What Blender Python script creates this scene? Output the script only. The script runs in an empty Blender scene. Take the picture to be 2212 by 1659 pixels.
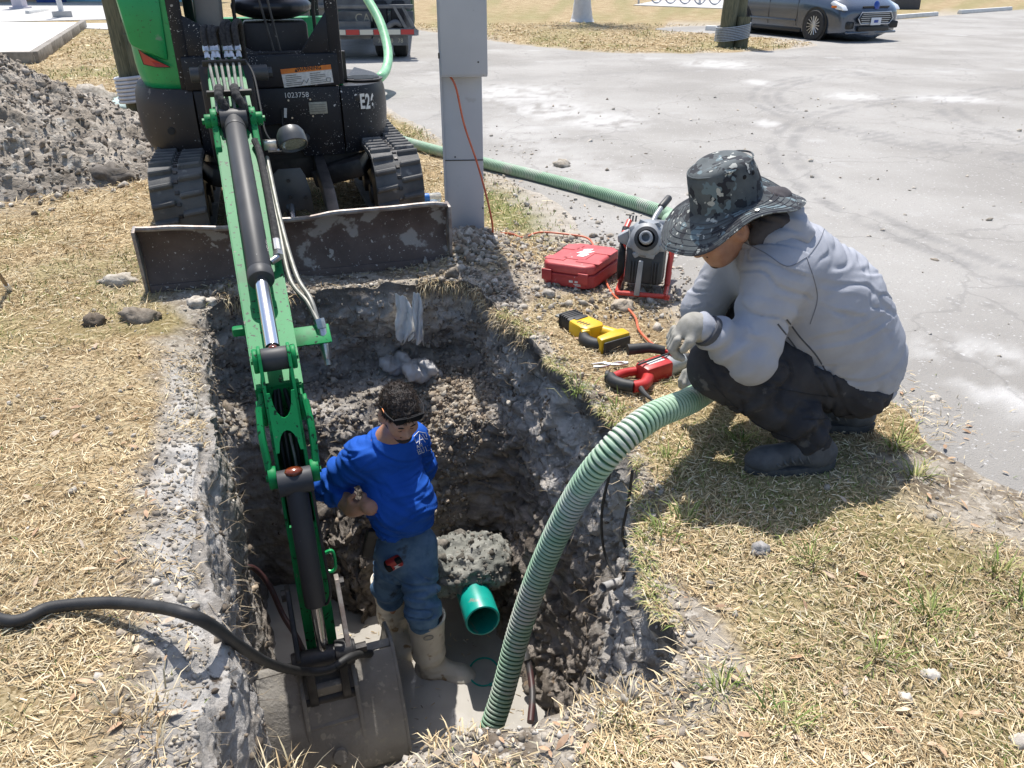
import bpy, bmesh, math, random
import numpy as np
from mathutils import Vector, Matrix, Euler

SC = bpy.context.scene
COL = SC.collection
R = math.radians
rng = np.random.default_rng(7)
random.seed(7)

# ------------------------------------------------------------------ camera
CAM_H, PITCH, FPX = 1.55, R(28.5), 1663.0        # measured from the photograph (its width taken as 2212 px)
cam = bpy.data.cameras.new('camera'); camo = bpy.data.objects.new('camera', cam); COL.objects.link(camo)
cam.sensor_width = 36.0; cam.lens = 36.0 * FPX / 2212.0
cam.clip_start = 0.05; cam.clip_end = 900
camo.location = (0, 0, CAM_H); camo.rotation_euler = (R(90) - PITCH, 0, 0)
SC.camera = camo
# ------------------------------------------------------------------ light
SUN_EL, SUN_AZ = R(65), math.atan2(-0.20, 1.0)   # high sun ahead of the camera, a little to the left
world = bpy.data.worlds.new('World'); SC.world = world; world.use_nodes = True
wn = world.node_tree; wn.nodes.clear()
wo = wn.nodes.new('ShaderNodeOutputWorld'); wb = wn.nodes.new('ShaderNodeBackground'); ws = wn.nodes.new('ShaderNodeTexSky')
ws.sky_type = 'NISHITA'; ws.sun_disc = False; ws.sun_elevation = SUN_EL; ws.sun_rotation = SUN_AZ
ws.air_density = 1.0; ws.dust_density = 1.6; ws.ozone_density = 1.0
wb.inputs['Strength'].default_value = 0.15
wn.links.new(ws.outputs[0], wb.inputs[0]); wn.links.new(wb.outputs[0], wo.inputs[0])
sun = bpy.data.lights.new('sun', 'SUN'); suno = bpy.data.objects.new('sun', sun); COL.objects.link(suno)
sun.energy = 5.0; sun.angle = R(0.5); sun.color = (1.0, 0.955, 0.89)
sd = Vector((math.sin(SUN_AZ) * math.cos(SUN_EL), math.cos(SUN_AZ) * math.cos(SUN_EL), math.sin(SUN_EL)))
suno.rotation_euler = sd.to_track_quat('Z', 'Y').to_euler(); suno.location = (0, 8, 12)
SC.view_settings.view_transform = 'Standard'; SC.view_settings.look = 'None'
SC.view_settings.exposure = 0.34; SC.view_settings.gamma = 1.0; SC.view_settings.use_curve_mapping = False
SC.render.engine = 'CYCLES'
SC.cycles.max_bounces = 8; SC.cycles.diffuse_bounces = 4; SC.cycles.use_denoising = True

# ------------------------------------------------------------------ measuring helpers
cp_, sp_ = math.cos(PITCH), math.sin(PITCH)
def ray(u, v):
    a = (u - 1106) / FPX; b = -(v - 829.5) / FPX
    return Vector((a, cp_ + b * sp_, -sp_ + b * cp_))
def P(u, v, z=0.0):
    r = ray(u, v); t = (z - CAM_H) / r.z
    return Vector((r.x * t, r.y * t, z))
def PY(u, v, y):
    r = ray(u, v); t = y / r.y
    return Vector((r.x * t, y, CAM_H + r.z * t))
def PT(u, v, t):
    r = ray(u, v)
    return Vector((r.x * t, r.y * t, CAM_H + r.z * t))

# ------------------------------------------------------------------ noise
def _h(ix, iy, iz, seed):
    n = (ix * 374761393 + iy * 668265263 + iz * 2147483647 + seed * 974634777) & 0xFFFFFFFF
    n = ((n ^ (n >> 13)) * 1274126177) & 0xFFFFFFFF
    n = n ^ (n >> 16)
    return (n & 0xFFFFFF).astype(np.float64) / 0x7FFFFF - 1.0
def vnoise(x, y, z, seed=0):
    x = np.asarray(x, float); y = np.asarray(y, float); z = np.asarray(z, float) + 0 * x
    xi = np.floor(x).astype(np.int64); yi = np.floor(y).astype(np.int64); zi = np.floor(z).astype(np.int64)
    fx, fy, fz = x - xi, y - yi, z - zi
    fx = fx * fx * fx * (fx * (fx * 6 - 15) + 10); fy = fy * fy * fy * (fy * (fy * 6 - 15) + 10); fz = fz * fz * fz * (fz * (fz * 6 - 15) + 10)
    r = 0
    for a in (0, 1):
        for b in (0, 1):
            for c in (0, 1):
                w = (fx if a else 1 - fx) * (fy if b else 1 - fy) * (fz if c else 1 - fz)
                r = r + w * _h(xi + a, yi + b, zi + c, seed)
    return r
def fbm(x, y, z=0.0, sc=1.0, oct=4, seed=0, gain=0.5, ridged=False):
    r = 0; a = 1.0; t = 0
    for o in range(oct):
        n = vnoise(np.asarray(x) * sc, np.asarray(y) * sc, np.asarray(z) * sc, seed + o * 17)
        r = r + a * ((1 - 2 * np.abs(n)) if ridged else n); t += a
        a *= gain; sc *= 2.03
    return r / t
def smooth(e0, e1, x):
    t = np.clip((np.asarray(x, float) - e0) / (e1 - e0), 0, 1)
    return t * t * (3 - 2 * t)

# ------------------------------------------------------------------ object helpers
OFF = {}
def raw(name, V, F, mat=None, parent=None, smooth_=False):
    """V in world coordinates; stored relative to the parent's base point"""
    me = bpy.data.meshes.new(name)
    off = OFF.get(parent.name, Vector((0, 0, 0))) if parent else Vector((0, 0, 0))
    V = np.asarray(V, float).reshape(-1, 3) - np.array(off)
    if isinstance(F, np.ndarray):
        k = F.shape[1]; n = len(F)
        me.vertices.add(len(V)); me.vertices.foreach_set('co', V.astype(np.float32).ravel())
        me.loops.add(n * k); me.loops.foreach_set('vertex_index', F.astype(np.int32).ravel())
        me.polygons.add(n); me.polygons.foreach_set('loop_start', np.arange(0, n * k, k, dtype=np.int32))
        me.polygons.foreach_set('loop_total', np.full(n, k, np.int32))
        me.update(calc_edges=True); me.validate()
    else:
        me.from_pydata([tuple(v) for v in V], [], F); me.update()
    if smooth_:
        me.polygons.foreach_set('use_smooth', np.ones(len(me.polygons), bool))
    return link(name, me, mat, parent)
def link(name, me, mat=None, parent=None):
    o = bpy.data.objects.new(name, me); COL.objects.link(o)
    if mat: me.materials.append(mat if not isinstance(mat, str) else M[mat])
    if parent:
        o.parent = parent; OFF[o.name] = OFF.get(parent.name, Vector((0, 0, 0))).copy()
    return o
def tag(o, label=None, cat=None, group=None, kind=None):
    if label: o['label'] = label
    if cat: o['category'] = cat
    if group: o['group'] = group
    if kind: o['kind'] = kind
    return o
def thing(name, loc, label, cat, group=None):
    o = bpy.data.objects.new(name, None); COL.objects.link(o)
    o.location = loc; o.empty_display_size = 0.05; OFF[o.name] = Vector(loc)
    return tag(o, label, cat, group)
def point_attr(me, name, arr):
    a = me.attributes.new(name, 'FLOAT', 'POINT'); a.data.foreach_set('value', np.asarray(arr, np.float32))
def col_attr(me, name, arr):
    a = me.attributes.new(name, 'FLOAT_COLOR', 'POINT')
    arr = np.asarray(arr, np.float32)
    if arr.shape[1] == 3: arr = np.hstack([arr, np.ones((len(arr), 1), np.float32)])
    a.data.foreach_set('color', arr.ravel())

class MB:
    """collects shapes into one mesh; xf maps local to world"""
    def __init__(s, xf=None): s.bm = bmesh.new(); s.xf = xf or Matrix.Identity(4)
    def box(s, c, d, rot=None, bev=0.0, seg=2):
        b = bmesh.new(); bmesh.ops.create_cube(b, size=1.0)
        bmesh.ops.scale(b, vec=d, verts=b.verts)
        if bev > 0: bmesh.ops.bevel(b, geom=b.edges[:] , offset=bev, segments=seg, affect='EDGES', profile=0.5)
        m = Matrix.Translation(c) @ ((Euler(rot).to_matrix().to_4x4()) if rot is not None else Matrix.Identity(4))
        return s._add(b, m)
    def _add(s, b, m=None):
        if m is not None: bmesh.ops.transform(b, matrix=m, verts=b.verts)
        me = bpy.data.meshes.new('tmp'); b.to_mesh(me); b.free(); s.bm.from_mesh(me); bpy.data.meshes.remove(me); return s
    def prism(s, pts, a, b_, plane='xz', bev=0.0, seg=2):
        """polygon pts (2D) extruded from a to b_ along the third axis"""
        b = bmesh.new()
        def mk(p, w):
            return {'xz': (p[0], w, p[1]), 'xy': (p[0], p[1], w), 'yz': (w, p[0], p[1])}[plane]
        v0 = [b.verts.new(mk(p, a)) for p in pts]; v1 = [b.verts.new(mk(p, b_)) for p in pts]
        n = len(pts); b.faces.new(v0); b.faces.new(v1[::-1])
        for i in range(n): b.faces.new((v0[i], v1[i], v1[(i + 1) % n], v0[(i + 1) % n]))
        bmesh.ops.recalc_face_normals(b, faces=b.faces)
        if bev > 0: bmesh.ops.bevel(b, geom=b.edges[:], offset=bev, segments=seg, affect='EDGES', profile=0.5, clamp_overlap=True)
        return s._add(b)
    def cyl(s, p0, p1, r0, r1=None, n=16, caps=True, bev=0.0):
        r1 = r0 if r1 is None else r1
        p0, p1 = Vector(p0), Vector(p1); d = p1 - p0
        b = bmesh.new(); bmesh.ops.create_cone(b, cap_ends=caps, segments=n, radius1=r0, radius2=r1, depth=d.length)
        if bev > 0:
            es = [e for e in b.edges if len(e.link_faces) == 2 and any(len(f.verts) > 4 for f in e.link_faces)]
            bmesh.ops.bevel(b, geom=es, offset=bev, segments=2, affect='EDGES', profile=0.5)
        m = Matrix.Translation((p0 + p1) / 2) @ d.to_track_quat('Z', 'Y').to_matrix().to_4x4()
        return s._add(b, m)
    def lathe(s, prof, p0, axis, n=24, up=None):
        """prof: (radius, along) pairs about axis from p0"""
        q = Vector(axis).normalized().to_track_quat('Z', 'Y').to_matrix().to_4x4()
        m = Matrix.Translation(p0) @ q; b = bmesh.new(); rows = []
        for r, h in prof:
            if r < 1e-6: rows.append([b.verts.new((0, 0, h))])
            else: rows.append([b.verts.new((r * math.cos(2 * math.pi * i / n), r * math.sin(2 * math.pi * i / n), h)) for i in range(n)])
        for A, B in zip(rows, rows[1:]):
            for i in range(n):
                j = (i + 1) % n
                if len(A) == 1 and len(B) == 1: continue
                if len(A) == 1: b.faces.new((A[0], B[i], B[j]))
                elif len(B) == 1: b.faces.new((A[i], B[0], A[j]))
                else: b.faces.new((A[i], B[i], B[j], A[j]))
        bmesh.ops.recalc_face_normals(b, faces=b.faces)
        return s._add(b, m)
    def tube(s, pts, r, n=10, caps=True, closed=False):
        V, F = tube_arrays(pts, r, n, caps, closed)
        b = bmesh.new(); vs = [b.verts.new(v) for v in V]
        for f in F:
            try: b.faces.new([vs[i] for i in f])
            except ValueError: pass
        return s._add(b)
    def ico(s, c, r, sub=2, sc=(1, 1, 1), rot=None):
        b = bmesh.new(); bmesh.ops.create_icosphere(b, subdivisions=sub, radius=r)
        bmesh.ops.scale(b, vec=sc, verts=b.verts)
        m = Matrix.Translation(c) @ ((Euler(rot).to_matrix().to_4x4()) if rot is not None else Matrix.Identity(4))
        return s._add(b, m)
    def mesh(s, V, F):
        b = bmesh.new(); vs = [b.verts.new(v) for v in V]
        for f in F:
            try: b.faces.new([vs[i] for i in f])
            except ValueError: pass
        return s._add(b)
    def build(s, name, mat=None, parent=None, sm=35):
        off = OFF.get(parent.name, Vector((0, 0, 0))) if parent else Vector((0, 0, 0))
        bmesh.ops.transform(s.bm, matrix=Matrix.Translation(-off) @ s.xf, verts=s.bm.verts)
        if s.xf.determinant() < 0: bmesh.ops.reverse_faces(s.bm, faces=s.bm.faces)
        me = bpy.data.meshes.new(name)
        if sm:
            for f in s.bm.faces: f.smooth = True
            lim = R(sm)
            for e in s.bm.edges:
                if len(e.link_faces) == 2 and e.calc_face_angle(0) > lim: e.smooth = False
        s.bm.to_mesh(me); s.bm.free()
        return link(name, me, mat, parent)

def catmull(pts, m=12, closed=False):
    p = [np.array(q, float) for q in pts]; n = len(p); out = []
    rngs = range(n) if closed else range(n - 1)
    for i in rngs:
        if closed: a, b, c, d = p[(i - 1) % n], p[i], p[(i + 1) % n], p[(i + 2) % n]
        else:
            b, c = p[i], p[i + 1]; a = p[i - 1] if i > 0 else 2 * b - c; d = p[i + 2] if i + 2 < n else 2 * c - b
        for k in range(m):
            t = k / m
            out.append(0.5 * (2 * b + (c - a) * t + (2 * a - 5 * b + 4 * c - d) * t * t + (3 * b - a - 3 * c + d) * t ** 3))
    if not closed: out.append(p[-1])
    return np.array(out)
def frames(pts):
    pts = np.asarray(pts, float); n = len(pts)
    T = np.gradient(pts, axis=0); T /= np.linalg.norm(T, axis=1)[:, None] + 1e-12
    u = np.cross(T[0], (0, 0, 1.0))
    if np.linalg.norm(u) < 1e-3: u = np.cross(T[0], (1.0, 0, 0))
    u /= np.linalg.norm(u); U = [u]
    for i in range(1, n):
        u = U[-1] - T[i] * np.dot(U[-1], T[i]); u /= np.linalg.norm(u) + 1e-12; U.append(u)
    U = np.array(U); return T, U, np.cross(T, U)
def resample(pts, step):
    pts = np.asarray(pts, float); d = np.r_[0, np.cumsum(np.linalg.norm(np.diff(pts, axis=0), axis=1))]
    n = max(2, int(d[-1] / step) + 1); s = np.linspace(0, d[-1], n)
    return np.stack([np.interp(s, d, pts[:, k]) for k in range(3)], 1)
def tube_arrays(pts, r, n=10, caps=True, closed=False):
    pts = np.asarray(pts, float); T, U, W = frames(pts); m = len(pts)
    rr = np.full(m, r) if np.isscalar(r) else np.asarray(r, float)
    a = np.linspace(0, 2 * math.pi, n, endpoint=False)
    V = pts[:, None, :] + rr[:, None, None] * (np.cos(a)[None, :, None] * U[:, None, :] + np.sin(a)[None, :, None] * W[:, None, :])
    V = V.reshape(-1, 3); F = []
    for i in range(m - 1 + (1 if closed else 0)):
        i2 = (i + 1) % m
        for j in range(n):
            k = (j + 1) % n
            F.append((i * n + j, i * n + k, i2 * n + k, i2 * n + j))
    if caps and not closed:
        F.append(tuple(range(n))[::-1]); F.append(tuple((m - 1) * n + j for j in range(n)))
    return [tuple(v) for v in V], F

# ------------------------------------------------------------------ implicit surfaces (for bodies, cloth, rocks)
def smin(a, b, k):
    h = np.maximum(k - np.abs(a - b), 0) / k
    return np.minimum(a, b) - h * h * k * 0.25
def d_cone(Q, a, b, ra, rb):
    a = np.array(a, float); b = np.array(b, float); ba = b - a
    t = np.clip(((Q - a) @ ba) / (ba @ ba), 0, 1)
    return np.linalg.norm(Q - a - t[:, None] * ba, axis=1) - (ra + (rb - ra) * t)
def d_ell(Q, c, rad, rot=None):
    q = Q - np.array(c, float)
    if rot is not None: q = q @ np.array(rot)
    r = np.array(rad, float); k0 = np.linalg.norm(q / r, axis=1); k1 = np.linalg.norm(q / (r * r), axis=1)
    return k0 * (k0 - 1.0) / np.maximum(k1, 1e-9)
def rotm(x=0, y=0, z=0):
    return np.array(Euler((R(x), R(y), R(z)), 'XYZ').to_matrix())
def isosurface(prims, res, k=0.04, pad=0.04, post=None, cut=None):
    lo = np.array([1e9] * 3); hi = -lo
    for p in prims:
        if p[0] == 'c':
            for q, r in ((p[1], p[3]), (p[2], p[4])): lo = np.minimum(lo, np.array(q) - r); hi = np.maximum(hi, np.array(q) + r)
        else:
            m = max(p[2]); lo = np.minimum(lo, np.array(p[1]) - m); hi = np.maximum(hi, np.array(p[1]) + m)
    lo -= pad; hi += pad
    n = np.ceil((hi - lo) / res).astype(int) + 1
    ax = [lo[i] + res * np.arange(n[i]) for i in range(3)]
    G = np.stack(np.meshgrid(*ax, indexing='ij'), -1).reshape(-1, 3)
    D = np.full(len(G), 10.0)
    for p in prims:
        kk = p[5] if p[0] == 'c' and len(p) > 5 else (p[4] if p[0] == 'e' and len(p) > 4 else k)
        if p[0] == 'c':
            l2 = np.minimum(np.array(p[1]) - p[3], np.array(p[2]) - p[4]); h2 = np.maximum(np.array(p[1]) + p[3], np.array(p[2]) + p[4])
        else:
            m = max(p[2]); l2 = np.array(p[1]) - m; h2 = np.array(p[1]) + m
        mg = abs(kk) + 3 * res
        idx = np.nonzero(np.all((G > l2 - mg) & (G < h2 + mg), axis=1))[0]
        if len(idx) == 0: continue
        Q = G[idx]
        d = d_cone(Q, p[1], p[2], p[3], p[4]) if p[0] == 'c' else d_ell(Q, p[1], p[2], p[3] if len(p) > 3 else None)
        if kk < 0:
            D[idx] = -smin(-D[idx], d, -kk)
        else: D[idx] = smin(D[idx], d, kk)
    if post is not None: D = post(G, D)
    if cut is not None: D = np.maximum(D, cut(G))
    return surfnet(D.reshape(n), lo, res)
def surfnet(D, lo, res):
    ins = D < 0; n = D.shape
    c = np.zeros([s - 1 for s in n], int)
    for a in (0, 1):
        for b in (0, 1):
            for d in (0, 1): c += ins[a:n[0] - 1 + a, b:n[1] - 1 + b, d:n[2] - 1 + d]
    act = (c > 0) & (c < 8)
    cells = np.argwhere(act); ids = np.full(act.shape, -1, np.int64); ids[act] = np.arange(len(cells))
    acc = np.zeros((len(cells), 3)); cnt = np.zeros(len(cells))
    cor = [(a, b, d) for a in (0, 1) for b in (0, 1) for d in (0, 1)]
    val = {q: D[cells[:, 0] + q[0], cells[:, 1] + q[1], cells[:, 2] + q[2]] for q in cor}
    for q in cor:
        for axn in range(3):
            if q[axn]: continue
            q2 = tuple(1 if i == axn else q[i] for i in range(3))
            v0, v1 = val[q], val[q2]; m = (v0 < 0) != (v1 < 0)
            t = np.where(m, v0 / (v0 - v1 + 1e-12), 0)
            p = np.array(q, float)[None, :].repeat(len(cells), 0); p[:, axn] += t
            acc += p * m[:, None]; cnt += m
    V = lo + res * (cells + acc / cnt[:, None]); F = []
    for axn in range(3):
        o = [i for i in range(3) if i != axn]
        sl0 = [slice(None)] * 3; sl1 = [slice(None)] * 3
        sl0[axn] = slice(0, n[axn] - 1); sl1[axn] = slice(1, n[axn])
        A = ins[tuple(sl0)]; B = ins[tuple(sl1)]
        e = np.argwhere(A != B)
        e = e[(e[:, o[0]] > 0) & (e[:, o[1]] > 0) & (e[:, o[0]] < n[o[0]] - 1) & (e[:, o[1]] < n[o[1]] - 1)]
        fl = A[e[:, 0], e[:, 1], e[:, 2]]
        def cid(d0, d1):
            q = e.copy(); q[:, o[0]] -= d0; q[:, o[1]] -= d1
            return ids[q[:, 0], q[:, 1], q[:, 2]]
        q = np.stack([cid(0, 0), cid(1, 0), cid(1, 1), cid(0, 1)], 1)
        flip = fl if axn != 1 else ~fl
        q[~flip] = q[~flip][:, ::-1]
        F.append(q)
    F = np.concatenate(F); F = F[(F >= 0).all(1)]
    return V, F
def relax(V, F, it=2, f=0.5):
    for _ in range(it):
        S = np.zeros_like(V); C = np.zeros(len(V))
        for a in range(F.shape[1]):
            b = (a + 1) % F.shape[1]
            np.add.at(S, F[:, a], V[F[:, b]]); np.add.at(C, F[:, a], 1); np.add.at(S, F[:, b], V[F[:, a]]); np.add.at(C, F[:, b], 1)
        V = V + f * (S / np.maximum(C, 1)[:, None] - V)
    return V
def vnormals(V, F):
    N = np.zeros_like(V); n = np.cross(V[F[:, 2]] - V[F[:, 0]], V[F[:, 3 % F.shape[1]]] - V[F[:, 1]]) if F.shape[1] == 4 else np.cross(V[F[:, 1]] - V[F[:, 0]], V[F[:, 2]] - V[F[:, 0]])
    for a in range(F.shape[1]): np.add.at(N, F[:, a], n)
    return N / (np.linalg.norm(N, axis=1)[:, None] + 1e-12)

# ------------------------------------------------------------------ materials
M = {}
def mat(name, c1, c2=None, scale=6, rough=0.6, metal=0.0, bump=0.0, bscale=60, spots=(), coat=0.0, spec=0.5, attr=None, detail=4, mix=(0.35, 0.65), sss=0.0, alpha=1.0, trans=0.0, stretch=None):
    m = bpy.data.materials.new(name); m.use_nodes = True; nt = m.node_tree; N, L = nt.nodes, nt.links
    b = N['Principled BSDF']; geo = N.new('ShaderNodeNewGeometry'); pos = geo.outputs['Position']
    if stretch:
        mp = N.new('ShaderNodeMapping'); mp.inputs['Scale'].default_value = stretch; L.new(pos, mp.inputs[0]); pos = mp.outputs[0]
    def noise(s, d=4, r=0.55):
        t = N.new('ShaderNodeTexNoise'); t.inputs['Scale'].default_value = s; t.inputs['Detail'].default_value = d; t.inputs['Roughness'].default_value = r
        L.new(pos, t.inputs['Vector']); return t.outputs['Fac']
    def ramp(f, a, c):
        r = N.new('ShaderNodeMapRange'); r.inputs[1].default_value = a; r.inputs[2].default_value = c; r.interpolation_type = 'SMOOTHSTEP'; L.new(f, r.inputs[0]); return r.outputs[0]
    def mixc(f, A, B, mode='MIX'):
        x = N.new('ShaderNodeMix'); x.data_type = 'RGBA'; x.blend_type = mode
        for i, q in ((0, f), (6, A), (7, B)):
            if hasattr(q, 'is_linked'): L.new(q, x.inputs[i])
            else: x.inputs[i].default_value = q if i == 0 else (q[0], q[1], q[2], 1)
        return x.outputs[2]
    col = (c1[0], c1[1], c1[2])
    if c2 is not None: col = mixc(ramp(noise(scale, detail), *mix), c1, c2)
    for sp in spots:
        c, s, th, sf = sp[:4]
        fac = ramp(noise(s, sp[4] if len(sp) > 4 else 3), th, th + sf)
        if len(sp) > 5:
            mu = N.new('ShaderNodeMath'); mu.operation = 'MULTIPLY'; L.new(fac, mu.inputs[0]); L.new(ramp(noise(sp[5], 3), .47, .62), mu.inputs[1]); fac = mu.outputs[0]
        col = mixc(fac, col, c)
    if attr:
        a = N.new('ShaderNodeAttribute'); a.attribute_name = attr
        col = mixc(1.0, a.outputs['Color'], col if hasattr(col, 'is_linked') else col, 'MULTIPLY')
    if hasattr(col, 'is_linked'): L.new(col, b.inputs['Base Color'])
    else: b.inputs['Base Color'].default_value = (*col, 1)
    b.inputs['Roughness'].default_value = rough; b.inputs['Metallic'].default_value = metal
    b.inputs['Specular IOR Level'].default_value = spec; b.inputs['Coat Weight'].default_value = coat; b.inputs['Coat Roughness'].default_value = 0.08
    b.inputs['Alpha'].default_value = alpha; b.inputs['Transmission Weight'].default_value = trans
    if sss: b.inputs['Subsurface Weight'].default_value = sss; b.inputs['Subsurface Radius'].default_value = (0.012, 0.005, 0.003)
    if bump:
        bp = N.new('ShaderNodeBump'); bp.inputs['Strength'].default_value = 1.0; bp.inputs['Distance'].default_value = bump
        L.new(noise(bscale, 5, 0.6), bp.inputs['Height']); L.new(bp.outputs[0], b.inputs['Normal'])
    M[name] = m; return m
def sock(m): return m.node_tree.nodes, m.node_tree.links, m.node_tree.nodes['Principled BSDF']
# ================================================================== MATERIALS FOR THE SETTING
def ground_mat():
    m = bpy.data.materials.new('lawn_soil'); m.use_nodes = True; N, L, b = sock(m)
    pos = N.new('ShaderNodeNewGeometry').outputs['Position']
    def noise(s, d=4, r=0.55):
        t = N.new('ShaderNodeTexNoise'); t.inputs['Scale'].default_value = s; t.inputs['Detail'].default_value = d; t.inputs['Roughness'].default_value = r
        L.new(pos, t.inputs['Vector']); return t.outputs['Fac']
    def at(n):
        a = N.new('ShaderNodeAttribute'); a.attribute_name = n; return a.outputs['Fac']
    def rg(f, a, c):
        r = N.new('ShaderNodeMapRange'); r.inputs[1].default_value = a; r.inputs[2].default_value = c; r.interpolation_type = 'SMOOTHSTEP'; L.new(f, r.inputs[0]); return r.outputs[0]
    def mx(f, A, B):
        x = N.new('ShaderNodeMix'); x.data_type = 'RGBA'
        for i, q in ((0, f), (6, A), (7, B)):
            if hasattr(q, 'is_linked'): L.new(q, x.inputs[i])
            else: x.inputs[i].default_value = q if i == 0 else (*q, 1)
        return x.outputs[2]
    straw = mx(rg(noise(2.2, 6, 0.65), .38, .62), (.31, .225, .125), (.48, .385, .24))
    straw = mx(rg(noise(70, 3), .45, .62), straw, (.17, .12, .06))
    straw = mx(rg(noise(24, 4, .7), .56, .66), straw, (.55, .46, .28))
    grn = mx(rg(noise(40, 4), .4, .62), (.14, .15, .055), (.27, .25, .11))
    lawn = mx(at('green'), straw, grn)
    soil = mx(rg(noise(5, 5, .6), .38, .6), (.15, .12, .09), (.36, .32, .265))
    soil = mx(rg(noise(38, 4, .65), .50, .64), soil, (.47, .43, .37))
    soil = mx(rg(noise(13, 5, .65), .56, .66), soil, (.075, .062, .05))
    dust = mx(rg(noise(9, 5, .65), .35, .65), (.33, .295, .25), (.44, .405, .355))
    c = mx(at('dirt'), lawn, soil); c = mx(at('dust'), c, dust)
    pale = mx(rg(noise(7, 6, .65), .36, .66), (.30, .285, .265), (.54, .525, .50)); c = mx(at('pale'), c, pale)
    L.new(c, b.inputs['Base Color']); b.inputs['Roughness'].default_value = .95; b.inputs['Specular IOR Level'].default_value = .15
    bp = N.new('ShaderNodeBump'); bp.inputs['Distance'].default_value = .012
    L.new(noise(55, 6, .7), bp.inputs['Height']); L.new(bp.outputs[0], b.inputs['Normal'])
    M['lawn_soil'] = m
ground_mat()
def trench_mat():
    m = bpy.data.materials.new('trench_soil'); m.use_nodes = True; N, L, b = sock(m)
    pos = N.new('ShaderNodeNewGeometry').outputs['Position']
    def noise(s, d=4, r=0.55, v=None):
        t = N.new('ShaderNodeTexNoise'); t.inputs['Scale'].default_value = s; t.inputs['Detail'].default_value = d; t.inputs['Roughness'].default_value = r
        L.new(v or pos, t.inputs['Vector']); return t.outputs['Fac']
    def at(n):
        a = N.new('ShaderNodeAttribute'); a.attribute_name = n; return a.outputs['Fac']
    def rg(f, a, c):
        r = N.new('ShaderNodeMapRange'); r.inputs[1].default_value = a; r.inputs[2].default_value = c; r.interpolation_type = 'SMOOTHSTEP'; L.new(f, r.inputs[0]); return r.outputs[0]
    def mx(f, A, B):
        x = N.new('ShaderNodeMix'); x.data_type = 'RGBA'
        for i, q in ((0, f), (6, A), (7, B)):
            if hasattr(q, 'is_linked'): L.new(q, x.inputs[i])
            else: x.inputs[i].default_value = q if i == 0 else (*q, 1)
        return x.outputs[2]
    mp = N.new('ShaderNodeMapping'); mp.inputs['Scale'].default_value = (1, 1, 2.6); L.new(pos, mp.inputs[0]); lay = mp.outputs[0]
    marl = mx(rg(noise(4, 6, .65, lay), .36, .64), (.27, .245, .215), (.57, .54, .50))
    marl = mx(rg(noise(11, 5, .65), .58, .68), marl, (.085, .065, .048))
    marl = mx(rg(noise(30, 4, .6), .58, .68), marl, (.62, .59, .55))
    wet = mx(rg(noise(6, 6, .65, lay), .36, .64), (.135, .115, .096), (.34, .30, .26))
    wet = mx(rg(noise(14, 5, .65), .60, .70), wet, (.34, .25, .17))
    rub = mx(rg(noise(9, 6, .65), .36, .62), (.25, .20, .15), (.47, .41, .33))
    c = mx(at('wet'), marl, wet); c = mx(at('top'), c, (.06, .05, .04)); c = mx(at('rubble'), c, rub)
    L.new(c, b.inputs['Base Color']); b.inputs['Roughness'].default_value = .92; b.inputs['Specular IOR Level'].default_value = .2
    bp = N.new('ShaderNodeBump'); bp.inputs['Distance'].default_value = .022
    L.new(noise(38, 8, .72), bp.inputs['Height']); L.new(bp.outputs[0], b.inputs['Normal'])
    M['trench_soil'] = m
trench_mat()

# ================================================================== GROUND AND TRENCH
RIM_PX = [(450, 660), (500, 640), (620, 632), (760, 620), (900, 605), (1000, 602), (1045, 622), (1070, 670), (1130, 720), (1190, 785), (1270, 860),
          (1350, 940), (1378, 1030), (1385, 1110), (1395, 1200), (1410, 1300), (1465, 1380), (1455, 1440), (1380, 1490), (1300, 1512), (1200, 1530), (1100, 1568),
          (1040, 1572), (960, 1596), (890, 1625), (800, 1662), (690, 1678), (600, 1692), (500, 1705), (440, 1650), (425, 1540), (430, 1450), (415, 1300), (408, 1150), (415, 1000), (425, 900), (415, 790), (425, 710)]
RIM0 = np.array([P(u, v)[:2] for u, v in RIM_PX])
_r3 = catmull([(x, y, 0) for x, y in RIM0], 24, closed=True)
_d = np.r_[0, np.cumsum(np.linalg.norm(np.diff(np.vstack([_r3, _r3[:1]]), axis=0), axis=1))]
NT = 1150
_s = np.linspace(0, _d[-1], NT, endpoint=False)
RIM = np.stack([np.interp(_s, _d, np.r_[_r3[:, k], _r3[0, k]]) for k in (0, 1)], 1)
_cs = np.cos(2 * np.pi * _s / _d[-1]) * 1.3; _sn = np.sin(2 * np.pi * _s / _d[-1]) * 1.3
AXA, AXB = np.array([-.80, 3.0]), np.array([-.22, 1.75])
_ab = AXB - AXA
_t = np.clip(((RIM - AXA) @ _ab) / (_ab @ _ab), 0, 1); AXP = AXA + _t[:, None] * _ab
INW = AXP - RIM; INL = np.linalg.norm(INW, axis=1); INW = INW / INL[:, None]
_k = np.ones(41) / 41
for q in (0, 1): INW[:, q] = np.convolve(np.r_[INW[-20:, q], INW[:, q], INW[:20, q]], _k, 'valid')
INW /= np.linalg.norm(INW, axis=1)[:, None]
RIM = RIM + INW * (.035 * fbm(_cs, _sn, 0, 5, 4, 3))[:, None]          # ragged lip
POLY = RIM[::5]
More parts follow.
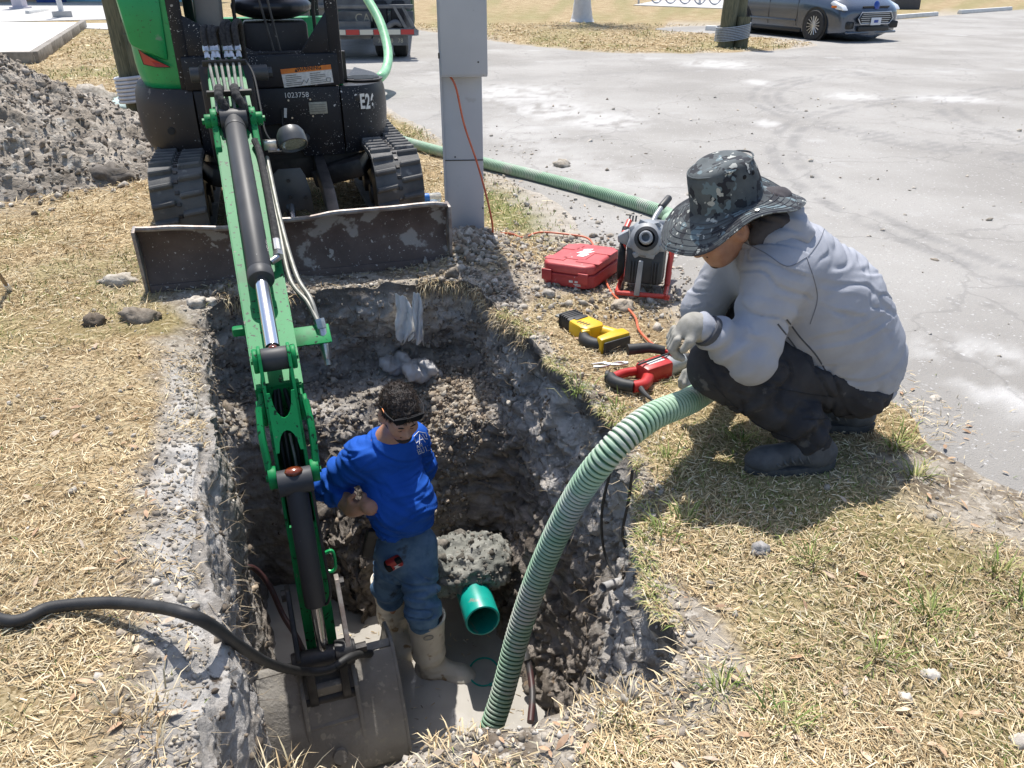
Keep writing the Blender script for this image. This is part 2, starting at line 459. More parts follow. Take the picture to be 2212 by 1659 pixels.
def rimdist(x, y):
    x = np.atleast_1d(np.asarray(x, float)); y = np.atleast_1d(np.asarray(y, float)); out = np.empty(len(x))
    A = POLY; B = np.roll(POLY, -1, 0); BA = B - A; L2 = (BA ** 2).sum(1)
    far = np.hypot(x + .5, y - 2.5) > 6
    out[far] = np.hypot(x[far] + .5, y[far] - 2.5) - 1.5
    I = np.nonzero(~far)[0]
    for s in range(0, len(I), 20000):
        i = I[s:s + 20000]; Q = np.stack([x[i], y[i]], 1)
        t = np.clip(((Q[:, None, :] - A[None]) * BA[None]).sum(2) / L2, 0, 1)
        d = np.linalg.norm(Q[:, None, :] - A[None] - t[..., None] * BA[None], axis=2).min(1)
        c = ((A[None, :, 1] > Q[:, 1:2]) != (B[None, :, 1] > Q[:, 1:2])) & (Q[:, 0:1] < BA[None, :, 0] * (Q[:, 1:2] - A[None, :, 1]) / (BA[None, :, 1] + 1e-12) + A[None, :, 0])
        out[i] = np.where(c.sum(1) % 2 == 1, -d, d)
    return out
# the paved lot: boundary on the ground
ROAD_PX = [(960, 312), (1050, 372), (1130, 412), (1200, 452), (1290, 540), (1400, 610), (1500, 680)]
ROAD = [P(u, v)[:2] for u, v in ROAD_PX] + [Vector((.95, 3.15)), Vector((1.25, 2.85))] + [P(u, v)[:2] for u, v in [(1930, 880), (1990, 950), (2080, 1010), (2212, 1075)]]
ROAD += [Vector(q) for q in [(2.3, 1.75), (3.4, 1.3), (8, .2), (30, -4), (70, 0), (80, 60), (44, 53)]]
ROAD += [P(u, v)[:2] for u, v in [(2212, 20), (2070, 31), (1940, 42)]] + [Vector((9.2, 26.6)), Vector((4.1, 24.1))]
ROAD += [P(u, v)[:2] for u, v in [(1545, 74), (1640, 80), (1720, 88), (1762, 97), (1700, 106), (1580, 113), (1450, 115), (1300, 113), (1180, 102), (1050, 86), (960, 72), (880, 58)]]
ROAD += [Vector(q) for q in [(-4.4, 30), (-7, 60), (-16, 60), (-9, 32), (-6.2, 22), (-4.2, 16), (-2.6, 12.6)]]
_rd = catmull([(q[0], q[1], 0) for q in ROAD], 8, closed=True)
RPOLY = _rd[:, :2]
_dl = np.hypot(*(np.roll(RPOLY, -1, 0) - RPOLY).T)
RPOLY = RPOLY + (.10 * np.stack([fbm(RPOLY[:, 0], RPOLY[:, 1], 0, 2.0, 3, 71), fbm(RPOLY[:, 0], RPOLY[:, 1], 5, 2.0, 3, 72)], 1)) * smooth(6, 1, _dl)[:, None]
def polydist(x, y, PO):
    x = np.atleast_1d(np.asarray(x, float)); y = np.atleast_1d(np.asarray(y, float)); out = np.empty(len(x))
    A = PO; B = np.roll(PO, -1, 0); BA = B - A; L2 = (BA ** 2).sum(1) + 1e-12
    for s in range(0, len(x), 4000):
        Q = np.stack([x[s:s + 4000], y[s:s + 4000]], 1)
        qx = Q[:, 0:1] - A[None, :, 0]; qy = Q[:, 1:2] - A[None, :, 1]
        t = np.clip((qx * BA[None, :, 0] + qy * BA[None, :, 1]) / L2, 0, 1)
        d = np.sqrt(((qx - t * BA[None, :, 0]) ** 2 + (qy - t * BA[None, :, 1]) ** 2).min(1))
        c = ((A[None, :, 1] > Q[:, 1:2]) != (B[None, :, 1] > Q[:, 1:2])) & (Q[:, 0:1] < BA[None, :, 0] * (Q[:, 1:2] - A[None, :, 1]) / (BA[None, :, 1] + 1e-12) + A[None, :, 0])
        out[s:s + 4000] = np.where(c.sum(1) % 2 == 1, -d, d)
    return out
def roaddist(x, y): return polydist(x, y, RPOLY)      # negative on the paving
def gauss(x, y, cx, cy, r): return np.exp(-((x - cx) ** 2 + (y - cy) ** 2) / (r * r))
def gz(x, y, rd=None, hd=None):
    x = np.atleast_1d(np.asarray(x, float)); y = np.atleast_1d(np.asarray(y, float))
    rd = roaddist(x, y) if rd is None else rd; hd = rimdist(x, y) if hd is None else hd
    z = .014 * fbm(x, y, 0, 1.3, 3, 11) + .009 * fbm(x, y, 0, 7, 3, 12)
    h = np.maximum(hd, 0)
    z = z + .035 * fbm(x, y, 0, 9, 3, 13) * np.exp(-h / .12)
    left = smooth(-.55, -.95, x + .23 * (y - 2.4) * 0) * smooth(4.0, 3.4, y)
    z = z - left * .085 * np.exp(-h / .13)
    z = z + .012 * smooth(.30, .10, np.abs(h - .30)) * fbm(x, y, 0, 6, 2, 14) * left
    z = z * smooth(-.05, .5, rd) + .004 * smooth(0, -.02, rd) * 0
    z = z + .11 * gauss(x, y, -.27, 4.58, .24) * smooth(-.02, .1, rd) + .05 * gauss(x, y, -1.35, 3.98, .2) * smooth(0, .06, hd)
    z = z + .05 * gauss(x, y, -.02, 4.25, .14)
    z = z + .10 * gauss(x, y, 2.16, 26.64, 1.3)
    return z
def masks(x, y, rd, hd):
    n1 = fbm(x, y, 0, 4, 4, 21); n2 = fbm(x, y, 0, 1.1, 3, 22)
    left = smooth(-.45, -.8, x) * smooth(4.4, 3.9, y); near = smooth(1.85, 1.45, y) * smooth(1.4, .9, x); far = smooth(3.5, 3.85, y)
    w = .085 + .17 * left + .15 * near + .30 * far
    dirt = smooth(1.0, .35, hd / w + .55 * n1)
    dirt = np.maximum(dirt, smooth(.75, .2, np.hypot(x - .05, y - 4.10) / .68 + .35 * n1) * .9)      # bare ground beside the pole
    dirt = np.maximum(dirt, smooth(1, .4, np.hypot((x + 1.2) / 1.3, (y - 4.1) / .42) + .4 * n1))
    dirt = np.maximum(dirt, smooth(1, .3, np.hypot((x + 4.1) / 1.5, (y - 6.7) / 1.6) + .3 * n1))      # under the spoil heap
    dirt = np.maximum(dirt, smooth(1, .4, np.hypot((x - 2.16) / 1.6, (y - 26.4) / 1.4) + .3 * n1))
    dust = smooth(.34, .02, rd + .16 * n1) * smooth(3.2, 4.2, y) * smooth(9, 7, y) * .95
    dirt = np.maximum(dirt, .95 * smooth(1, .45, np.hypot((x - 1.75) / .62, (y - 2.12) / .42) + .45 * n1))
    dust = np.maximum(dust, smooth(.16, .0, rd + .1 * n1) * smooth(2.6, 3.2, y))
    dust = np.maximum(dust, smooth(1, .45, np.hypot((x - .60) / .55, (y - 4.15) / .45) + .45 * n1) * .6)
    dust = np.maximum(dust, smooth(1, .3, np.hypot((x - 1.7) / .5, (y - 2.35) / .45) + .3 * n1) * .0)
    g = smooth(.12, .5, n2 + .35 * n1)
    g = g * .38
    g = np.maximum(g, .95 * smooth(1, .35, np.hypot((x - .10) / .75, (y - 5.6) / 1.0) + .35 * n1))       # the green strip between pole and hose
    g = np.maximum(g, .7 * smooth(1, .3, np.hypot((x + 5.5) / 3.0, (y - 13.6) / 1.3) + .4 * n1))
    g = np.maximum(g, .6 * smooth(1, .3, np.hypot((x - .95) / .55, (y - 2.15) / .45) + .4 * n1))
    g = np.maximum(g, .55 * smooth(12, 20, y) * smooth(-.2, .5, n2))
    return dirt, dust, np.clip(g, 0, 1)

# --- lawn sheet: rings outward from the lip to the horizon
ds = np.r_[0, np.cumsum(np.r_[np.full(40, .009), .009 * 1.045 ** np.arange(170)])]
ds = ds[ds < 16]; ds = np.r_[ds, 18, 21, 25, 30, 38, 50, 75, 120, 220, 420]
CEN = np.array([-.45, 2.45]); OUTD = RIM - CEN; OUTD /= np.linalg.norm(OUTD, axis=1)[:, None]
wgt = smooth(0, .6, ds)[:, None, None]
dirv = -INW[None] * (1 - wgt) + OUTD[None] * wgt; dirv /= np.linalg.norm(dirv, axis=2)[..., None]
XY = RIM[None] + dirv * ds[:, None, None]
nr = len(ds); X = XY[..., 0].ravel(); Y = XY[..., 1].ravel()
RD = roaddist(X, Y); HD = np.repeat(ds, NT); Z = gz(X, Y, RD, HD)
Z = np.where(RD < .0, np.minimum(Z, -.004), Z)
def grid_faces(nr, nt):
    i = np.arange(nr - 1)[:, None]; j = np.arange(nt)[None]; k = (j + 1) % nt
    return np.stack([i * nt + j, i * nt + k, (i + 1) * nt + k, (i + 1) * nt + j], -1).reshape(-1, 4)
lawn = raw('lawn', np.stack([X, Y, Z], 1), grid_faces(nr, NT), 'lawn_soil', smooth_=True)
dm, du, gm = masks(X, Y, RD, HD)
point_attr(lawn.data, 'dirt', dm); point_attr(lawn.data, 'dust', du); point_attr(lawn.data, 'green', gm)
_nz = fbm(X, Y, 0, 6, 4, 23); point_attr(lawn.data, 'pale', .9 * smooth(.17, .05, HD + .07 * _nz) * smooth(-.55, -.75, X) * smooth(3.5, 2.9, Y))
tag(lawn, kind='structure')

# --- trench: walls and muddy floor
FLOOR, WATER = -1.56, -1.495
PF = np.array([(0, 0), (.03, -.10), (.015, -.25), (.0, -.44), (.10, -.50), (.40, -.55), (.58, -.75), (.80, -.98), (.98, -1.25), (1.04, -1.56)])
PRt = np.array([(0, 0), (.03, -.06), (.03, -.3), (.08, -.6), (.14, -.9), (.18, -1.1), (.24, -1.35), (.30, -1.56)])
PL = np.array([(0, 0), (.05, -.08), (.07, -.3), (.08, -.6), (.06, -.9), (.06, -1.2), (.09, -1.4), (.16, -1.56)])
NW = 190
def prof(p):
    d = np.r_[0, np.cumsum(np.linalg.norm(np.diff(p, axis=0), axis=1))]; s = np.linspace(0, d[-1], NW)
    return np.stack([np.interp(s, d, p[:, 0]), np.interp(s, d, p[:, 1])], 1)
pf, pr, pl = prof(PF), prof(PRt), prof(PL)
wf = smooth(3.25, 3.75, RIM[:, 1]); wr = smooth(-.5, -.1, RIM[:, 0]) * (1 - wf); wl = 1 - wf - wr
PRO = pf[:, None] * wf[None, :, None] + pr[:, None] * wr[None, :, None] + pl[:, None] * wl[None, :, None]
WX = RIM[None] + INW[None] * PRO[..., 0:1]; WZ = PRO[..., 1]
rimz = Z[:NT]
tt = np.linspace(0, 1, NW)[:, None]
WZ = WZ + rimz[None] * smooth(.08, 0, tt)
Vw = np.concatenate([WX, WZ[..., None]], 2)
fr = np.linspace(0, 1, 26)[1:]
end = Vw[-1]; ax3 = np.concatenate([AXP, np.full((NT, 1), FLOOR)], 1)
Vfl = end[None] + (ax3 - end)[None] * fr[:, None, None]
VT = np.concatenate([Vw, Vfl], 0); nrow = VT.shape[0]
w = np.r_[smooth(0, .06, tt[:, 0]), np.linspace(.6, .25, 25)][:, None]
q = VT.reshape(-1, 3); wv = np.repeat(w[:, 0], NT)
amp = lambda sc, s, o=4: np.stack([fbm(q[:, 0], q[:, 1], q[:, 2], sc, o, s + k * 31) for k in range(3)], 1)
inw3 = np.tile(np.concatenate([INW, np.zeros((NT, 1))], 1), (nrow, 1))
disp = .065 * amp(2.6, 101, 3) + .038 * amp(8, 141, 3) + .03 * amp(23, 171, 3) + .012 * amp(52, 181, 2)
rid = .6 * fbm(q[:, 0], q[:, 1], q[:, 2] * .35, 9, 4, 191, ridged=True) + .5 * fbm(q[:, 0] * .4, q[:, 1] * .4, q[:, 2] * 2.2, 6, 3, 195, ridged=True)
lump = .045 * rid
wv = wv * (1 - .55 * np.repeat(wl[None], nrow, 0).ravel())
q = q + wv[:, None] * (disp * np.array([1, 1, .7]) - inw3 * lump[:, None])
hw = np.repeat(wf[None], nrow, 0).ravel()
rubb = smooth(-.42, -.60, q[:, 2]) * smooth(-1.38, -1.2, q[:, 2]) * smooth(2.85, 3.1, q[:, 1]) * hw * smooth(-.75, -.45, q[:, 0] + .12 * fbm(q[:, 0], q[:, 1], q[:, 2], 4, 3, 9))
q[:, 2] += rubb * .05 * (fbm(q[:, 0], q[:, 1], 0, 16, 3, 55))
trench = raw('trench', q, grid_faces(nrow, NT)[:, ::-1], 'trench_soil', smooth_=True)
nn = fbm(q[:, 0], q[:, 1], q[:, 2], 3, 3, 77)
left = np.repeat(wl[None], nrow, 0).ravel()
point_attr(trench.data, 'wet', np.maximum(smooth(-.30, -.85, q[:, 2] + .35 * nn) * (1 - .65 * left), smooth(-1.3, -1.42, q[:, 2])))
point_attr(trench.data, 'top', .75 * smooth(-.13, -.03, q[:, 2] + .06 * nn) * (1 - .75 * left))
point_attr(trench.data, 'rubble', rubb)
tag(trench, kind='structure')

# --- muddy water
mat('muddy_water', (.35, .33, .295), (.44, .42, .385), scale=3, rough=.09, spec=.5, bump=.0015, bscale=14, spots=[((.42, .40, .35), 30, .62, .06)])
wv_ = np.concatenate([RIM + INW * (np.array(PRO[-1, :, 0])[:, None] * .55), np.full((NT, 1), WATER)], 1)[::6]
water = raw('muddy_water', wv_, [tuple(range(len(wv_)))], 'muddy_water'); tag(water, kind='structure')

# --- paved lot
def road_mat():
    m = mat('dusty_asphalt', (.275, .262, .243), (.355, .342, .321), scale=.55, rough=.93, spec=.2, bump=.006, bscale=150, detail=7,
            spots=[((.27, .26, .25), 95, .60, .07), ((.40, .39, .375), .9, .60, .12, 6), ((.46, .45, .44), 45, .64, .05), ((.25, .24, .225), 2.6, .63, .1, 6)])
    N, L, b = sock(m)
    old = b.inputs['Base Color'].links[0].from_socket
    a = N.new('ShaderNodeAttribute'); a.attribute_name = 'mark'; w = N.new('ShaderNodeAttribute'); w.attribute_name = 'lime'
    x = N.new('ShaderNodeMix'); x.data_type = 'RGBA'; x.inputs[7].default_value = (.20, .195, .19, 1); L.new(a.outputs['Fac'], x.inputs[0]); L.new(old, x.inputs[6])
    y = N.new('ShaderNodeMix'); y.data_type = 'RGBA'; y.inputs[7].default_value = (.52, .51, .495, 1); L.new(w.outputs['Fac'], y.inputs[0]); L.new(x.outputs[2], y.inputs[6])
    v = N.new('ShaderNodeTexVoronoi'); v.feature = 'DISTANCE_TO_EDGE'; v.inputs['Scale'].default_value = .75
    no = N.new('ShaderNodeTexNoise'); no.inputs['Scale'].default_value = 2.5; no.inputs['Detail'].default_value = 5
    g = N.new('ShaderNodeNewGeometry'); va = N.new('ShaderNodeVectorMath'); va.operation = 'MULTIPLY_ADD'; va.inputs[1].default_value = (.5, .5, .5)
    L.new(g.outputs['Position'], no.inputs['Vector']); L.new(no.outputs['Color'], va.inputs[0]); L.new(g.outputs['Position'], va.inputs[2]); L.new(va.outputs[0], v.inputs['Vector'])
    r = N.new('ShaderNodeMapRange'); r.inputs[1].default_value = .004; r.inputs[2].default_value = .012; r.inputs[3].default_value = .26; r.inputs[4].default_value = 0; L.new(v.outputs['Distance'], r.inputs[0])
    z = N.new('ShaderNodeMix'); z.data_type = 'RGBA'; z.inputs[7].default_value = (.15, .145, .14, 1); L.new(r.outputs[0], z.inputs[0]); L.new(y.outputs[2], z.inputs[6]); L.new(z.outputs[2], b.inputs['Base Color'])
road_mat()
_yy = 1.0 * 1.0125 ** np.arange(345); _aa = np.r_[np.linspace(-.75, .80, 420), np.linspace(.82, 4.0, 50)]
GX = (_yy[:, None] * _aa[None]); GY = np.repeat(_yy[:, None], len(_aa), 1)
xs, ys = GX.ravel(), GY.ravel(); nc = len(_aa)
_step = np.maximum(.004, ys * .01)
r0 = roaddist(xs, ys)
_nb = np.abs(r0) < .04 * ys + .05; gx_ = np.zeros_like(r0); gy_ = np.zeros_like(r0)
gx_[_nb] = (roaddist(xs[_nb] + 1e-3, ys[_nb]) - r0[_nb]) / 1e-3; gy_[_nb] = (roaddist(xs[_nb], ys[_nb] + 1e-3) - r0[_nb]) / 1e-3
ii = np.arange(len(_yy) - 1)[:, None]; jj = np.arange(nc - 1)[None]
FQ = np.stack([ii * nc + jj, ii * nc + jj + 1, (ii + 1) * nc + jj + 1, (ii + 1) * nc + jj], -1).reshape(-1, 4)
FQ = FQ[(r0[FQ].mean(1) < 0)]
mv = (r0 > 0)
xs = xs - np.where(mv, r0 * gx_, 0); ys = ys - np.where(mv, r0 * gy_, 0)
used = np.unique(FQ); rm = np.full(len(xs), -1); rm[used] = np.arange(len(used)); FQ = rm[FQ]; xs, ys, r0 = xs[used], ys[used], r0[used]
zs = -.008 + .016 * smooth(.0, -.14, r0) + (.003 * fbm(xs, ys, 0, .8, 2, 31)) * smooth(0, -.5, r0)
lot = raw('paved_lot', np.stack([xs, ys, zs], 1), FQ, 'dusty_asphalt', smooth_=True); tag(lot, kind='structure')
def arc(cx, cy, r, w, a0, a1):
    an = np.degrees(np.arctan2(ys - cy, xs - cx)) % 360; d = np.abs(np.hypot(xs - cx, ys - cy) - r)
    return smooth(w, w * .3, d) * smooth(a0, a0 + 15, an) * smooth(a1, a1 - 15, an)
_n = fbm(xs, ys, 0, 6, 4, 41); _n2 = fbm(xs, ys, 0, 1.2, 3, 42)
mk = 0
for cx_, cy_, rr in ((6.9, 10.0, 3.45), (6.9, 10.0, 3.62), (6.9, 10.0, 3.80), (8.6, 8.6, 3.4), (8.6, 8.6, 3.6), (7.4, 6.2, 4.9), (7.4, 6.2, 5.1)):
    mk = np.maximum(mk, arc(cx_, cy_, rr, .085, 95, 262) * .55)
for cy, rr in ((3.2, 11.0), (3.5, 12.4)): mk = np.maximum(mk, arc(5.5, cy, rr, .22, 45, 140) * .22)
mk = mk * smooth(-.5, .25, _n)
mk = np.maximum(mk, .75 * smooth(-.35, .2, _n2) * smooth(1.1, .2, np.hypot((xs - 2.0) / .9, (ys - 2.1) / .7)))      # damp dark soil beside the lawn
mk = np.maximum(mk, .35 * smooth(-.3, .3, _n) * smooth(1, .5, np.hypot((xs - 3.05) / .5, (ys - 3.9) / .25)))
lm = 0
for px, py, rx, ry in ((1195, 240, .75, 1.0), (1120, 205, 1.0, 1.3), (1300, 262, .7, .8), (1655, 268, .22, .4), (1640, 180, .25, .5), (1840, 210, .5, .5), (2060, 215, .8, .5), (2100, 770, .35, .3), (2190, 850, .3, .35), (1550, 140, .9, .9)):
    c = P(px, py); lm = np.maximum(lm, smooth(1.1, .35, np.hypot((xs - c.x) / rx, (ys - c.y) / ry) + .5 * _n))
lm = np.maximum(lm, .55 * smooth(.0, -.9, r0 + .4 * _n) * smooth(-1.7, -.6, r0) * smooth(3, 5, ys) * smooth(11, 8, ys))
lm = lm * smooth(-.5, .2, _n)
point_attr(lot.data, 'mark', mk); point_attr(lot.data, 'lime', lm * .8)
# ================================================================== MINI EXCAVATOR
mat('green_paint', (.010, .30, .085), (.015, .36, .11), scale=3, rough=.35, spec=.4, coat=.15, spots=[((.02, .10, .04), 60, .66, .05), ((.16, .30, .2), 9, .68, .08)])
mat('green_arm_paint', (.005, .185, .055), (.008, .225, .066), scale=4, rough=.5, coat=.0, spec=.2, spots=[((.006, .03, .014), 48, .60, .04, 4), ((.16, .145, .125), 22, .685, .03, 6), ((.02, .14, .05), 5, .62, .1)])
mat('black_panel', (.009, .0105, .016), (.014, .016, .022), scale=5, rough=.45, spec=.35, bump=.0006, bscale=300, spots=[((.6, .59, .57), 75, .715, .012, 1, 3.0), ((.6, .59, .57), 40, .79, .01, 0, 2.0), ((.5, .49, .47), 150, .755, .02, 0, 4.0)])
mat('dark_body', (.018, .016, .018), (.038, .029, .027), scale=3, rough=.5, spots=[((.45, .42, .40), 55, .70, .02, 3), ((.09, .05, .035), 4, .63, .1, 5), ((.14, .13, .12), 16, .66, .05, 5)])
mat('track_rubber', (.075, .076, .078), (.13, .128, .125), scale=6, rough=.75, bump=.002, bscale=90, spots=[((.24, .23, .215), 11, .60, .12, 5)])
mat('blade_steel', (.075, .055, .05), (.12, .092, .082), scale=5, rough=.55, metal=.2, bump=.0015, bscale=60, spots=[((.42, .40, .38), 30, .66, .03, 5), ((.30, .285, .27), 5, .565, .04, 7), ((.36, .35, .33), 80, .69, .03, 2), ((.33, .315, .30), 13, .655, .02, 6)])
mat('worn_edge', (.32, .30, .28), (.20, .16, .14), scale=14, rough=.5, metal=.3, bump=.002, bscale=60)
mat('dark_steel', (.03, .03, .032), (.07, .065, .062), scale=9, rough=.5, metal=.4, bump=.001, bscale=80, spots=[((.25, .23, .21), 18, .67, .05, 5)])
mat('cylinder_black', (.042, .044, .048), (.06, .061, .064), scale=4, rough=.5, spec=.3, spots=[((.35, .34, .33), 40, .725, .02, 4), ((.10, .10, .10), 7, .66, .1, 5)])
mat('chrome', (.75, .76, .78), rough=.12, metal=1.0)
mat('tube_steel', (.17, .175, .155), (.24, .24, .22), scale=20, rough=.55, metal=.3)
mat('fitting_steel', (.6, .6, .6), (.45, .45, .44), scale=30, rough=.3, metal=.9)
mat('hose_black', (.016, .016, .017), (.028, .028, .028), scale=20, rough=.6, bump=.0006, bscale=500)
mat('hose_sleeve', (.014, .014, .016), (.04, .04, .04), scale=60, rough=.9, bump=.003, bscale=120)
mat('grease', (.18, .035, .008), (.10, .02, .006), scale=40, rough=.2, coat=.5)
mat('seat_vinyl', (.018, .019, .024), rough=.35, bump=.0005, bscale=200)
mat('cab_grey', (.16, .155, .145), (.2, .195, .18), scale=4, rough=.6)
mat('glass_lamp', (.5, .55, .5), (.3, .36, .3), scale=120, rough=.1, metal=.5)
mat('lamp_shell', (.05, .055, .06), (.065, .07, .075), scale=8, rough=.4)
mat('decal_orange', (.75, .22, .02), (.62, .17, .03), scale=40, rough=.5)
mat('decal_white', (.72, .72, .70), (.6, .6, .58), scale=60, rough=.5)
mat('decal_grey', (.33, .32, .26), (.42, .41, .34), scale=50, rough=.5)
mat('decal_red', (.42, .035, .02), (.36, .05, .03), scale=20, rough=.4)
mat('ink_black', (.02, .02, .02), rough=.6)
mat('paint_white', (.72, .72, .70), rough=.6)
mat('bucket_mud', (.225, .21, .19), (.33, .31, .28), scale=4, rough=.88, bump=.004, bscale=70, spots=[((.36, .33, .28), 30, .58, .08, 5), ((.055, .05, .045), 7, .65, .06, 5)])

EXO = Vector((-1.17, 4.15, 0)); EXM = Matrix.Translation(EXO) @ Matrix.Rotation(R(17), 4, 'Z')
BOM = Matrix(((.33, .944, 0, -1.5), (-.944, .33, 0, 4.33), (0, 0, 1, 0), (0, 0, 0, 1)))
ex = thing('mini_excavator', EXO, 'green and black mini excavator reaching its muddy bucket into the trench', 'excavator')
E_ = lambda: MB(EXM)
B_ = lambda: MB(BOM)

# --- tracks
def track(sx):
    half, y0, y1, r, zc = .15, .80, 2.35, .235, .262
    pts = []
    def loop(rr):
        o = []
        for a in np.linspace(R(270), R(90), 17): o.append((y0 + rr * math.cos(a), zc + rr * math.sin(a)))
        o += [(y0 + (y1 - y0) * t, zc + rr - .015 * math.sin(math.pi * t)) for t in np.linspace(.08, .92, 12)]
        for a in np.linspace(R(90), R(-90), 17): o.append((y1 + rr * math.cos(a), zc + rr * math.sin(a)))
        o += [(y1 + (y0 - y1) * t, zc - rr) for t in np.linspace(.08, .92, 12)]
        return o
    outer, inner = loop(r), loop(r - .03); n = len(outer)
    V = []; F = []
    for (oy, oz), (iy, iz) in zip(outer, inner):
        V += [(sx - half, oy, oz), (sx + half, oy, oz), (sx + half, iy, iz), (sx - half, iy, iz)]
    for i in range(n):
        j = (i + 1) % n
        for k in range(4): F.append((4 * i + k, 4 * i + (k + 1) % 4, 4 * j + (k + 1) % 4, 4 * j + k))
    m = E_(); m.mesh(V, F); tr = m.build('track', 'track_rubber', ex)
    # rollers and frame inside
    m = E_(); m.box((sx, (y0 + y1) / 2, zc), (.2, y1 - y0, .2), bev=.03); m.build('track_frame', 'dark_steel', tr)
    for yy, rr in ((y0, .19), (y1, .18), (1.15, .07), (1.5, .07), (1.85, .07)):
        m = E_(); zz = zc if rr > .1 else zc - .12
        m.cyl((sx - .13, yy, zz), (sx + .13, yy, zz), rr, n=20, bev=.01); m.build('roller', 'dark_steel', tr)
    # lugs, one mesh shared
    d = np.r_[0, np.cumsum([math.dist(outer[i], outer[(i + 1) % n]) for i in range(n)])]
    pitch = d[-1] / 44; mesh = None
    for q in range(44):
        for h in (-1, 1):
            s = (q + (.5 if h > 0 else 0)) * pitch % d[-1]; i = int(np.searchsorted(d, s, 'right') - 1) % n
            a, b = Vector((0, *outer[i])), Vector((0, *outer[(i + 1) % n])); t = (s - d[i]) / max(1e-6, (b - a).length)
            p = a.lerp(b, t); tg = (b - a).normalized(); nr = Vector((1, 0, 0)).cross(tg) * -1
            if (p - Vector((0, (y0 + y1) / 2, zc))).dot(nr) < 0: nr = -nr
            mtx = Matrix((Vector((1, 0, 0)), tg, nr)).transposed().to_4x4(); mtx.translation = Vector((sx + h * .082, p.y, p.z)) + nr * .009
            if mesh is None:
                b2 = bmesh.new(); bmesh.ops.create_cube(b2, size=1); bmesh.ops.scale(b2, vec=(.135, .042, .034), verts=b2.verts)
                for v in b2.verts:
                    if v.co.z > 0: v.co.y *= .55; v.co.x *= .96
                    v.co.y += .012 * (1 if abs(v.co.x) < .03 else -1) * 0 + (.014 if v.co.x > 0 else -.004)
                bmesh.ops.bevel(b2, geom=b2.edges[:], offset=.006, segments=1, affect='EDGES')
                mesh = bpy.data.meshes.new('tread_lug'); b2.to_mesh(mesh); b2.free(); mesh.materials.append(M['track_rubber'])
            o = bpy.data.objects.new('tread_lug', mesh); COL.objects.link(o); o.parent = tr
            w = EXM @ mtx; w.translation -= EXO; o.matrix_local = w
    # guide slots down the middle
    m = E_()
    for q in range(66):
        s = q * d[-1] / 66; i = int(np.searchsorted(d, s, 'right') - 1) % n
        a, b = Vector((0, *outer[i])), Vector((0, *outer[(i + 1) % n])); p = a.lerp(b, (s - d[i]) / max(1e-6, (b - a).length)); tg = (b - a).normalized(); an = math.atan2(tg.z, tg.y)
        m.box((sx, p.y, p.z), (.026, .024, .016), rot=(an, 0, 0), bev=.003, seg=1)
    m.build('guide_teeth', 'dark_steel', tr)['kind'] = 'stuff'
# (each track carries its own lugs)
track(-.66); track(.66)
# --- undercarriage between the tracks
m = E_(); m.box((0, 1.6, .34), (1.0, .62, .2), bev=.03); m.box((-.36, 1.25, .3), (.36, .28, .12), rot=(0, .25, .3), bev=.02); m.box((.36, 1.25, .3), (.36, .28, .12), rot=(0, -.25, -.3), bev=.02)
m.cyl((0, 1.6, .42), (0, 1.6, .56), .3, n=32); m.build('undercarriage', 'dark_steel', ex)
for sx in (-.31, .21):
    m = E_(); m.prism([(.05, .10), (.05, .20), (.5, .36), (1.35, .42), (1.35, .30), (.5, .25)], sx - .035, sx + .035, 'yz', bev=.008); m.build('push_arm', 'dark_steel', ex)
m = E_(); m.cyl((-.03, .12, .16), (-.03, .5, .26), .03); m.build('blade_rod', 'chrome', ex)
gp = E_(); gp.prism([(-.145, .32), (-.125, .42), (-.07, .47), (.06, .47), (.085, .42), (.105, .32), (.115, .17), (.06, .215), (-.07, .205), (-.12, .155)], .60, .612, 'xz', bev=.003)
gp.build('cylinder_guard', 'lamp_shell', ex)
for bx, bz in ((-.02, .40), (-.02, .30), (.07, .29), (-.02, .24)):
    m = E_(); m.cyl((bx, .59, bz), (bx, .60, bz), .012, n=8); m.build('guard_bolt', 'dark_steel', ex)
# --- dozer blade: curved plate with battered top edge
def blade():
    nx = 60; prof = [(.02, -.03), (-.02, .0), (.0, .08), (.028, .17), (.02, .26), (-.015, .325), (-.03, .335)]
    V = []; F = []
    for i in range(nx + 1):
        x = -.825 + 1.65 * i / nx
        dent = .022 * float(vnoise(np.array([x * 4.2]), np.array([.3]), np.array([.1]), 5)[0]) - .02 * math.exp(-((x + .35) / .13) ** 2)
        for k, (y, z) in enumerate(prof): V.append((x, y + .02 * (1 - abs(x) / .825) * 0, z + (dent * smooth(.15, .33, z)) + .012 * (x > 0) * 0))
    for i in range(nx + 1):
        for k, (y, z) in enumerate(prof): v = V[i * len(prof) + k]; V.append((v[0], v[1] + .024, v[2] + (0.004 if k == len(prof) - 1 else 0)))
    L_ = len(prof); O = (nx + 1) * L_
    for i in range(nx):
        for k in range(L_ - 1):
            a = i * L_ + k; F.append((a, a + L_, a + L_ + 1, a + 1)); F.append((O + a, O + a + 1, O + a + L_ + 1, O + a + L_))
        a = i * L_ + L_ - 1; F.append((a, a + L_, O + a + L_, O + a)); b = i * L_; F.append((b, O + b, O + b + L_, b + L_))
    for i in (0, nx):
        for k in range(L_ - 1):
            a = i * L_ + k; f = (a, a + 1, O + a + 1, O + a); F.append(f if i == 0 else f[::-1])
    return V, F
m = E_(); m.mesh(*blade()); bl = m.build('dozer_blade', 'blade_steel', ex)
V, F = blade(); L_ = 7
top = [V[i * L_ + 6] for i in range(61)]
m = E_(); m.tube([(x, y + .012, z + .003) for x, y, z in top], .0145, n=8); m.build('top_rail', 'worn_edge', bl)
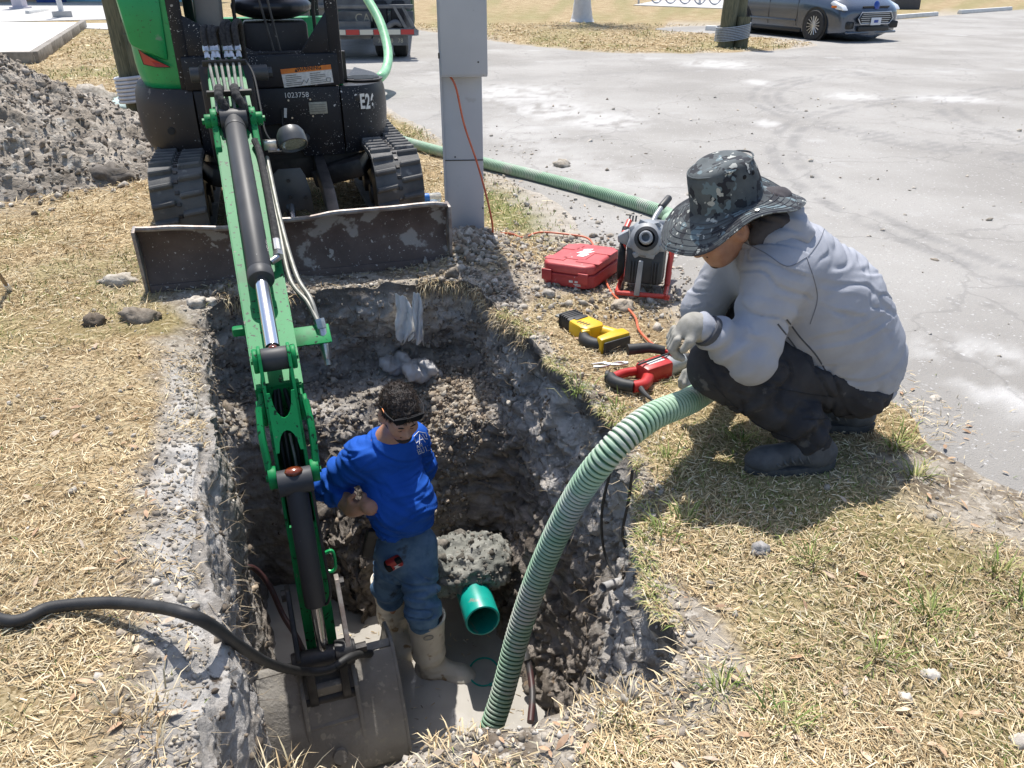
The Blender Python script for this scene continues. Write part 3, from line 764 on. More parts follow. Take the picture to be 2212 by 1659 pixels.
for sx in (-.838, .838):
    m = E_(); m.prism([(-.035, -.03), (-.045, .34), (.05, .35), (.10, .05), (.09, -.03)], sx - .009, sx + .009, 'yz', bev=.003); m.build('end_plate', 'worn_edge', bl)
m = E_(); m.box((0, -.022, .0), (1.64, .012, .075), rot=(-.2, 0, 0), bev=.003); m.build('cutting_edge', 'blade_steel', bl)
# --- upper body
def plan(m, pts, z0, z1, bev=.02): return m.prism(pts, z0, z1, 'xy', bev=bev)
m = E_(); plan(m, [(-.68, 1.32), (.58, 1.32), (.66, 2.2), (.3, 2.55), (-.3, 2.55), (-.72, 2.2)], .50, .84); m.build('deck', 'dark_body', ex)
fp = [(-.515, .853), (-.515, .46), (-.25, .42), (-.215, .50), (-.13, .62), (-.02, .63), (.05, .58), (.10, .47), (.12, .41), (.395, .41), (.395, .85)]
m = E_(); m.prism(fp, 1.215, 1.25, 'xz', bev=.006); fr_ = m.build('front_panel', 'black_panel', ex)
# arched recess behind the panel
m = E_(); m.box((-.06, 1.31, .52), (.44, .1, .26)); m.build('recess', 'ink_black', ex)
def skin(name, pts, z0s, z1s, matn, parent, bulge=.0, rows=7, th=.0, round_=.03):
    """a vertical skin following plan points, with per-point bottom/top heights and a bulged section"""
    pts = catmull([(x, y, 0) for x, y in pts], 8)[:, :2]; n = len(pts)
    z0 = np.interp(np.linspace(0, 1, n), np.linspace(0, 1, len(z0s)), z0s); z1 = np.interp(np.linspace(0, 1, n), np.linspace(0, 1, len(z1s)), z1s)
    T = np.gradient(pts, axis=0); T /= np.linalg.norm(T, axis=1)[:, None]; Nn = np.stack([T[:, 1], -T[:, 0]], 1)
    V = []; F = []
    for r in range(rows):
        t = r / (rows - 1); e = 1 - abs(2 * t - 1) ** 6
        o = bulge * math.sin(math.pi * t) - round_ * (1 - e)
        for i in range(n): V.append((pts[i, 0] + Nn[i, 0] * o, pts[i, 1] + Nn[i, 1] * o, z0[i] + (z1[i] - z0[i]) * t))
    for r in range(rows - 1):
        for i in range(n - 1): a = r * n + i; F.append((a, a + 1, a + n + 1, a + n))
    tv = [(rows - 1) * n + i for i in range(n)]; F.append(tuple(tv)); F.append(tuple(range(n))[::-1])
    m = E_(); m.mesh(V, F); bmesh.ops.recalc_face_normals(m.bm, faces=m.bm.faces); return m.build(name, matn, parent, 40)
cw = skin('corner_weight', [(-.80, 2.35), (-.90, 1.9), (-.895, 1.55), (-.83, 1.34), (-.70, 1.235), (-.522, 1.21)], [.56, .52, .47, .45], [.875, .872, .87, .862], 'dark_body', ex, bulge=.012, rows=9, round_=.02)
ec = skin('corner_cover', [(.402, 1.21), (.56, 1.235), (.68, 1.36), (.745, 1.6), (.75, 2.0), (.65, 2.4)], [.41, .43, .50, .58, .6], [.848, .846, .84, .84], 'black_panel', ex, bulge=.01, rows=9, round_=.015)
m = E_(); m.lathe([(0, 0), (.13, 0), (.145, .012), (.145, .02), (0, .02)], (.585, 1.52, .842), (0, 0, 1), 28); m.build('tread_disc', 'dark_body', ec)
for k in range(7):
    m = E_(); w = math.sqrt(max(.001, .12 ** 2 - (k * .034 - .10) ** 2)); m.box((.585, 1.52 + k * .034 - .10, .865), (2 * w, .012, .006)); m.build('tread_bar', 'lamp_shell', ec)
for (x, y, z) in ((.512, 1.224, .77), (.575, 1.24, .56)):
    m = E_(); m.cyl((x, y - .012, z), (x, y + .01, z), .02, n=14, bev=.003); m.build('cap_bolt', 'dark_steel', ec)
m = E_(); m.cyl((-.69, 1.208, .62), (-.69, 1.24, .62), .022, n=14); m.build('cap_bolt', 'ink_black', cw)
# vent slots and small fittings on the front panel
for k in range(5):
    m = E_(); m.box((-.405 + .01 * k, 1.213, .775 - .026 * k), (.13 - .012 * abs(k - 1.5), .006, .009), bev=.002, seg=1); m.build('vent_slot', 'ink_black', fr_)
for (x, z) in ((.06, .775), (.2, .775), (.07, .665), (.205, .67)):
    m = E_(); m.cyl((x, 1.207, z), (x, 1.217, z), .006, n=8); m.build('rivet', 'fitting_steel', fr_)
m = E_(); m.box((.245, 1.211, .72), (.118, .006, .076), bev=.004); m.build('maker_plate', 'decal_grey', fr_)
for k in range(4):
    m = E_(); m.box((.245, 1.2065, .742 - .014 * k), (.1, .002, .003)); m.build('plate_line', 'cab_grey', fr_)
def text(s, size, mtx, matn, name, parent, ext=.0006, bold=0.0):
    c = bpy.data.curves.new(name, 'FONT'); c.body = s; c.size = size; c.extrude = ext; c.offset = bold; c.align_x = 'CENTER'; c.align_y = 'CENTER'
    tmp = bpy.data.objects.new('tmp', c); COL.objects.link(tmp); bpy.context.view_layer.update()
    me = bpy.data.meshes.new_from_object(tmp.evaluated_get(bpy.context.evaluated_depsgraph_get())); bpy.data.objects.remove(tmp); bpy.data.curves.remove(c)
    me.name = name; me.materials.clear(); me.materials.append(M[matn]); o = bpy.data.objects.new(name, me); COL.objects.link(o); o.parent = parent
    w = mtx.copy(); w.translation -= OFF.get(parent.name, Vector((0, 0, 0))); o.matrix_local = w; OFF[o.name] = OFF.get(parent.name, Vector((0, 0, 0))).copy()
    return o
def facing(xf, x, y, z, rz=0, rx=90, roll=0): return xf @ Matrix.Translation((x, y, z)) @ Matrix.Rotation(R(rz), 4, 'Z') @ Matrix.Rotation(R(rx), 4, 'X') @ Matrix.Rotation(R(roll), 4, 'Z')
text('1023758', .046, facing(EXM, .115, 1.2125, .805), 'paint_white', 'lettering', fr_)
bpy.context.view_layer.update()
for _ch, _u in zip('E26', (781, 791.5, 801)):
    _a, _b, _lo = (ec.ray_cast(Vector((0, 0, CAM_H)) - EXO, ray(_w, 220).normalized())[1] for _w in (_u - 4, _u + 4, _u))
    _xx = Vector((_b.x - _a.x, _b.y - _a.y, 0)).normalized(); _no = _xx.cross(Vector((0, 0, 1))).normalized()
    _mt = Matrix((_xx, Vector((0, 0, 1)), _no)).transposed().to_4x4(); _mt.translation = _lo + EXO + _no * .016
    text(_ch, .105, _mt @ Matrix.Diagonal((.70, 1.25, 1, 1)), 'paint_white', 'lettering', ec, bold=.003)
m = E_(); m.box((.03, 1.20, .70), (.018, .006, .06), rot=(0, .15, 0)); m.build('paper_tag', 'decal_white', fr_)
m = E_(); m.tube([(.01, 1.2, .72), (.0, 1.19, .6), (.015, 1.16, .54)], .004, n=6); m.build('tag_wire', 'hose_black', fr_)
# --- green engine hood on the left
def hood():
    prof = [(-.58, 1.245), (-.70, 1.275), (-.80, 1.36), (-.86, 1.55), (-.87, 1.9), (-.80, 2.3)]
    return skin('engine_hood', prof[::-1], [.872, .872, .87, .865, .86, .86], [1.62, 1.62, 1.60, 1.55, 1.55, 1.6], 'green_paint', ex, bulge=.0, rows=12, round_=.03)
hd_ = hood()
m = E_(); m.prism([(-.86, 1.42), (-.62, 1.42), (-.60, 1.6), (-.84, 1.6)], 1.26, 1.8, 'xz', bev=.04); m.prism([(-.83, 1.12), (-.62, 1.02), (-.60, 1.45), (-.86, 1.45)], 1.23, 1.7, 'xz', bev=.035); m.build('hood_shoulder', 'green_paint', hd_)
V = [(-.795, 1.10), (-.765, 1.075), (-.70, 1.04), (-.63, 1.005), (-.62, .998), (-.70, .998), (-.78, 1.01)]
def hood_y(x, z): return float(np.interp(x, [-.86, -.80, -.70, -.58], [1.52, 1.345, 1.262, 1.232]))
Vd = [(x, hood_y(x, z) - .02, z) for x, z in V]
m = E_(); m.mesh(Vd, [tuple(range(len(Vd)))]); r_ = bmesh.ops.extrude_face_region(m.bm, geom=m.bm.faces[:]); bmesh.ops.translate(m.bm, vec=(0, -.001, 0), verts=[v for v in r_['geom'] if isinstance(v, bmesh.types.BMVert)])
m.build('red_flash', 'decal_red', hd_, 0)
m = E_(); m.tube([(x, y - .0015, z) for x, y, z in Vd + Vd[:1]], .0022, n=6); m.build('flash_outline', 'ink_black', hd_)
# --- cab: pillars, front panel, gussets, roof
m = E_(); m.box((-.075, 1.235, .955), (.96, .05, .20), bev=.012); m.box((-.075, 1.262, 1.06), (.93, .05, .02), bev=.005); cabp = m.build('cab_front', 'black_panel', ex)
for x0, x1 in ((-.553, -.543), (.385, .395)):
    m = E_(); m.prism([(x0 - .03, .86), (x0 + .05, .86), (x1 + .045, 2.35), (x1 - .035, 2.35)], 1.225, 1.29, 'xz', bev=.012); m.build('pillar', 'black_panel', ex)
m = E_(); m.prism([(-.53, 1.285), (-.50, 1.285), (-.09, 1.062), (-.09, 1.045), (-.53, 1.045)], 1.232, 1.246, 'xz', bev=.004); m.build('gusset', 'black_panel', cabp)
m = E_(); m.prism([(.372, 1.30), (.36, 1.30), (.17, 1.06), (.17, 1.045), (.372, 1.045)], 1.232, 1.246, 'xz', bev=.004); m.build('gusset', 'black_panel', cabp)
for x0 in (-.53, .36):
    m = E_(); m.prism([(x0 - .03, .86), (x0 + .04, .86), (x0 + .04, 2.35), (x0 - .03, 2.35)], 2.3, 2.36, 'xz', bev=.01); m.build('pillar', 'black_panel', ex)
m = E_(); m.box((-.08, 1.85, 2.40), (1.04, 1.3, .08), bev=.03); m.build('roof', 'black_panel', ex)
m = E_(); m.box((-.08, 1.75, .87), (.92, 1.0, .05)); m.build('cab_floor', 'dark_body', ex)
m = E_(); m.box((.432, 1.35, 1.5), (.03, .09, 1.36), rot=(0, .02, 0), bev=.008); m.build('door_post', 'green_paint', ex)
m = E_(); m.box((-.36, 1.6, 1.22), (.16, .5, .6), rot=(0, .06, 0), bev=.04); m.build('side_console', 'cab_grey', ex)
m = E_(); m.box((.03, 2.05, 1.05), (.8, .1, .36), bev=.02); m.build('rear_bulkhead', 'green_paint', ex)
V, F = isosurface([('e', (.045, 1.78, 1.31), (.27, .26, .085)), ('e', (.045, 2.02, 1.6), (.25, .09, .30))], .02, .08)
m = E_(); m.mesh([tuple(v) for v in V], [tuple(f) for f in F]); m.build('seat', 'seat_vinyl', ex, 60)
m = E_(); m.box((.05, 1.78, 1.05), (.42, .34, .34), bev=.02); m.box((.05, 1.5, .95), (.86, .06, .18)); m.build('seat_base', 'dark_body', ex)
for a, b in (((-.055, 1.30, 1.48), (.01, 1.255, 1.07)), ((.0, 1.30, 1.48), (.05, 1.255, 1.07))):
    m = E_(); m.cyl(a, b, .0075, n=8); m.build('lever_rod', 'dark_steel', ex)
for sx in (-.2, .3):
    m = E_(); m.tube([(sx, 1.5, .9), (sx, 1.48, 1.3), (sx + .03, 1.44, 1.55)], .012, n=8); m.build('control_lever', 'ink_black', ex)
# warning label
m = E_(); m.prism([(.035, .965), (.355, .985), (.362, .875), (.045, .855)], 1.2065, 1.208, 'xz'); wl_ = m.build('warning_label', 'decal_white', cabp, 0)
m = E_(); m.prism([(.035, .966), (.355, .986), (.357, .957), (.037, .937)], 1.2045, 1.206, 'xz'); m.build('orange_band', 'decal_orange', wl_, 0)
text('WARNING', .032, facing(EXM, .215, 1.2035, .9655, 0, 90, 3.6), 'ink_black', 'lettering', wl_, bold=.0006)
m = E_(); m.prism([(.122, .948), (.142, .948), (.132, .967)], 1.2025, 1.204, 'xz'); m.build('warning_triangle', 'ink_black', wl_, 0)
for k in range(12):
    x = .06 + .155 * (k // 6); z = .928 - .0115 * (k % 6) + .009 * (k // 6)
    m = E_(); m.box((x + (.05 if k % 3 else .035), 1.2045, z), (.1 if k % 3 else .065, .0012, .0026), rot=(0, -.06, 0)); m.build('print_line', 'dark_steel', wl_)
m = E_(); m.tube([(.155, 1.204, .87), (.175, 1.204, .90), (.19, 1.204, .88), (.205, 1.204, .905)], .0016, n=5); m.tube([(.32, 1.204, .905), (.345, 1.204, .905), (.34, 1.204, .88), (.318, 1.204, .885), (.32, 1.204, .905)], .0016, n=5); m.build('pictogram', 'dark_steel', wl_)
# --- swing post and boom foot
m = B_(); m.prism([(-.78, .45), (-.60, .48), (-.53, .60), (-.53, .90), (-.56, 1.04), (-.68, 1.04), (-.74, .85), (-.95, .62), (-.95, .45)], -.15, .15, 'xz', bev=.02); m.build('swing_post', 'dark_body', ex)
m = B_(); m.cyl((-.62, -.20, .985), (-.62, .24, .985), .045, n=20, bev=.006); m.cyl((-.62, .24, .985), (-.62, .265, .985), .03, n=8); m.build('foot_pin', 'lamp_shell', ex)
m = E_(); m.box((-.02, 1.0, .515), (.15, .16, .05), bev=.012); m.cyl((-.02, 1.0, .535), (-.02, 1.0, .56), .06, n=18); m.build('swing_lug', 'dark_steel', ex)
m = E_(); m.cyl((.06, .98, .53), (.14, 1.22, .53), .032, n=14); m.build('swing_cylinder', 'cylinder_black', ex)
# --- boom
def ribbon(prof_top, prof_bot, hw):
    """closed box section: top and bottom lines sampled at the same s"""
    V = []; F = []; n = len(prof_top)
    for (s, z), (s2, z2), h in zip(prof_top, prof_bot, hw): V += [(s, -h, z), (s, h, z), (s2, h, z2), (s2, -h, z2)]
    for i in range(n - 1):
        for k in range(4): F.append((4 * i + k, 4 * i + (k + 1) % 4, 4 * i + 4 + (k + 1) % 4, 4 * i + 4 + k))
    F += [(3, 2, 1, 0), tuple(4 * (n - 1) + k for k in range(4))]
    return V, F
tp = [(-.66, 1.02), (-.5, 1.04), (-.25, 1.0), (-.05, .86), (.2, .70), (.7, .475), (1.2, .245), (1.55, .10), (1.68, .05)]
bt = [(-.66, .93), (-.5, .88), (-.3, .78), (-.15, .62), (.1, .47), (.6, .25), (1.1, .03), (1.5, -.10), (1.66, -.12)]
hw_ = [.09, .095, .10, .105, .11, .108, .102, .098, .095]
m = B_(); m.mesh(*ribbon(tp, bt, hw_)); bmesh.ops.recalc_face_normals(m.bm, faces=m.bm.faces)
bmesh.ops.bevel(m.bm, geom=[e for e in m.bm.edges], offset=.006, segments=2, affect='EDGES'); boom = m.build('boom', 'green_arm_paint', ex)
def disc_plate(m, pts, n0, n1, bev=.006): return m.prism(pts, n0, n1, 'xz', bev=bev)
def ringpts(s, z, r, a0, a1, k=8): return [(s + r * math.cos(R(a)), z + r * math.sin(R(a))) for a in np.linspace(a0, a1, k)]
CY0, CY1 = Vector((.03, 0, .825)), Vector((1.66, 0, .165))
for sgn in (-1, 1):
    m = B_(); a, b = sorted((sgn * .082, sgn * .115)); disc_plate(m, ringpts(.03, .825, .062, -20, 160, 10) + [(-.10, .80), (-.22, .78), (-.05, .62), (.22, .60), (.2, .72)], a, b); m.build('cylinder_ear', 'green_arm_paint', boom)
    m = B_(); m.cyl((.03, sgn * .085, .825), (.03, sgn * .148, .825), .036, n=16, bev=.004); m.cyl((.03, sgn * .148, .825), (.03, sgn * .16, .825), .016, n=6); m.build('pin_boss', 'green_arm_paint', boom)
    m = B_(); m.ico((.03, sgn * .075, .862), .016, 2, (1.2, .8, .6)); m.build('grease_smear', 'grease', boom)
# arm cylinder on top of the boom
def along(a, b, t): return a + (b - a) * t
m = B_(); m.cyl(along(CY0, CY1, -.015), along(CY0, CY1, .70), .053, n=28, bev=.008); m.cyl(along(CY0, CY1, .05), along(CY0, CY1, .058), .055, n=28); m.cyl(along(CY0, CY1, .70), along(CY0, CY1, .735), .057, n=28, bev=.006); ac = m.build('arm_cylinder', 'cylinder_black', ex)
m = B_(); m.cyl((.03, -.07, .825), (.03, .07, .825), .06, n=22, bev=.006); m.build('cylinder_base', 'cylinder_black', ac)
m = B_(); m.cyl(along(CY0, CY1, .73), along(CY0, CY1, .965), .030, n=20); m.build('piston_rod', 'chrome', ac)
m = B_(); m.cyl((CY1.x, -.052, CY1.z), (CY1.x, .052, CY1.z), .048, n=22, bev=.006); m.build('rod_eye', 'cylinder_black', ac)
m = B_(); m.ico((CY1.x - .015, 0, CY1.z + .045), .018, 2, (1, 1, .5)); m.build('grease_smear', 'grease', ac)
# feed pipe along the cylinder's right side, elbows and couplings
m = B_(); m.tube(catmull([(.18, .085, .74), (.3, .10, .68), (.7, .10, .52), (.93, .095, .42)], 8), .018, n=10); m.build('cylinder_hose', 'hose_sleeve', ac)
m = B_(); m.cyl((.93, .095, .42), (1.0, .093, .39), .021, n=10); m.cyl((1.005, .093, .388), (1.03, .093, .376), .024, n=6); m.cyl((1.03, .093, .376), (1.05, .055, .36), .016, n=10); m.build('hose_coupling', 'fitting_steel', ac)
for dn, dz in ((0, 0), (.032, .012)):
    m = B_(); m.tube(catmull([(.10, .125 + dn * .4, .62 + dz), (.6, .128 + dn * .4, .41 + dz), (.98, .13 + dn, .25 + dz), (1.16, .185 + dn * .5, .19 + dz), (1.27, .215, .13 - dz)], 10), .0115, n=10); m.build('service_pipe', 'tube_steel', boom)
m = B_(); m.prism([(1.235, .095), (1.335, .05), (1.345, .06), (1.245, .108)], .08, .26, 'xz', bev=.003); m.build('pipe_bracket', 'green_arm_paint', boom)
m = B_(); m.cyl((1.255, .22, .14), (1.275, .225, .10), .024, n=6); m.cyl((1.275, .225, .10), (1.33, .228, -.03), .022, n=14, bev=.003); m.cyl((1.33, .228, -.03), (1.34, .229, -.055), .015, n=10); m.build('quick_coupling', 'fitting_steel', boom)
m = B_(); m.box((1.18, -.125, .10), (.05, .07, .04), bev=.01); m.build('side_lug', 'green_arm_paint', boom)
# hoses looping over from the cab, couplings, steel pipes under two clamps
def topz(s): return float(np.interp(s, [q[0] for q in tp], [q[1] for q in tp]))
nn_ = [-.078, -.048, -.018, .014, .046, .078]
for i, n0 in enumerate(nn_):
    m = B_(); m.tube(catmull([(-.40, n0, topz(-.40) + .062), (-.3, n0, topz(-.3) + .045), (-.15, n0 * .92, topz(-.15) + .03), (-.04, n0 * .98, topz(-.04) + .022), (.06, n0 * 1.05, topz(.06) + .02)], 6), .0085, n=8); m.build('boom_pipe', 'tube_steel', boom)
for i, (n0, n1, up, bk) in enumerate(((-.085, -.06, .10, .72), (-.05, -.02, .095, .78), (-.03, .02, .085, .80), (.02, .06, .13, .74), (.045, .09, .11, .80), (.085, .12, .135, .76))):
    b0 = topz(-.42) + .07
    m = B_(); m.tube(catmull([(-.435, n0, b0 + .03), (-.50, n0, b0 + .10 + up * .35), (-.60, n1, b0 + .03 + up), (-.70, n1, b0 - .06 + up * .6), (-bk - .05, n1 * 1.1, .92), (-bk - .15, n1 * 1.2, .74)], 8), .0165, n=12); m.build('hydraulic_hose', 'hose_sleeve', boom)
    m = B_(); m.cyl((-.40, n0, b0 - .008), (-.418, n0, b0 + .010), .017, n=6); m.cyl((-.418, n0, b0 + .010), (-.43, n0, b0 + .024), .014, n=12); m.cyl((-.43, n0, b0 + .024), (-.455, n0, b0 + .056), .0195, n=12, bev=.003); m.build('hose_fitting', 'fitting_steel', boom)
for s0 in (-.345, -.09):
    m = B_(); m.box((s0, 0, topz(s0) + .058), (.022, .235, .032), rot=(0, .35, 0), bev=.005); m.build('pipe_clamp', 'ink_black', boom)
    for n0 in (-.06, .06):
        m = B_(); m.cyl((s0 - .008, n0, topz(s0) + .07), (s0 - .012, n0, topz(s0) + .085), .009, n=6); m.build('clamp_bolt', 'fitting_steel', boom)
for n0, n1 in ((-.05, -.035), (.03, .062)):
    m = B_(); pts = catmull([(-.13, n0, topz(-.13) + .05), (-.06, n0, topz(-.06) + .10), (.0, n0 * 1.1, .94), (.03, n1, .885), (.05, n1 * 1.25, .80), (.12, n1 * 1.6, .72)], 8)
    m.tube(pts, .023 + .002 * np.sin(np.arange(len(pts)) * 1.7), n=12); m.build('hydraulic_hose', 'hose_sleeve', boom)
m = B_(); m.cyl((.06, -.08, .705), (.06, .08, .705), .014, n=10); m.build('cross_pin', 'green_arm_paint', boom)
m = B_(); m.tube(catmull([(-.33, .115, topz(-.33) + .07), (-.25, .145, topz(-.25) + .01), (-.1, .15, topz(-.1) - .03), (.02, .155, .74), (.07, .22, .66)], 8), .006, n=8); m.build('lamp_cable', 'hose_black', boom)
# --- work light
wlp = B_(); ax = Vector((.62, .10, -.78)).normalized(); c0 = Vector((.07, .285, .70))
wlp.lathe([(0, -.085), (.035, -.083), (.062, -.070), (.076, -.045), (.08, -.01), (.08, .022), (.074, .024), (.070, .012), (0, .012)], c0, ax, 28); lamp = wlp.build('work_light', 'lamp_shell', ex)
m = B_(); m.lathe([(0, .018), (.05, .017), (.069, .012)], c0, ax, 24); m.build('lens', 'glass_lamp', lamp)
m = B_(); m.box((.06, .165, .69), (.05, .07, .05), bev=.004); m.cyl((.06, .15, .66), (.06, .22, .66), .01, n=8); m.build('bracket', 'fitting_steel', lamp)
BOM2 = BOM @ Matrix.Diagonal((1, .74, 1, 1)); B2_ = lambda: MB(BOM2)
# --- arm (dipper)
armS = lambda z: 2.02 + (z + .6) * -.33          # front line of the arm
for sgn in (-1, 1):
    a, b = sorted((sgn * .068, sgn * .086))
    m = B2_(); disc_plate(m, ringpts(1.66, .165, .06, 30, 180, 8) + [(1.58, .0), (1.64, -.22), (1.86, -.75), (1.975, -1.06)] + ringpts(2.03, -1.09, .055, 200, 360, 8) + [(2.07, -.75), (2.0, -.42), (1.95, -.24), (1.86, -.06), (1.77, .10)], a, b, .004); m.build('arm_plate', 'green_arm_paint', ex)
ap = B2_()
ap.prism([(1.60, .02), (1.615, .03), (1.655, -.215), (1.64, -.22)], -.07, .07, 'xz'); ap.prism([(1.64, -.22), (1.655, -.215), (1.99, -1.06), (1.975, -1.06)], -.07, .07, 'xz')
ap.prism([(1.985, -.42), (2.0, -.42), (2.072, -.75), (2.078, -1.03), (2.06, -1.03), (2.055, -.75)], -.07, .07, 'xz'); ap.build('arm_box', 'green_arm_paint', ex)
# front web with U cut-out at the top and an oval opening
def web(s0z0, s1z1, prof):
    m = B2_(); (s0, z0), (s1, z1) = s0z0, s1z1
    pts = [(n, t) for n, t in prof]
    V = [(s0 + (s1 - s0) * t, n, z0 + (z1 - z0) * t) for n, t in pts] + [(s0 + (s1 - s0) * t - .014, n, z0 + (z1 - z0) * t - .005) for n, t in pts]
    k = len(pts); F = [tuple(range(k)), tuple(range(2 * k - 1, k - 1, -1))] + [(i, i + k, (i + 1) % k + k, (i + 1) % k) for i in range(k)]
    m.mesh(V, F); bmesh.ops.recalc_face_normals(m.bm, faces=m.bm.faces); bmesh.ops.triangulate(m.bm, faces=[f for f in m.bm.faces if len(f.verts) > 4]); return m
pu = [(.072, 0), (.072, .95), (.055, .95)] + [(.052 * math.cos(a), .95 - .42 * math.sin(a)) for a in np.linspace(0.15, math.pi - .15, 9)] + [(-.055, .95), (-.072, .95), (-.072, 0)]
pl_ = [(-.055, .0)] + [(-.052 * math.cos(a), .34 * math.sin(a)) for a in np.linspace(0.15, math.pi - .15, 9)] + [(.055, .0)]
web((1.93, -.11), (1.80, .10), pu + pl_).build('arm_web', 'green_arm_paint', ex)
for sgn in (-1, 1):
    for (s0, z0, r0, w) in ((1.70, -.045, .05, .05), (1.955, -.20, .045, .045), (1.66, .165, .05, .028)):
        m = B2_(); m.cyl((s0, sgn * .086, z0), (s0, sgn * (.086 + w), z0), r0, n=20, bev=.006); m.cyl((s0, sgn * (.086 + w), z0), (s0, sgn * (.097 + w), z0), .014, n=6); m.build('pivot_boss', 'green_arm_paint', ex)
# boom tip fork cheeks outside the arm
for sgn in (-1, 1):
    a, b = sorted((sgn * .09, sgn * .118)); m = B2_(); disc_plate(m, [(1.40, .13), (1.62, .06)] + ringpts(1.70, -.045, .062, 60, -130, 8) + [(1.5, -.1), (1.38, .0)], a, b, .006); m.build('fork_cheek', 'green_arm_paint', boom)
    m = B2_(); m.tube(catmull([(1.80, sgn * .12, .03), (1.88, sgn * .128, -.05), (1.95, sgn * .12, -.17)], 6), .02, n=8); m.build('hose_guard', 'green_arm_paint', ex)
for n0, s_ in ((-.038, 0), (-.012, .02), (.04, 0)):
    m = B2_(); m.tube(catmull([(1.66, n0 * .6, .04), (1.74 + s_, n0, -.05), (1.80 + s_, n0, -.18), (1.86, n0, -.32), (1.93, n0 * 1.2, -.5)], 8), .0125, n=10); m.build('arm_hose', 'hose_black', ex)
m = B2_(); m.tube(catmull([(1.81, .012, -.1), (1.87, .02, -.2), (1.91, .015, -.29)], 6), .008, n=8); m.build('arm_pipe', 'tube_steel', ex)
m = B2_(); m.tube(catmull([(2.03, .086, -.56), (2.035, .135, -.555), (2.05, .14, -.62), (2.05, .12, -.645), (2.04, .086, -.645)], 6), .008, n=8); m.build('hose_loop', 'green_paint', ex)
# bucket cylinder on the arm's front
BC0, BC1 = Vector((1.985, 0, -.215)), Vector((2.175, 0, -.965))
m = B_(); m.cyl(along(BC0, BC1, .0), along(BC0, BC1, .70), .043, n=26, bev=.006); m.cyl((1.985, -.066, -.215), (1.985, .066, -.215), .052, n=20, bev=.004); bc = m.build('bucket_cylinder', 'cylinder_black', ex)
m = B_(); m.cyl(along(BC0, BC1, .69), along(BC0, BC1, .97), .024, n=18); m.build('piston_rod', 'chrome', bc)
m = B_(); m.ico((1.99, .0, -.165), .028, 2, (1, 1.3, .6)); m.build('grease_smear', 'grease', bc)
m = B_(); m.tube(catmull([(2.02, .058, -.25), (2.09, .062, -.5), (2.13, .066, -.66), (2.14, .05, -.72), (2.13, .03, -.74)], 6), .006, n=8); m.build('cylinder_pipe', 'dark_steel', bc)
# linkage
m = B_(); m.cyl((2.18, -.13, -.975), (2.18, .13, -.975), .045, n=22, bev=.005); m.cyl((2.18, .13, -.975), (2.18, .175, -.975), .022, n=8); m.cyl((2.18, .045, -.975), (2.18, .12, -.975), .056, n=22, bev=.006); lk = m.build('link_pin', 'dark_steel', ex)
for sgn, mt in ((-1, 'dark_steel'), (1, 'worn_edge')):
    a, b = sorted((sgn * .092, sgn * .112)); m = B_(); disc_plate(m, [(1.96, -.74), (2.01, -.73), (2.21, -.93), (2.22, -1.0), (2.17, -1.02), (1.97, -.80)], a, b, .003); m.build('side_link', mt, ex)
    m = B_(); m.cyl((1.99, sgn * .112, -.77), (1.99, sgn * .13, -.77), .025, n=8); m.build('link_bolt', 'dark_steel', ex)
for sgn in (-1, 1):
    a, b = sorted((sgn * .05, sgn * .085)); m = B_(); disc_plate(m, [(2.13, -.98), (2.22, -.96), (2.27, -1.13), (2.25, -1.19), (2.19, -1.19), (2.15, -1.1)], a, b, .004); m.build('h_link', 'dark_steel', ex)
m = B_(); m.box((2.225, 0, -1.13), (.03, .12, .12), rot=(0, .2, 0), bev=.005); m.build('h_link_web', 'bucket_mud', ex)
m = B_(); m.cyl((2.23, -.11, -1.16), (2.23, .11, -1.16), .03, n=16); m.build('bucket_pin', 'dark_steel', ex)
# --- bucket, its back to the camera
bw = .30; bo = -.02
prof = [(2.10, -1.05), (2.135, -1.06), (2.235, -1.15), (2.325, -1.28), (2.375, -1.40), (2.37, -1.47), (2.31, -1.525), (2.18, -1.55), (1.95, -1.555), (1.72, -1.53)]
pc = catmull([(s, 0, z) for s, z in prof[1:]], 6); pc2 = np.array([(p[0], p[2]) for p in pc])
tn = np.gradient(pc2, axis=0); tn /= np.linalg.norm(tn, axis=1)[:, None]; nn2 = np.stack([-tn[:, 1], tn[:, 0]], 1)
inn = pc2 - nn2 * -.014
V = []; F = []; k = len(pc2); NB = 24
for i in range(NB + 1):
    n0 = bo - bw + 2 * bw * i / NB
    for (s, z) in pc2: V.append((s, n0, z))
    for (s, z) in inn: V.append((s, n0, z))
for i in range(NB):
    for j in range(k - 1):
        a = i * 2 * k + j; b = a + 2 * k; F.append((a, b, b + 1, a + 1)); F.append((a + k, a + k + 1, b + k + 1, b + k))
    a = i * 2 * k; b = a + 2 * k; F.append((a, a + k, b + k, b)); F.append((a + k - 1, b + k - 1, b + 2 * k - 1, a + 2 * k - 1))
m = B_(); m.mesh(V, F); bmesh.ops.recalc_face_normals(m.bm, faces=m.bm.faces)
for v in m.bm.verts:
    d = .006 * float(fbm(np.array([v.co.x]), np.array([v.co.y]), np.array([v.co.z]), 12, 3, 6)[0]); v.co.x += d
bk = m.build('bucket_shell', 'bucket_mud', ex, 50)
for sgn in (-1, 1):
    a, b = sorted((bo + sgn * bw, bo + sgn * (bw + .016))); m = B_(); m.prism([(2.06, -1.05), (2.135, -1.04), (2.24, -1.13), (2.335, -1.27), (2.388, -1.40), (2.383, -1.48), (2.32, -1.54), (2.18, -1.565), (1.95, -1.57), (1.70, -1.545), (1.78, -1.35), (1.92, -1.12)], a, b, 'xz', bev=.003); m.build('side_plate', 'bucket_mud', ex)
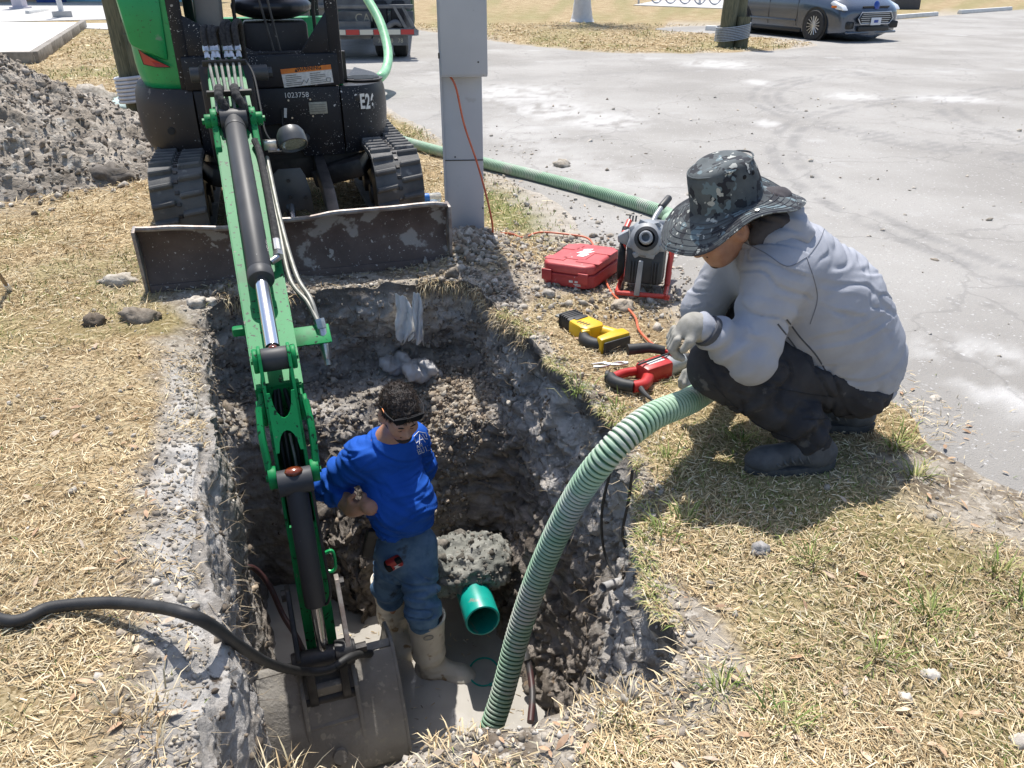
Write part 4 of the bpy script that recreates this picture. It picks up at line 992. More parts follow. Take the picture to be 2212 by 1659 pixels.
m = B_(); m.box((2.112, bo, -1.056), (.035, 2 * bw, .016), rot=(0, .5, 0), bev=.004); m.build('bucket_lip', 'bucket_mud', ex)
for n0 in (-.2, -.07, .07, .2):
    m = B_(); m.prism([(1.76, -1.56), (1.76, -1.51), (1.62, -1.525), (1.60, -1.54)], bo + n0 - .03, bo + n0 + .03, 'xz', bev=.006); m.build('tooth', 'worn_edge', ex)
for sgn in (-1, 1):
    a, b = sorted((sgn * .10, sgn * .118)); m = B_(); disc_plate(m, [(2.02, -1.05), (2.10, -1.02), (2.26, -1.10), (2.33, -1.25), (2.395, -1.40), (2.36, -1.42), (2.26, -1.24), (2.1, -1.12)], a, b, .004); m.build('bucket_ear', 'bucket_mud', ex)
m = B_(); m.lathe([(0, .05), (.03, .05), (.032, .02), (.085, .015), (.10, .0), (.10, -.03)], (2.355, .0, -1.36), (.85, 0, .5), 24); m.build('coupler_boss', 'bucket_mud', ex)
m = B_(); m.box((2.30, 0, -1.24), (.02, .2, .04), rot=(0, .5, 0), bev=.006); m.build('coupler_bar', 'bucket_mud', ex)
# ================================================================== PEOPLE
mat('skin', (.45, .245, .165), (.40, .20, .13), scale=30, rough=.5, sss=.12, bump=.0006, bscale=300)
mat('ear_skin', (.46, .16, .10), rough=.5, sss=.2)
mat('hair_dark', (.014, .010, .008), (.035, .022, .016), scale=60, rough=.45, bump=.006, bscale=160)
mat('beard', (.018, .012, .010), (.05, .03, .022), scale=160, rough=.8)
def cloth(name, c1, c2, weave=900, bump=.0008, rough=.85, spots=(), sc=8):
    return mat(name, c1, c2, scale=sc, rough=rough, spec=.25, bump=bump, bscale=weave, spots=spots)
cloth('blue_shirt', (.008, .075, .38), (.012, .092, .45), 350)
cloth('blue_denim', (.085, .165, .29), (.14, .25, .40), 300, .0012, spots=[((.06, .075, .09), 9, .60, .12, 5), ((.17, .25, .36), 22, .62, .1, 5)], sc=14)
cloth('grey_shirt', (.33, .345, .39), (.38, .395, .44), 420, .0016)
cloth('black_jeans', (.028, .028, .032), (.045, .045, .05), 500, .0008, spots=[((.085, .083, .083), 18, .62, .1, 5)])
mat('boot_rubber', (.58, .535, .45), (.66, .62, .54), scale=12, rough=.55, bump=.0008, bscale=60, spots=[((.30, .20, .10), 16, .60, .1, 6), ((.26, .215, .165), 6, .60, .12, 6)])
mat('glove', (.28, .27, .235), (.35, .335, .30), scale=40, rough=.85, bump=.001, bscale=300)
mat('glove_palm', (.06, .06, .06), rough=.7)
mat('shoe_dark', (.055, .058, .065), (.085, .088, .095), scale=20, rough=.8, bump=.001, bscale=250)
mat('shoe_sole', (.04, .042, .046), (.07, .07, .07), scale=30, rough=.8)
mat('black_plastic', (.014, .014, .016), rough=.65, spec=.15)
mat('black_leather', (.02, .018, .017), rough=.5)
mat('lens_dark', (.008, .009, .012), rough=.6, spec=.1)
mat('tool_red', (.40, .018, .016), (.48, .035, .03), scale=12, rough=.42, spots=[((.5, .3, .28), 26, .68, .06, 5)])
def camo():
    m = mat('camo_cloth', (.06, .07, .075), (.10, .115, .12), scale=14, rough=.9, bump=.0008, bscale=500,
            spots=[((.022, .024, .03), 24, .54, .02, 2), ((.14, .19, .21), 20, .60, .02, 2), ((.42, .43, .40), 34, .645, .012, 2)])
camo()
def merge_iso(name, prims, res, matn, parent, k=.05, it=2, post=None, disp=None, cut=None, xf=None):
    V, F = isosurface(prims, res, k, .03, post, cut)
    V = relax(V, F, it)
    if disp is not None: V = V + vnormals(V, F) * disp(V)[:, None]
    if xf is not None: V = V @ np.array(xf.to_3x3()).T + np.array(xf.translation)
    return raw(name, V, F, matn, parent, True)
def frame_m(origin, fwd, up):
    f = Vector(fwd).normalized(); x = Vector(up).cross(f).normalized() * 1; z = f.cross(x)
    # local: +X = person's left, -Y = forward, +Z = up
    y = -f; x = y.cross(z)
    m = Matrix((x, y, z)).transposed().to_4x4(); m.translation = origin; return m
def ridges(V, a, b, freq, amp, rad):
    """creases across a limb from a to b"""
    a = np.array(a); b = np.array(b); ba = b - a; L_ = np.linalg.norm(ba); t = ((V - a) @ ba) / L_ ** 2
    d = np.linalg.norm(V - a - np.clip(t, 0, 1)[:, None] * ba, axis=1)
    ph = fbm(V[:, 0], V[:, 1], V[:, 2], 9, 2, 3) * 3.0
    return 1.9 * amp * np.sin(freq * t * L_ + ph) * smooth(rad * 1.6, rad * .9, d) * smooth(-.12, .05, t) * smooth(1.12, .95, t) * (.4 + .6 * smooth(-.3, .4, fbm(V[:, 0], V[:, 1], V[:, 2], 6, 2, 8)))
def wrinkles(V, dirv, sc, amp, seed, stretch=4.0):
    d = np.array(dirv, float); d /= np.linalg.norm(d); s = V @ d
    Q = V - s[:, None] * d * (1 - 1.0) ; Q = (V - s[:, None] * d) / stretch + s[:, None] * d
    r = fbm(Q[:, 0], Q[:, 1], Q[:, 2], sc * 1.5, 3, seed, gain=.4, ridged=True)
    return amp * 2.2 * np.sign(r) * np.abs(r) ** .8

def creases(V, dirv, sc, amp, seed, stretch=5.0, w0=.80):
    d = np.array(dirv, float); d /= np.linalg.norm(d); s = V @ d; Q = (V - s[:, None] * d) / stretch + s[:, None] * d
    Q = Q + .05 * np.stack([fbm(V[:, 0], V[:, 1], V[:, 2], 4, 2, seed + 5 + k) for k in range(3)], 1)
    r = 1 - np.abs(vnoise(Q[:, 0] * sc, Q[:, 1] * sc, Q[:, 2] * sc, seed)); m = smooth(-.25, .3, fbm(V[:, 0], V[:, 1], V[:, 2], 5, 2, seed + 9))
    return amp * m * (.5 * smooth(.45, w0, r) - smooth(w0, 1.0, r) * 1.3)

def head_prims(beard=False):
    return [('e', (0, .012, .03), (.076, .098, .098)), ('e', (0, -.03, -.03), (.062, .068, .085)), ('e', (0, -.068, -.078), (.036, .03, .03), None, .04),
            ('c', (0, -.088, .012), (0, -.118, -.022), .010, .016, .02), ('e', (.014, -.104, -.026), (.011, .012, .009), None, .012), ('e', (-.014, -.104, -.026), (.011, .012, .009), None, .012),
            ('e', (.03, -.086, .028), (.026, .018, .010), None, .02), ('e', (-.03, -.086, .028), (.026, .018, .010), None, .02),
            ('e', (.032, -.098, .006), (.016, .018, .010), None, -.012), ('e', (-.032, -.098, .006), (.016, .018, .010), None, -.012),
            ('e', (.031, -.082, .005), (.014, .012, .010), None, .008), ('e', (-.031, -.082, .005), (.014, .012, .010), None, .008),
            ('e', (.042, -.07, -.03), (.024, .022, .022), None, .03), ('e', (-.042, -.07, -.03), (.024, .022, .022), None, .03),
            ('c', (-.02, -.094, -.052), (.02, -.094, -.052), .008, .008, .01), ('c', (-.017, -.092, -.063), (.017, -.092, -.063), .009, .009, .01)]
def ear_prims(s): return [('e', (s * .080, .014, .0), (.010, .022, .034), rotm(10, 0, s * -20)), ('e', (s * .079, .010, -.026), (.008, .013, .014)), ('e', (s * .092, .006, .004), (.008, .012, .020), rotm(10, 0, s * -20), -.008)]

# ------------------------------------------------------------------ man standing in the trench
pa = thing('person', (-.50, 2.78, FLOOR), 'person in blue shirt, jeans and pale rubber boots standing in the trench', 'person')
HEAD = PY(863, 893, 2.66); NECK = PY(845, 945, 2.745); CHEST = PY(838, 1010, 2.76); BELLY = PY(868, 1085, 2.70); WAIST = PY(866, 1140, 2.75)
RS = PY(782, 985, 2.72); LS = PY(888, 945, 2.88); RE = PY(712, 1046, 2.78); RW = PY(760, 1098, 2.66); RH = PY(800, 1096, 2.60)
LE = LS + Vector((.015, .12, -.26)); LW = LE + Vector((-.17, .02, -.16))
RHIP = PY(852, 1185, 2.77); LHIP = PY(900, 1178, 2.79)
RK = Vector((-.60, 2.82, -1.10)); LK = Vector((-.415, 2.64, -1.09)); RA = Vector((-.60, 2.90, -1.47)); LA = Vector((-.405, 2.665, -1.47))
T3 = lambda v: (v.x, v.y, v.z)
twist = rotm(0, 0, 30)
bodyA = [('c', T3(PY(866, 1165, 2.77)), T3(CHEST), .05, .085), ('c', T3(CHEST), T3(NECK), .08, .05), ('c', T3(NECK), T3(HEAD + Vector((-.01, .03, -.05))), .052, .05),
         ('c', T3(RS), T3(RE), .045, .04), ('c', T3(RE), T3(RW), .046, .036), ('c', T3(LS), T3(LE), .045, .04), ('c', T3(LE), T3(LW), .038, .03), ('c', T3(RS), T3(NECK), .05, .05), ('c', T3(LS), T3(NECK), .05, .05),
         ('c', T3(RHIP), T3(RK), .055, .03), ('c', T3(RK), T3(RA), .03, .025), ('c', T3(LHIP), T3(LK), .055, .03), ('c', T3(LK), T3(LA), .03, .025)]
HMA = frame_m(HEAD, (.40, -.80, -.44), (.12, -.30, 1.0)) @ Matrix.Scale(.85, 4)
def head_world(prims, m): 
    o = []
    R3 = np.array(m.to_3x3().normalized()); s = m.to_scale().x
    for p in prims:
        if p[0] == 'c': o.append(('c', tuple(m @ Vector(p[1])), tuple(m @ Vector(p[2])), p[3] * s, p[4] * s, *p[5:]))
        else: o.append(('e', tuple(m @ Vector(p[1])), tuple(q * s for q in p[2]), R3 @ (np.array(p[3]) if len(p) > 3 and p[3] is not None else np.eye(3)), *p[4:]))
    return o
def fingers(base, fwd, side, nrm, ln=.075, r=.0095, curl=(35, 55, 40), n=4, spread=.019, thumb=1):
    """palm and four bent fingers plus a thumb; nrm points to the back of the hand"""
    f = Vector(fwd).normalized(); s = (Vector(side) - f * Vector(side).dot(f)).normalized(); u = s.cross(f) if Vector(nrm).dot(s.cross(f)) > 0 else f.cross(s)
    b = Vector(base); pr = [('e', tuple(b + f * .045), (.046, .043, .017), np.array(Matrix((f, s, u)).transposed())), ('c', tuple(b), tuple(b + f * .04), .026, .028)]
    lens = (.92, 1.05, 1.0, .8)
    for i in range(n):
        p = b + f * .078 + s * spread * (i - 1.5) - u * .002; d = f.copy(); L_ = ln * lens[i]
        for j, (fr, cu) in enumerate(zip((.45, .32, .26), curl)):
            d = (Matrix.Rotation(R(-cu), 3, u.cross(f) * -1) @ d).normalized() if True else d
            q = p + d * L_ * fr; pr.append(('c', tuple(p), tuple(q), r * (1 - .07 * j), r * (.93 - .07 * j), .006)); p = q
    p = b + f * .02 + s * thumb * .03; d = (f * .55 + s * thumb * .7 - u * .35).normalized(); q = p + d * .04; pr.append(('c', tuple(p), tuple(q), r * 1.25, r * 1.1, .015))
    d = (f * .85 + s * thumb * .1 - u * .5).normalized(); pr.append(('c', tuple(q), tuple(q + d * .032), r * 1.1, r * .9, .006)); return pr
hA = head_world(head_prims(), HMA) + head_world(ear_prims(-1) + ear_prims(1), HMA)
handA = fingers(RW, (RH - RW), (.1, .5, -.85), (-.3, -.9, .35), curl=(50, 60, 45), r=.0105, thumb=-1)
handA += [('e', T3(RH), (.040, .036, .034), None, .02)]
bod = merge_iso('body', bodyA + handA + hA, .0055, 'skin', pa, k=.03, it=1)
# shirt
shirtA = [('e', T3(CHEST + Vector((.0, .01, .03))), (.130, .106, .15), twist, .06), ('e', T3(BELLY), (.120, .116, .15), twist, .10), ('c', T3(WAIST + Vector((0, .0, -.02))), T3(BELLY), .106, .110, .08),
          ('c', T3(RS), T3(NECK + Vector((-.02, .01, -.05))), .068, .068, .06), ('c', T3(LS), T3(NECK + Vector((.02, .01, -.05))), .064, .068, .06), ('e', T3(NECK + Vector((0, .0, -.02))), (.064, .062, .045), None, .05),
          ('c', T3(RS), T3(RE), .072, .056, .04), ('c', T3(RE), T3(RE.lerp(RW, .42)), .056, .050, .025), ('c', T3(LS), T3(LE), .068, .056, .04), ('c', T3(LE), T3(LW), .062, .05, .03)]
dA = lambda V: (ridges(V, T3(RS), T3(RE), 95, .0050, .08) + ridges(V, T3(RE), T3(RE.lerp(RW, .6)), 120, .004, .07) + wrinkles(V, (.55, .1, .83), 7, .010, 5, 5) * smooth(-.2, -.5, V[:, 2]) + creases(V, (.6, .1, .75), 19, .011, 115, 6) + creases(V, (-.3, .2, .9), 26, .006, 125, 5))
zc = WAIST.z + .055
sh = merge_iso('shirt', shirtA, .0068, 'blue_shirt', pa, k=.06, it=2, disp=dA, cut=lambda G: np.maximum((zc + .05 * (G[:, 0] - WAIST.x) - G[:, 2]), -.5) * 1.0)
# emblem on the chest, on the shirt's own surface
def on_surface(o, origin, direction):
    dg = bpy.context.evaluated_depsgraph_get(); off = OFF[o.name]
    ok, loc, nor, _ = o.ray_cast(Vector(origin) - off, Vector(direction).normalized()); return (loc + off, nor) if ok else (None, None)
bpy.context.view_layer.update()
def decal(o, u, v, name, pts2, size, matn, roll=0, lift=.002, thick=.0015):
    """strips laid on the cloth; pts2 polylines in decal units"""
    cam0 = Vector((0, 0, CAM_H)); m = MB(); got = False
    for pl in pts2:
        P3 = []
        for x, y in pl:
            c, s = math.cos(R(roll)), math.sin(R(roll)); du = (x * c - y * s) * size; dv = -(x * s + y * c) * size
            loc, nor = on_surface(o, cam0, ray(u + du, v + dv))
            if loc is not None: P3.append(loc + nor * lift)
        if len(P3) > 1: m.tube([tuple(p) for p in P3], thick, n=5); got = True
    return m.build(name, matn, o) if got else None
house = [[(-1, -.6), (-1, .5), (0, 1.1), (1, .5), (1, -.2)], [(-1, -.6), (-.5, -.4)], [(-.5, -.9), (0, .6), (.5, -.9)], [(-.3, -.3), (.3, -.3)], [(.5, .5), (.7, -.4), (1.0, -.5)]]
def glyphs(s, x0, y0, w, h):
    G_ = {'B': [[(0, 0), (0, 1), (.7, .9), (.7, .6), (0, .5), (.8, .4), (.8, .05), (0, 0)]], 'U': [[(0, 1), (0, .1), (.4, 0), (.8, .1), (.8, 1)]], 'I': [[(.4, 0), (.4, 1)]], 'L': [[(0, 1), (0, 0), (.7, 0)]], 'D': [[(0, 0), (0, 1), (.8, .7), (.8, .3), (0, 0)]], 'A': [[(0, 0), (.4, 1), (.8, 0)], [(.2, .4), (.6, .4)]], 'N': [[(0, 0), (0, 1), (.8, 0), (.8, 1)]], 'E': [[(.7, 1), (0, 1), (0, 0), (.7, 0)], [(0, .5), (.6, .5)]], 'R': [[(0, 0), (0, 1), (.7, .9), (.7, .6), (0, .5), (.8, 0)]]}
    o = []
    for i, ch in enumerate(s):
        for pl in G_.get(ch, []): o.append([(x0 + (i * 1.15 + x) * w, y0 + y * h) for x, y in pl])
    return o
decal(sh, 908, 946, 'emblem', house, 13, 'paint_white', 18)
decal(sh, 912, 964, 'lettering', glyphs('AN', -.9, 0, .45, .45) + glyphs('BUILD', -1.0, -.95, .5, .75), 14, 'paint_white', 22)
# jeans
jA = [('e', T3(PY(868, 1172, 2.775)), (.118, .104, .12), twist, .08), ('c', T3(RHIP), T3(RK), .094, .070, .05), ('c', T3(RK), T3(RK.lerp(RA, .25)), .068, .060, .04), ('c', T3(LHIP), T3(LK), .098, .074, .05), ('c', T3(LK), T3(LK.lerp(LA, .15)), .072, .064, .04)]
jn = merge_iso('jeans', jA, .007, 'blue_denim', pa, k=.05, it=2, disp=lambda V: creases(V, (.15, .35, .92), 20, .010, 25, 4) + ridges(V, T3(RK), T3(RK.lerp(RA, .4)), 80, .005, .08) + ridges(V, T3(LHIP.lerp(LK, .6)), T3(LK.lerp(LA, .4)), 75, .006, .085), cut=lambda G: G[:, 2] - (zc + .075))
m = MB(); bp_ = []
for a in np.linspace(0, 2 * math.pi, 40, endpoint=False):
    q = np.array([math.cos(a) * .117, math.sin(a) * .102, 0]) @ twist.T; bp_.append((WAIST.x + .0 + q[0], PY(868, 1172, 2.775).y + q[1], zc - .012))
m.tube(bp_, .016, n=6, closed=True); m.build('belt', 'black_leather', pa)
hl = PY(800, 1165, 2.66)
m = MB(Matrix.Translation(hl) @ Euler((R(8), R(12), R(25))).to_matrix().to_4x4()); m.box((0, 0, -.02), (.055, .035, .16), bev=.012); m.box((.0, -.02, .05), (.06, .02, .05), bev=.008); m.build('holster', 'black_leather', pa)
tm = PY(852, 1216, 2.645)
m = MB(Matrix.Translation(tm) @ Euler((R(10), R(-20), R(20))).to_matrix().to_4x4()); m.box((0, 0, 0), (.07, .035, .062), bev=.012); tp_ = m.build('tape_measure', 'tool_red', pa)
m = MB(Matrix.Translation(tm) @ Euler((R(10), R(-20), R(20))).to_matrix().to_4x4()); m.box((.022, -.014, .02), (.028, .02, .03), bev=.005); m.box((-.03, .0, 0), (.03, .045, .05), bev=.012); m.build('tape_grip', 'black_plastic', tp_)
m = MB(Matrix.Translation(tm) @ Euler((R(10), R(-20), R(20))).to_matrix().to_4x4()); m.prism([(-.012, -.018), (.018, -.02), (.006, -.005), (.02, .0), (-.01, .0), (-.002, -.008)], -.0195, -.0185, 'xz'); m.build('mark', 'paint_white', tp_, 0)
# boots
def boot(ank, yaw, matn, parent, tilt=0):
    c, s = math.cos(yaw), math.sin(yaw); f = Vector((c, s, 0)); g = Vector((-s, c, 0))
    t = ank + Vector((0, 0, .33)) + f * tilt
    b = Vector((ank.x, ank.y, FLOOR + .02))
    rm = np.array(Matrix((f, g, Vector((0, 0, 1)))).transposed())
    pr = [('c', T3(t), T3(ank + Vector((0, 0, .10))), .090, .074, .03), ('c', T3(ank + Vector((0, 0, .10))), T3(ank + Vector((0, 0, -.02))), .066, .055, .03),
          ('e', T3(b - f * .02 + Vector((0, 0, .03))), (.062, .048, .05), rm, .03), ('c', T3(b + f * .03 + Vector((0, 0, .055))), T3(b + f * .15 + Vector((0, 0, .035))), .055, .045, .05), ('e', T3(b + f * .16 + Vector((0, 0, .03))), (.07, .052, .042), rm, .04),
          ('c', T3(t + Vector((0, 0, .2)) + f * 0), T3(t - Vector((0, 0, .05))), .081, .078, -.008)]
    o = merge_iso('boot', pr, .006, matn, parent, k=.03, it=1, cut=lambda G: G[:, 2] - t.z, disp=lambda V: wrinkles(V, (0, 0, 1), 16, .003, 35, 3) * smooth(FLOOR + .33, FLOOR + .2, V[:, 2]))
    m = MB(); ring = [(t.x + .088 * math.cos(a), t.y + .088 * math.sin(a), t.z - .002) for a in np.linspace(0, 2 * math.pi, 28, endpoint=False)]
    m.tube(ring, .0055, n=6, closed=True); m.build('boot_rim', matn, o)
    e = t + Vector((0, 0, -.05)) + Vector((.2, -1, 0)).normalized() * .090
    m = MB(); m.tube([(e.x + .022 * math.cos(a), e.y + .006 * math.cos(a), e.z + .013 * math.sin(a)) for a in np.linspace(0, 2 * math.pi, 16, endpoint=False)], .0025, n=5, closed=True); m.build('boot_mark', 'glove', o)
    return o
boot(RA + Vector((-.01, .01, 0)), R(-60), 'boot_rubber', pa, -.01); boot(LA, R(-12), 'boot_rubber', pa, .0)
# hair, beard, brows, sunglasses on the head
def in_head(V, m): return V @ np.array(m.to_3x3()).T + np.array(m.translation)
V, F = isosurface([('e', (0, .020, .045), (.084, .104, .102)), ('e', (0, -.055, .085), (.055, .045, .035), None, .04), ('e', (0, -.02, -.055), (.085, .105, .10), None, -.03), ('e', (0, -.115, .01), (.07, .06, .062), None, -.02)], .005, .03)
V = relax(V, F, 1); Nn = vnormals(V, F)
V = V + Nn * (.007 * fbm(V[:, 0], V[:, 1], V[:, 2] * .6, 55, 3, 5, ridged=True) + .008 * fbm(V[:, 0], V[:, 1], V[:, 2], 24, 2, 7) * smooth(.0, -.06, V[:, 1]))[:, None]
hair_o = raw('hair', in_head(V, HMA), F, 'hair_dark', pa, True); HAIR_V, HAIR_N = in_head(V, HMA), vnormals(V, F) @ np.array(HMA.to_3x3()).T
V, F = isosurface([('e', (0, -.078, -.088), (.040, .034, .030)), ('c', (-.024, -.092, -.056), (-.018, -.092, -.086), .009, .012, .012), ('c', (.024, -.092, -.056), (.018, -.092, -.086), .009, .012, .012), ('c', (-.024, -.101, -.042), (.024, -.101, -.042), .008, .008, .01),
                   ('c', (-.064, -.02, -.03), (-.03, -.065, -.088), .0135, .016, .015), ('c', (.064, -.02, -.03), (.03, -.065, -.088), .0135, .016, .015), ('c', (-.018, -.1, -.056), (.018, -.1, -.056), .012, .012, -.004)], .004, .012)
raw('beard', in_head(relax(V, F, 1), HMA), F, 'beard', pa, True)
for s in (-1, 1):
    m = MB(HMA); m.tube(catmull([(s * .014, -.102, .026), (s * .032, -.102, .033), (s * .052, -.088, .026)], 5), [.003, .0036, .004, .004, .004, .004, .004, .0038, .0032, .0028, .0022], n=6); m.build('eyebrow', 'hair_dark', pa)
    m = MB(HMA); m.tube(catmull([(s * .018, -.0945, .001), (s * .032, -.0965, -.003), (s * .046, -.087, .001)], 5), .0022, n=6); m.build('eyelashes', 'hair_dark', pa)
m = MB(HMA); m.tube(catmull([(-.022, -.1015, -.057), (0, -.105, -.0575), (.022, -.1015, -.057)], 5), .0018, n=6); m.build('lips', 'ear_skin', pa)
gl = MB(HMA @ Matrix.Translation((0, -.012, .084)) @ Matrix.Rotation(R(-12), 4, 'X'))
for s in (-1, 1):
    gl.prism([(s * .008, .018), (s * .066, .022), (s * .072, .005), (s * .06, -.018), (s * .028, -.020), (s * .010, -.006)], -.104, -.098, 'xz', bev=.002)
sg = gl.build('sunglasses', 'lens_dark', pa)
m = MB(HMA @ Matrix.Translation((0, -.012, .084)) @ Matrix.Rotation(R(-12), 4, 'X'))
for s in (-1, 1): m.tube(catmull([(s * .07, -.10, .012), (s * .088, -.05, .012), (s * .092, .02, .0), (s * .09, .05, -.02)], 5), .0035, n=6)
m.tube(catmull([(-.07, -.106, .02), (0, -.108, .014), (.07, -.106, .02)], 5), .0028, n=6); m.build('glasses_frame', 'black_plastic', sg)
m = MB(HMA @ Matrix.Translation((0, -.012, .084)) @ Matrix.Rotation(R(-12), 4, 'X')); m.box((-.0925, -.015, .008), (.004, .03, .007), bev=.001); m.build('orange_temple', 'decal_orange', sg)

# ------------------------------------------------------------------ man crouching on the grass
pb = thing('person', (1.02, 2.28, 0), 'crouching person in grey sweatshirt, dark jeans and camouflage bucket hat beside the trench', 'person')
LAN = Vector((1.03, 2.24, .10)); LKN = Vector((.68, 2.27, .385)); LHI = Vector((1.17, 2.36, .30)); RAN = Vector((1.27, 2.50, .10)); RKN = Vector((.88, 2.62, .40)); RHI = Vector((1.24, 2.60, .30))
PEL = Vector((1.23, 2.48, .30)); CH = Vector((.98, 2.47, .62)); NK = Vector((.80, 2.47, .80)); HB = Vector((.705, 2.45, .765))
LSH = Vector((.845, 2.33, .685)); RSH = Vector((.83, 2.63, .70)); LEL = Vector((.765, 2.22, .44)); LWR = Vector((.585, 2.20, .565)); REL = Vector((.70, 2.62, .44)); RWR = Vector((.725, 2.60, .245))
bodyB = [('c', T3(PEL), T3(CH), .07, .11), ('c', T3(CH), T3(NK), .09, .055), ('c', T3(NK), T3(HB), .055, .05), ('c', T3(LSH), T3(NK), .05, .05), ('c', T3(RSH), T3(NK), .05, .05),
         ('c', T3(LSH), T3(LEL), .048, .042), ('c', T3(LEL), T3(LWR), .04, .03), ('c', T3(RSH), T3(REL), .048, .042), ('c', T3(REL), T3(RWR), .04, .03),
         ('c', (1.15, 2.43, .29), T3(LKN), .06, .05), ('c', T3(LKN), T3(LAN), .048, .032), ('c', T3(RHI), T3(RKN), .06, .05), ('c', T3(RKN), T3(RAN), .048, .032)]
HMB = frame_m(HB + Vector((-.015, 0, .040)), (-.80, -.26, -.54), (-.45, -.05, .9))
merge_iso('body', bodyB + head_world(head_prims(), HMB) + head_world(ear_prims(-1) + ear_prims(1), HMB), .006, 'skin', pb, k=.03, it=1)
rb = rotm(0, 33, 0)
HEMZ = lambda x: .235 + .40 * np.clip(1.27 - x, -.1, .36)
shB = [('c', (.94, 2.48, .63), (1.07, 2.48, .49), .165, .195, .10), ('c', (1.07, 2.48, .49), (1.19, 2.47, .33), .195, .180, .12), ('c', (1.19, 2.47, .33), (1.20, 2.47, .26), .178, .172, .08), ('e', (.90, 2.48, .68), (.14, .19, .12), rb, .10),
       ('c', T3(LSH), T3(LEL), .098, .082, .05), ('c', T3(LEL), T3(LWR.lerp(LEL, .10)), .080, .052, .04), ('c', T3(RSH), T3(REL), .09, .075, .05), ('c', T3(REL), T3(RWR.lerp(REL, .1)), .07, .045, .03),
       ('c', T3(LSH), T3(NK + Vector((.02, 0, -.02))), .085, .07, .06), ('c', T3(RSH), T3(NK + Vector((.02, 0, -.02))), .085, .07, .06)]
dB = lambda V: (wrinkles(V, (-.5, .1, .85), 8, .0028, 45, 7) * smooth(.98, 1.12, V[:, 0]) + ridges(V, T3(LSH.lerp(LEL, .35)), T3(LEL), 70, .0045, .1) + ridges(V, T3(LEL), T3(LWR), 85, .0045, .08) + creases(V, (-.35, .1, .93), 16, .0055, 155, 7) * smooth(.92, 1.02, V[:, 0]) + creases(V, (.2, .3, .9), 22, .006, 165, 5))
shb = merge_iso('sweatshirt', shB, .0075, 'grey_shirt', pb, k=.06, it=2, disp=dB, cut=lambda G: np.where(G[:, 0] > .93, HEMZ(G[:, 0]) - G[:, 2], -1.0))
bpy.context.view_layer.update()
# seams stitched on the sweatshirt: raglan, yoke and two flank lines
def seam(o, px, name, matn='seam_thread', th=.0016, parent=None):
    cam0 = Vector((0, 0, CAM_H)); pts = catmull([(u, v, 0) for u, v in px], 8); m = MB(); P3 = []
    for u, v, _ in pts:
        loc, nor = on_surface(o, cam0, ray(u, v))
        if loc is None: continue
        if P3 and (loc - P3[-1]).length > .05:
            if len(P3) > 2: m.tube([tuple(p) for p in P3], th, n=5)
            P3 = []
        P3.append(loc + nor * .0006)
    if len(P3) > 2: m.tube([tuple(p) for p in P3], th, n=5)
    return m.build(name, matn, o)
mat('seam_thread', (.17, .18, .21), rough=.9); mat('seam_dark', (.07, .075, .09), rough=.9); mat('seam_denim', (.016, .016, .018), rough=.9)
seam(shb, [(1745, 555), (1770, 520), (1785, 480), (1790, 450)], 'seam'); seam(shb, [(1600, 520), (1650, 545), (1700, 575), (1742, 556)], 'seam')
seam(shb, [(1742, 556), (1760, 610), (1765, 650), (1750, 700)], 'seam')
seam(shb, [(1700, 690), (1730, 730), (1765, 770), (1800, 830)], 'flank_line', 'seam_dark', .0028); seam(shb, [(1680, 700), (1715, 745), (1745, 790), (1765, 840)], 'flank_line', 'seam_dark', .0028)
# collar and hood folds round the neck
m = MB(); 
V, F = isosurface([('c', (.835, 2.36, .79), (.86, 2.47, .845), .040, .05), ('c', (.86, 2.47, .845), (.84, 2.59, .80), .05, .042), ('e', (.91, 2.44, .80), (.07, .10, .045), rotm(0, 30, 0), .05)], .008, .04)
V = relax(V, F, 2); V = V + vnormals(V, F) * wrinkles(V, (.3, 0, .9), 14, .009, 61, 4)[:, None]; raw('collar', V, F, 'grey_shirt', pb, True)
mat('dark_scarf', (.045, .04, .045), (.07, .065, .07), scale=20, rough=.9, bump=.001, bscale=300)
V, F = isosurface([('c', (.80, 2.38, .80), (.845, 2.46, .862), .034, .042), ('c', (.845, 2.46, .862), (.82, 2.56, .81), .042, .034), ('e', (.84, 2.43, .85), (.055, .065, .04), None, .04)], .008, .04)
V = relax(V, F, 2); V = V + vnormals(V, F) * wrinkles(V, (.2, .1, .95), 18, .010, 62, 4)[:, None]; raw('neck_gaiter', V, F, 'dark_scarf', pb, True)
# trousers
jB = [('e', (1.215, 2.45, .240), (.135, .195, .115), None, .08), ('c', (1.16, 2.405, .285), T3(LKN), .126, .098, .06), ('c', T3(LKN + Vector((.02, 0, -.015))), T3(LAN + Vector((-.03, 0, .06))), .094, .066, .04), ('c', T3(RHI), T3(RKN), .12, .092, .06), ('c', T3(RKN + Vector((.02, 0, -.015))), T3(RAN + Vector((-.03, 0, .06))), .09, .064, .04), ('c', T3(LAN + Vector((-.035, 0, .10))), T3(LAN + Vector((-.0, 0, .02))), .064, .066, .03), ('c', T3(RAN + Vector((-.035, 0, .10))), T3(RAN + Vector((0, 0, .02))), .062, .064, .03)]
jb = merge_iso('dark_jeans', jB, .0075, 'black_jeans', pb, k=.05, it=2, disp=lambda V: creases(V, (.8, .1, .35), 17, .010, 175, 5) + creases(V, (.3, .2, .9), 24, .006, 185, 4) + ridges(V, T3(LKN.lerp(LAN, .3)), T3(LAN), 70, .007, .085) + ridges(V, T3(LKN), T3(LKN.lerp(LHI, .5)), 45, .003, .11), cut=lambda G: np.maximum(.055 - G[:, 2], np.where(G[:, 0] > 1.0, G[:, 2] - HEMZ(G[:, 0]) - .035, -1.0)))
bpy.context.view_layer.update()
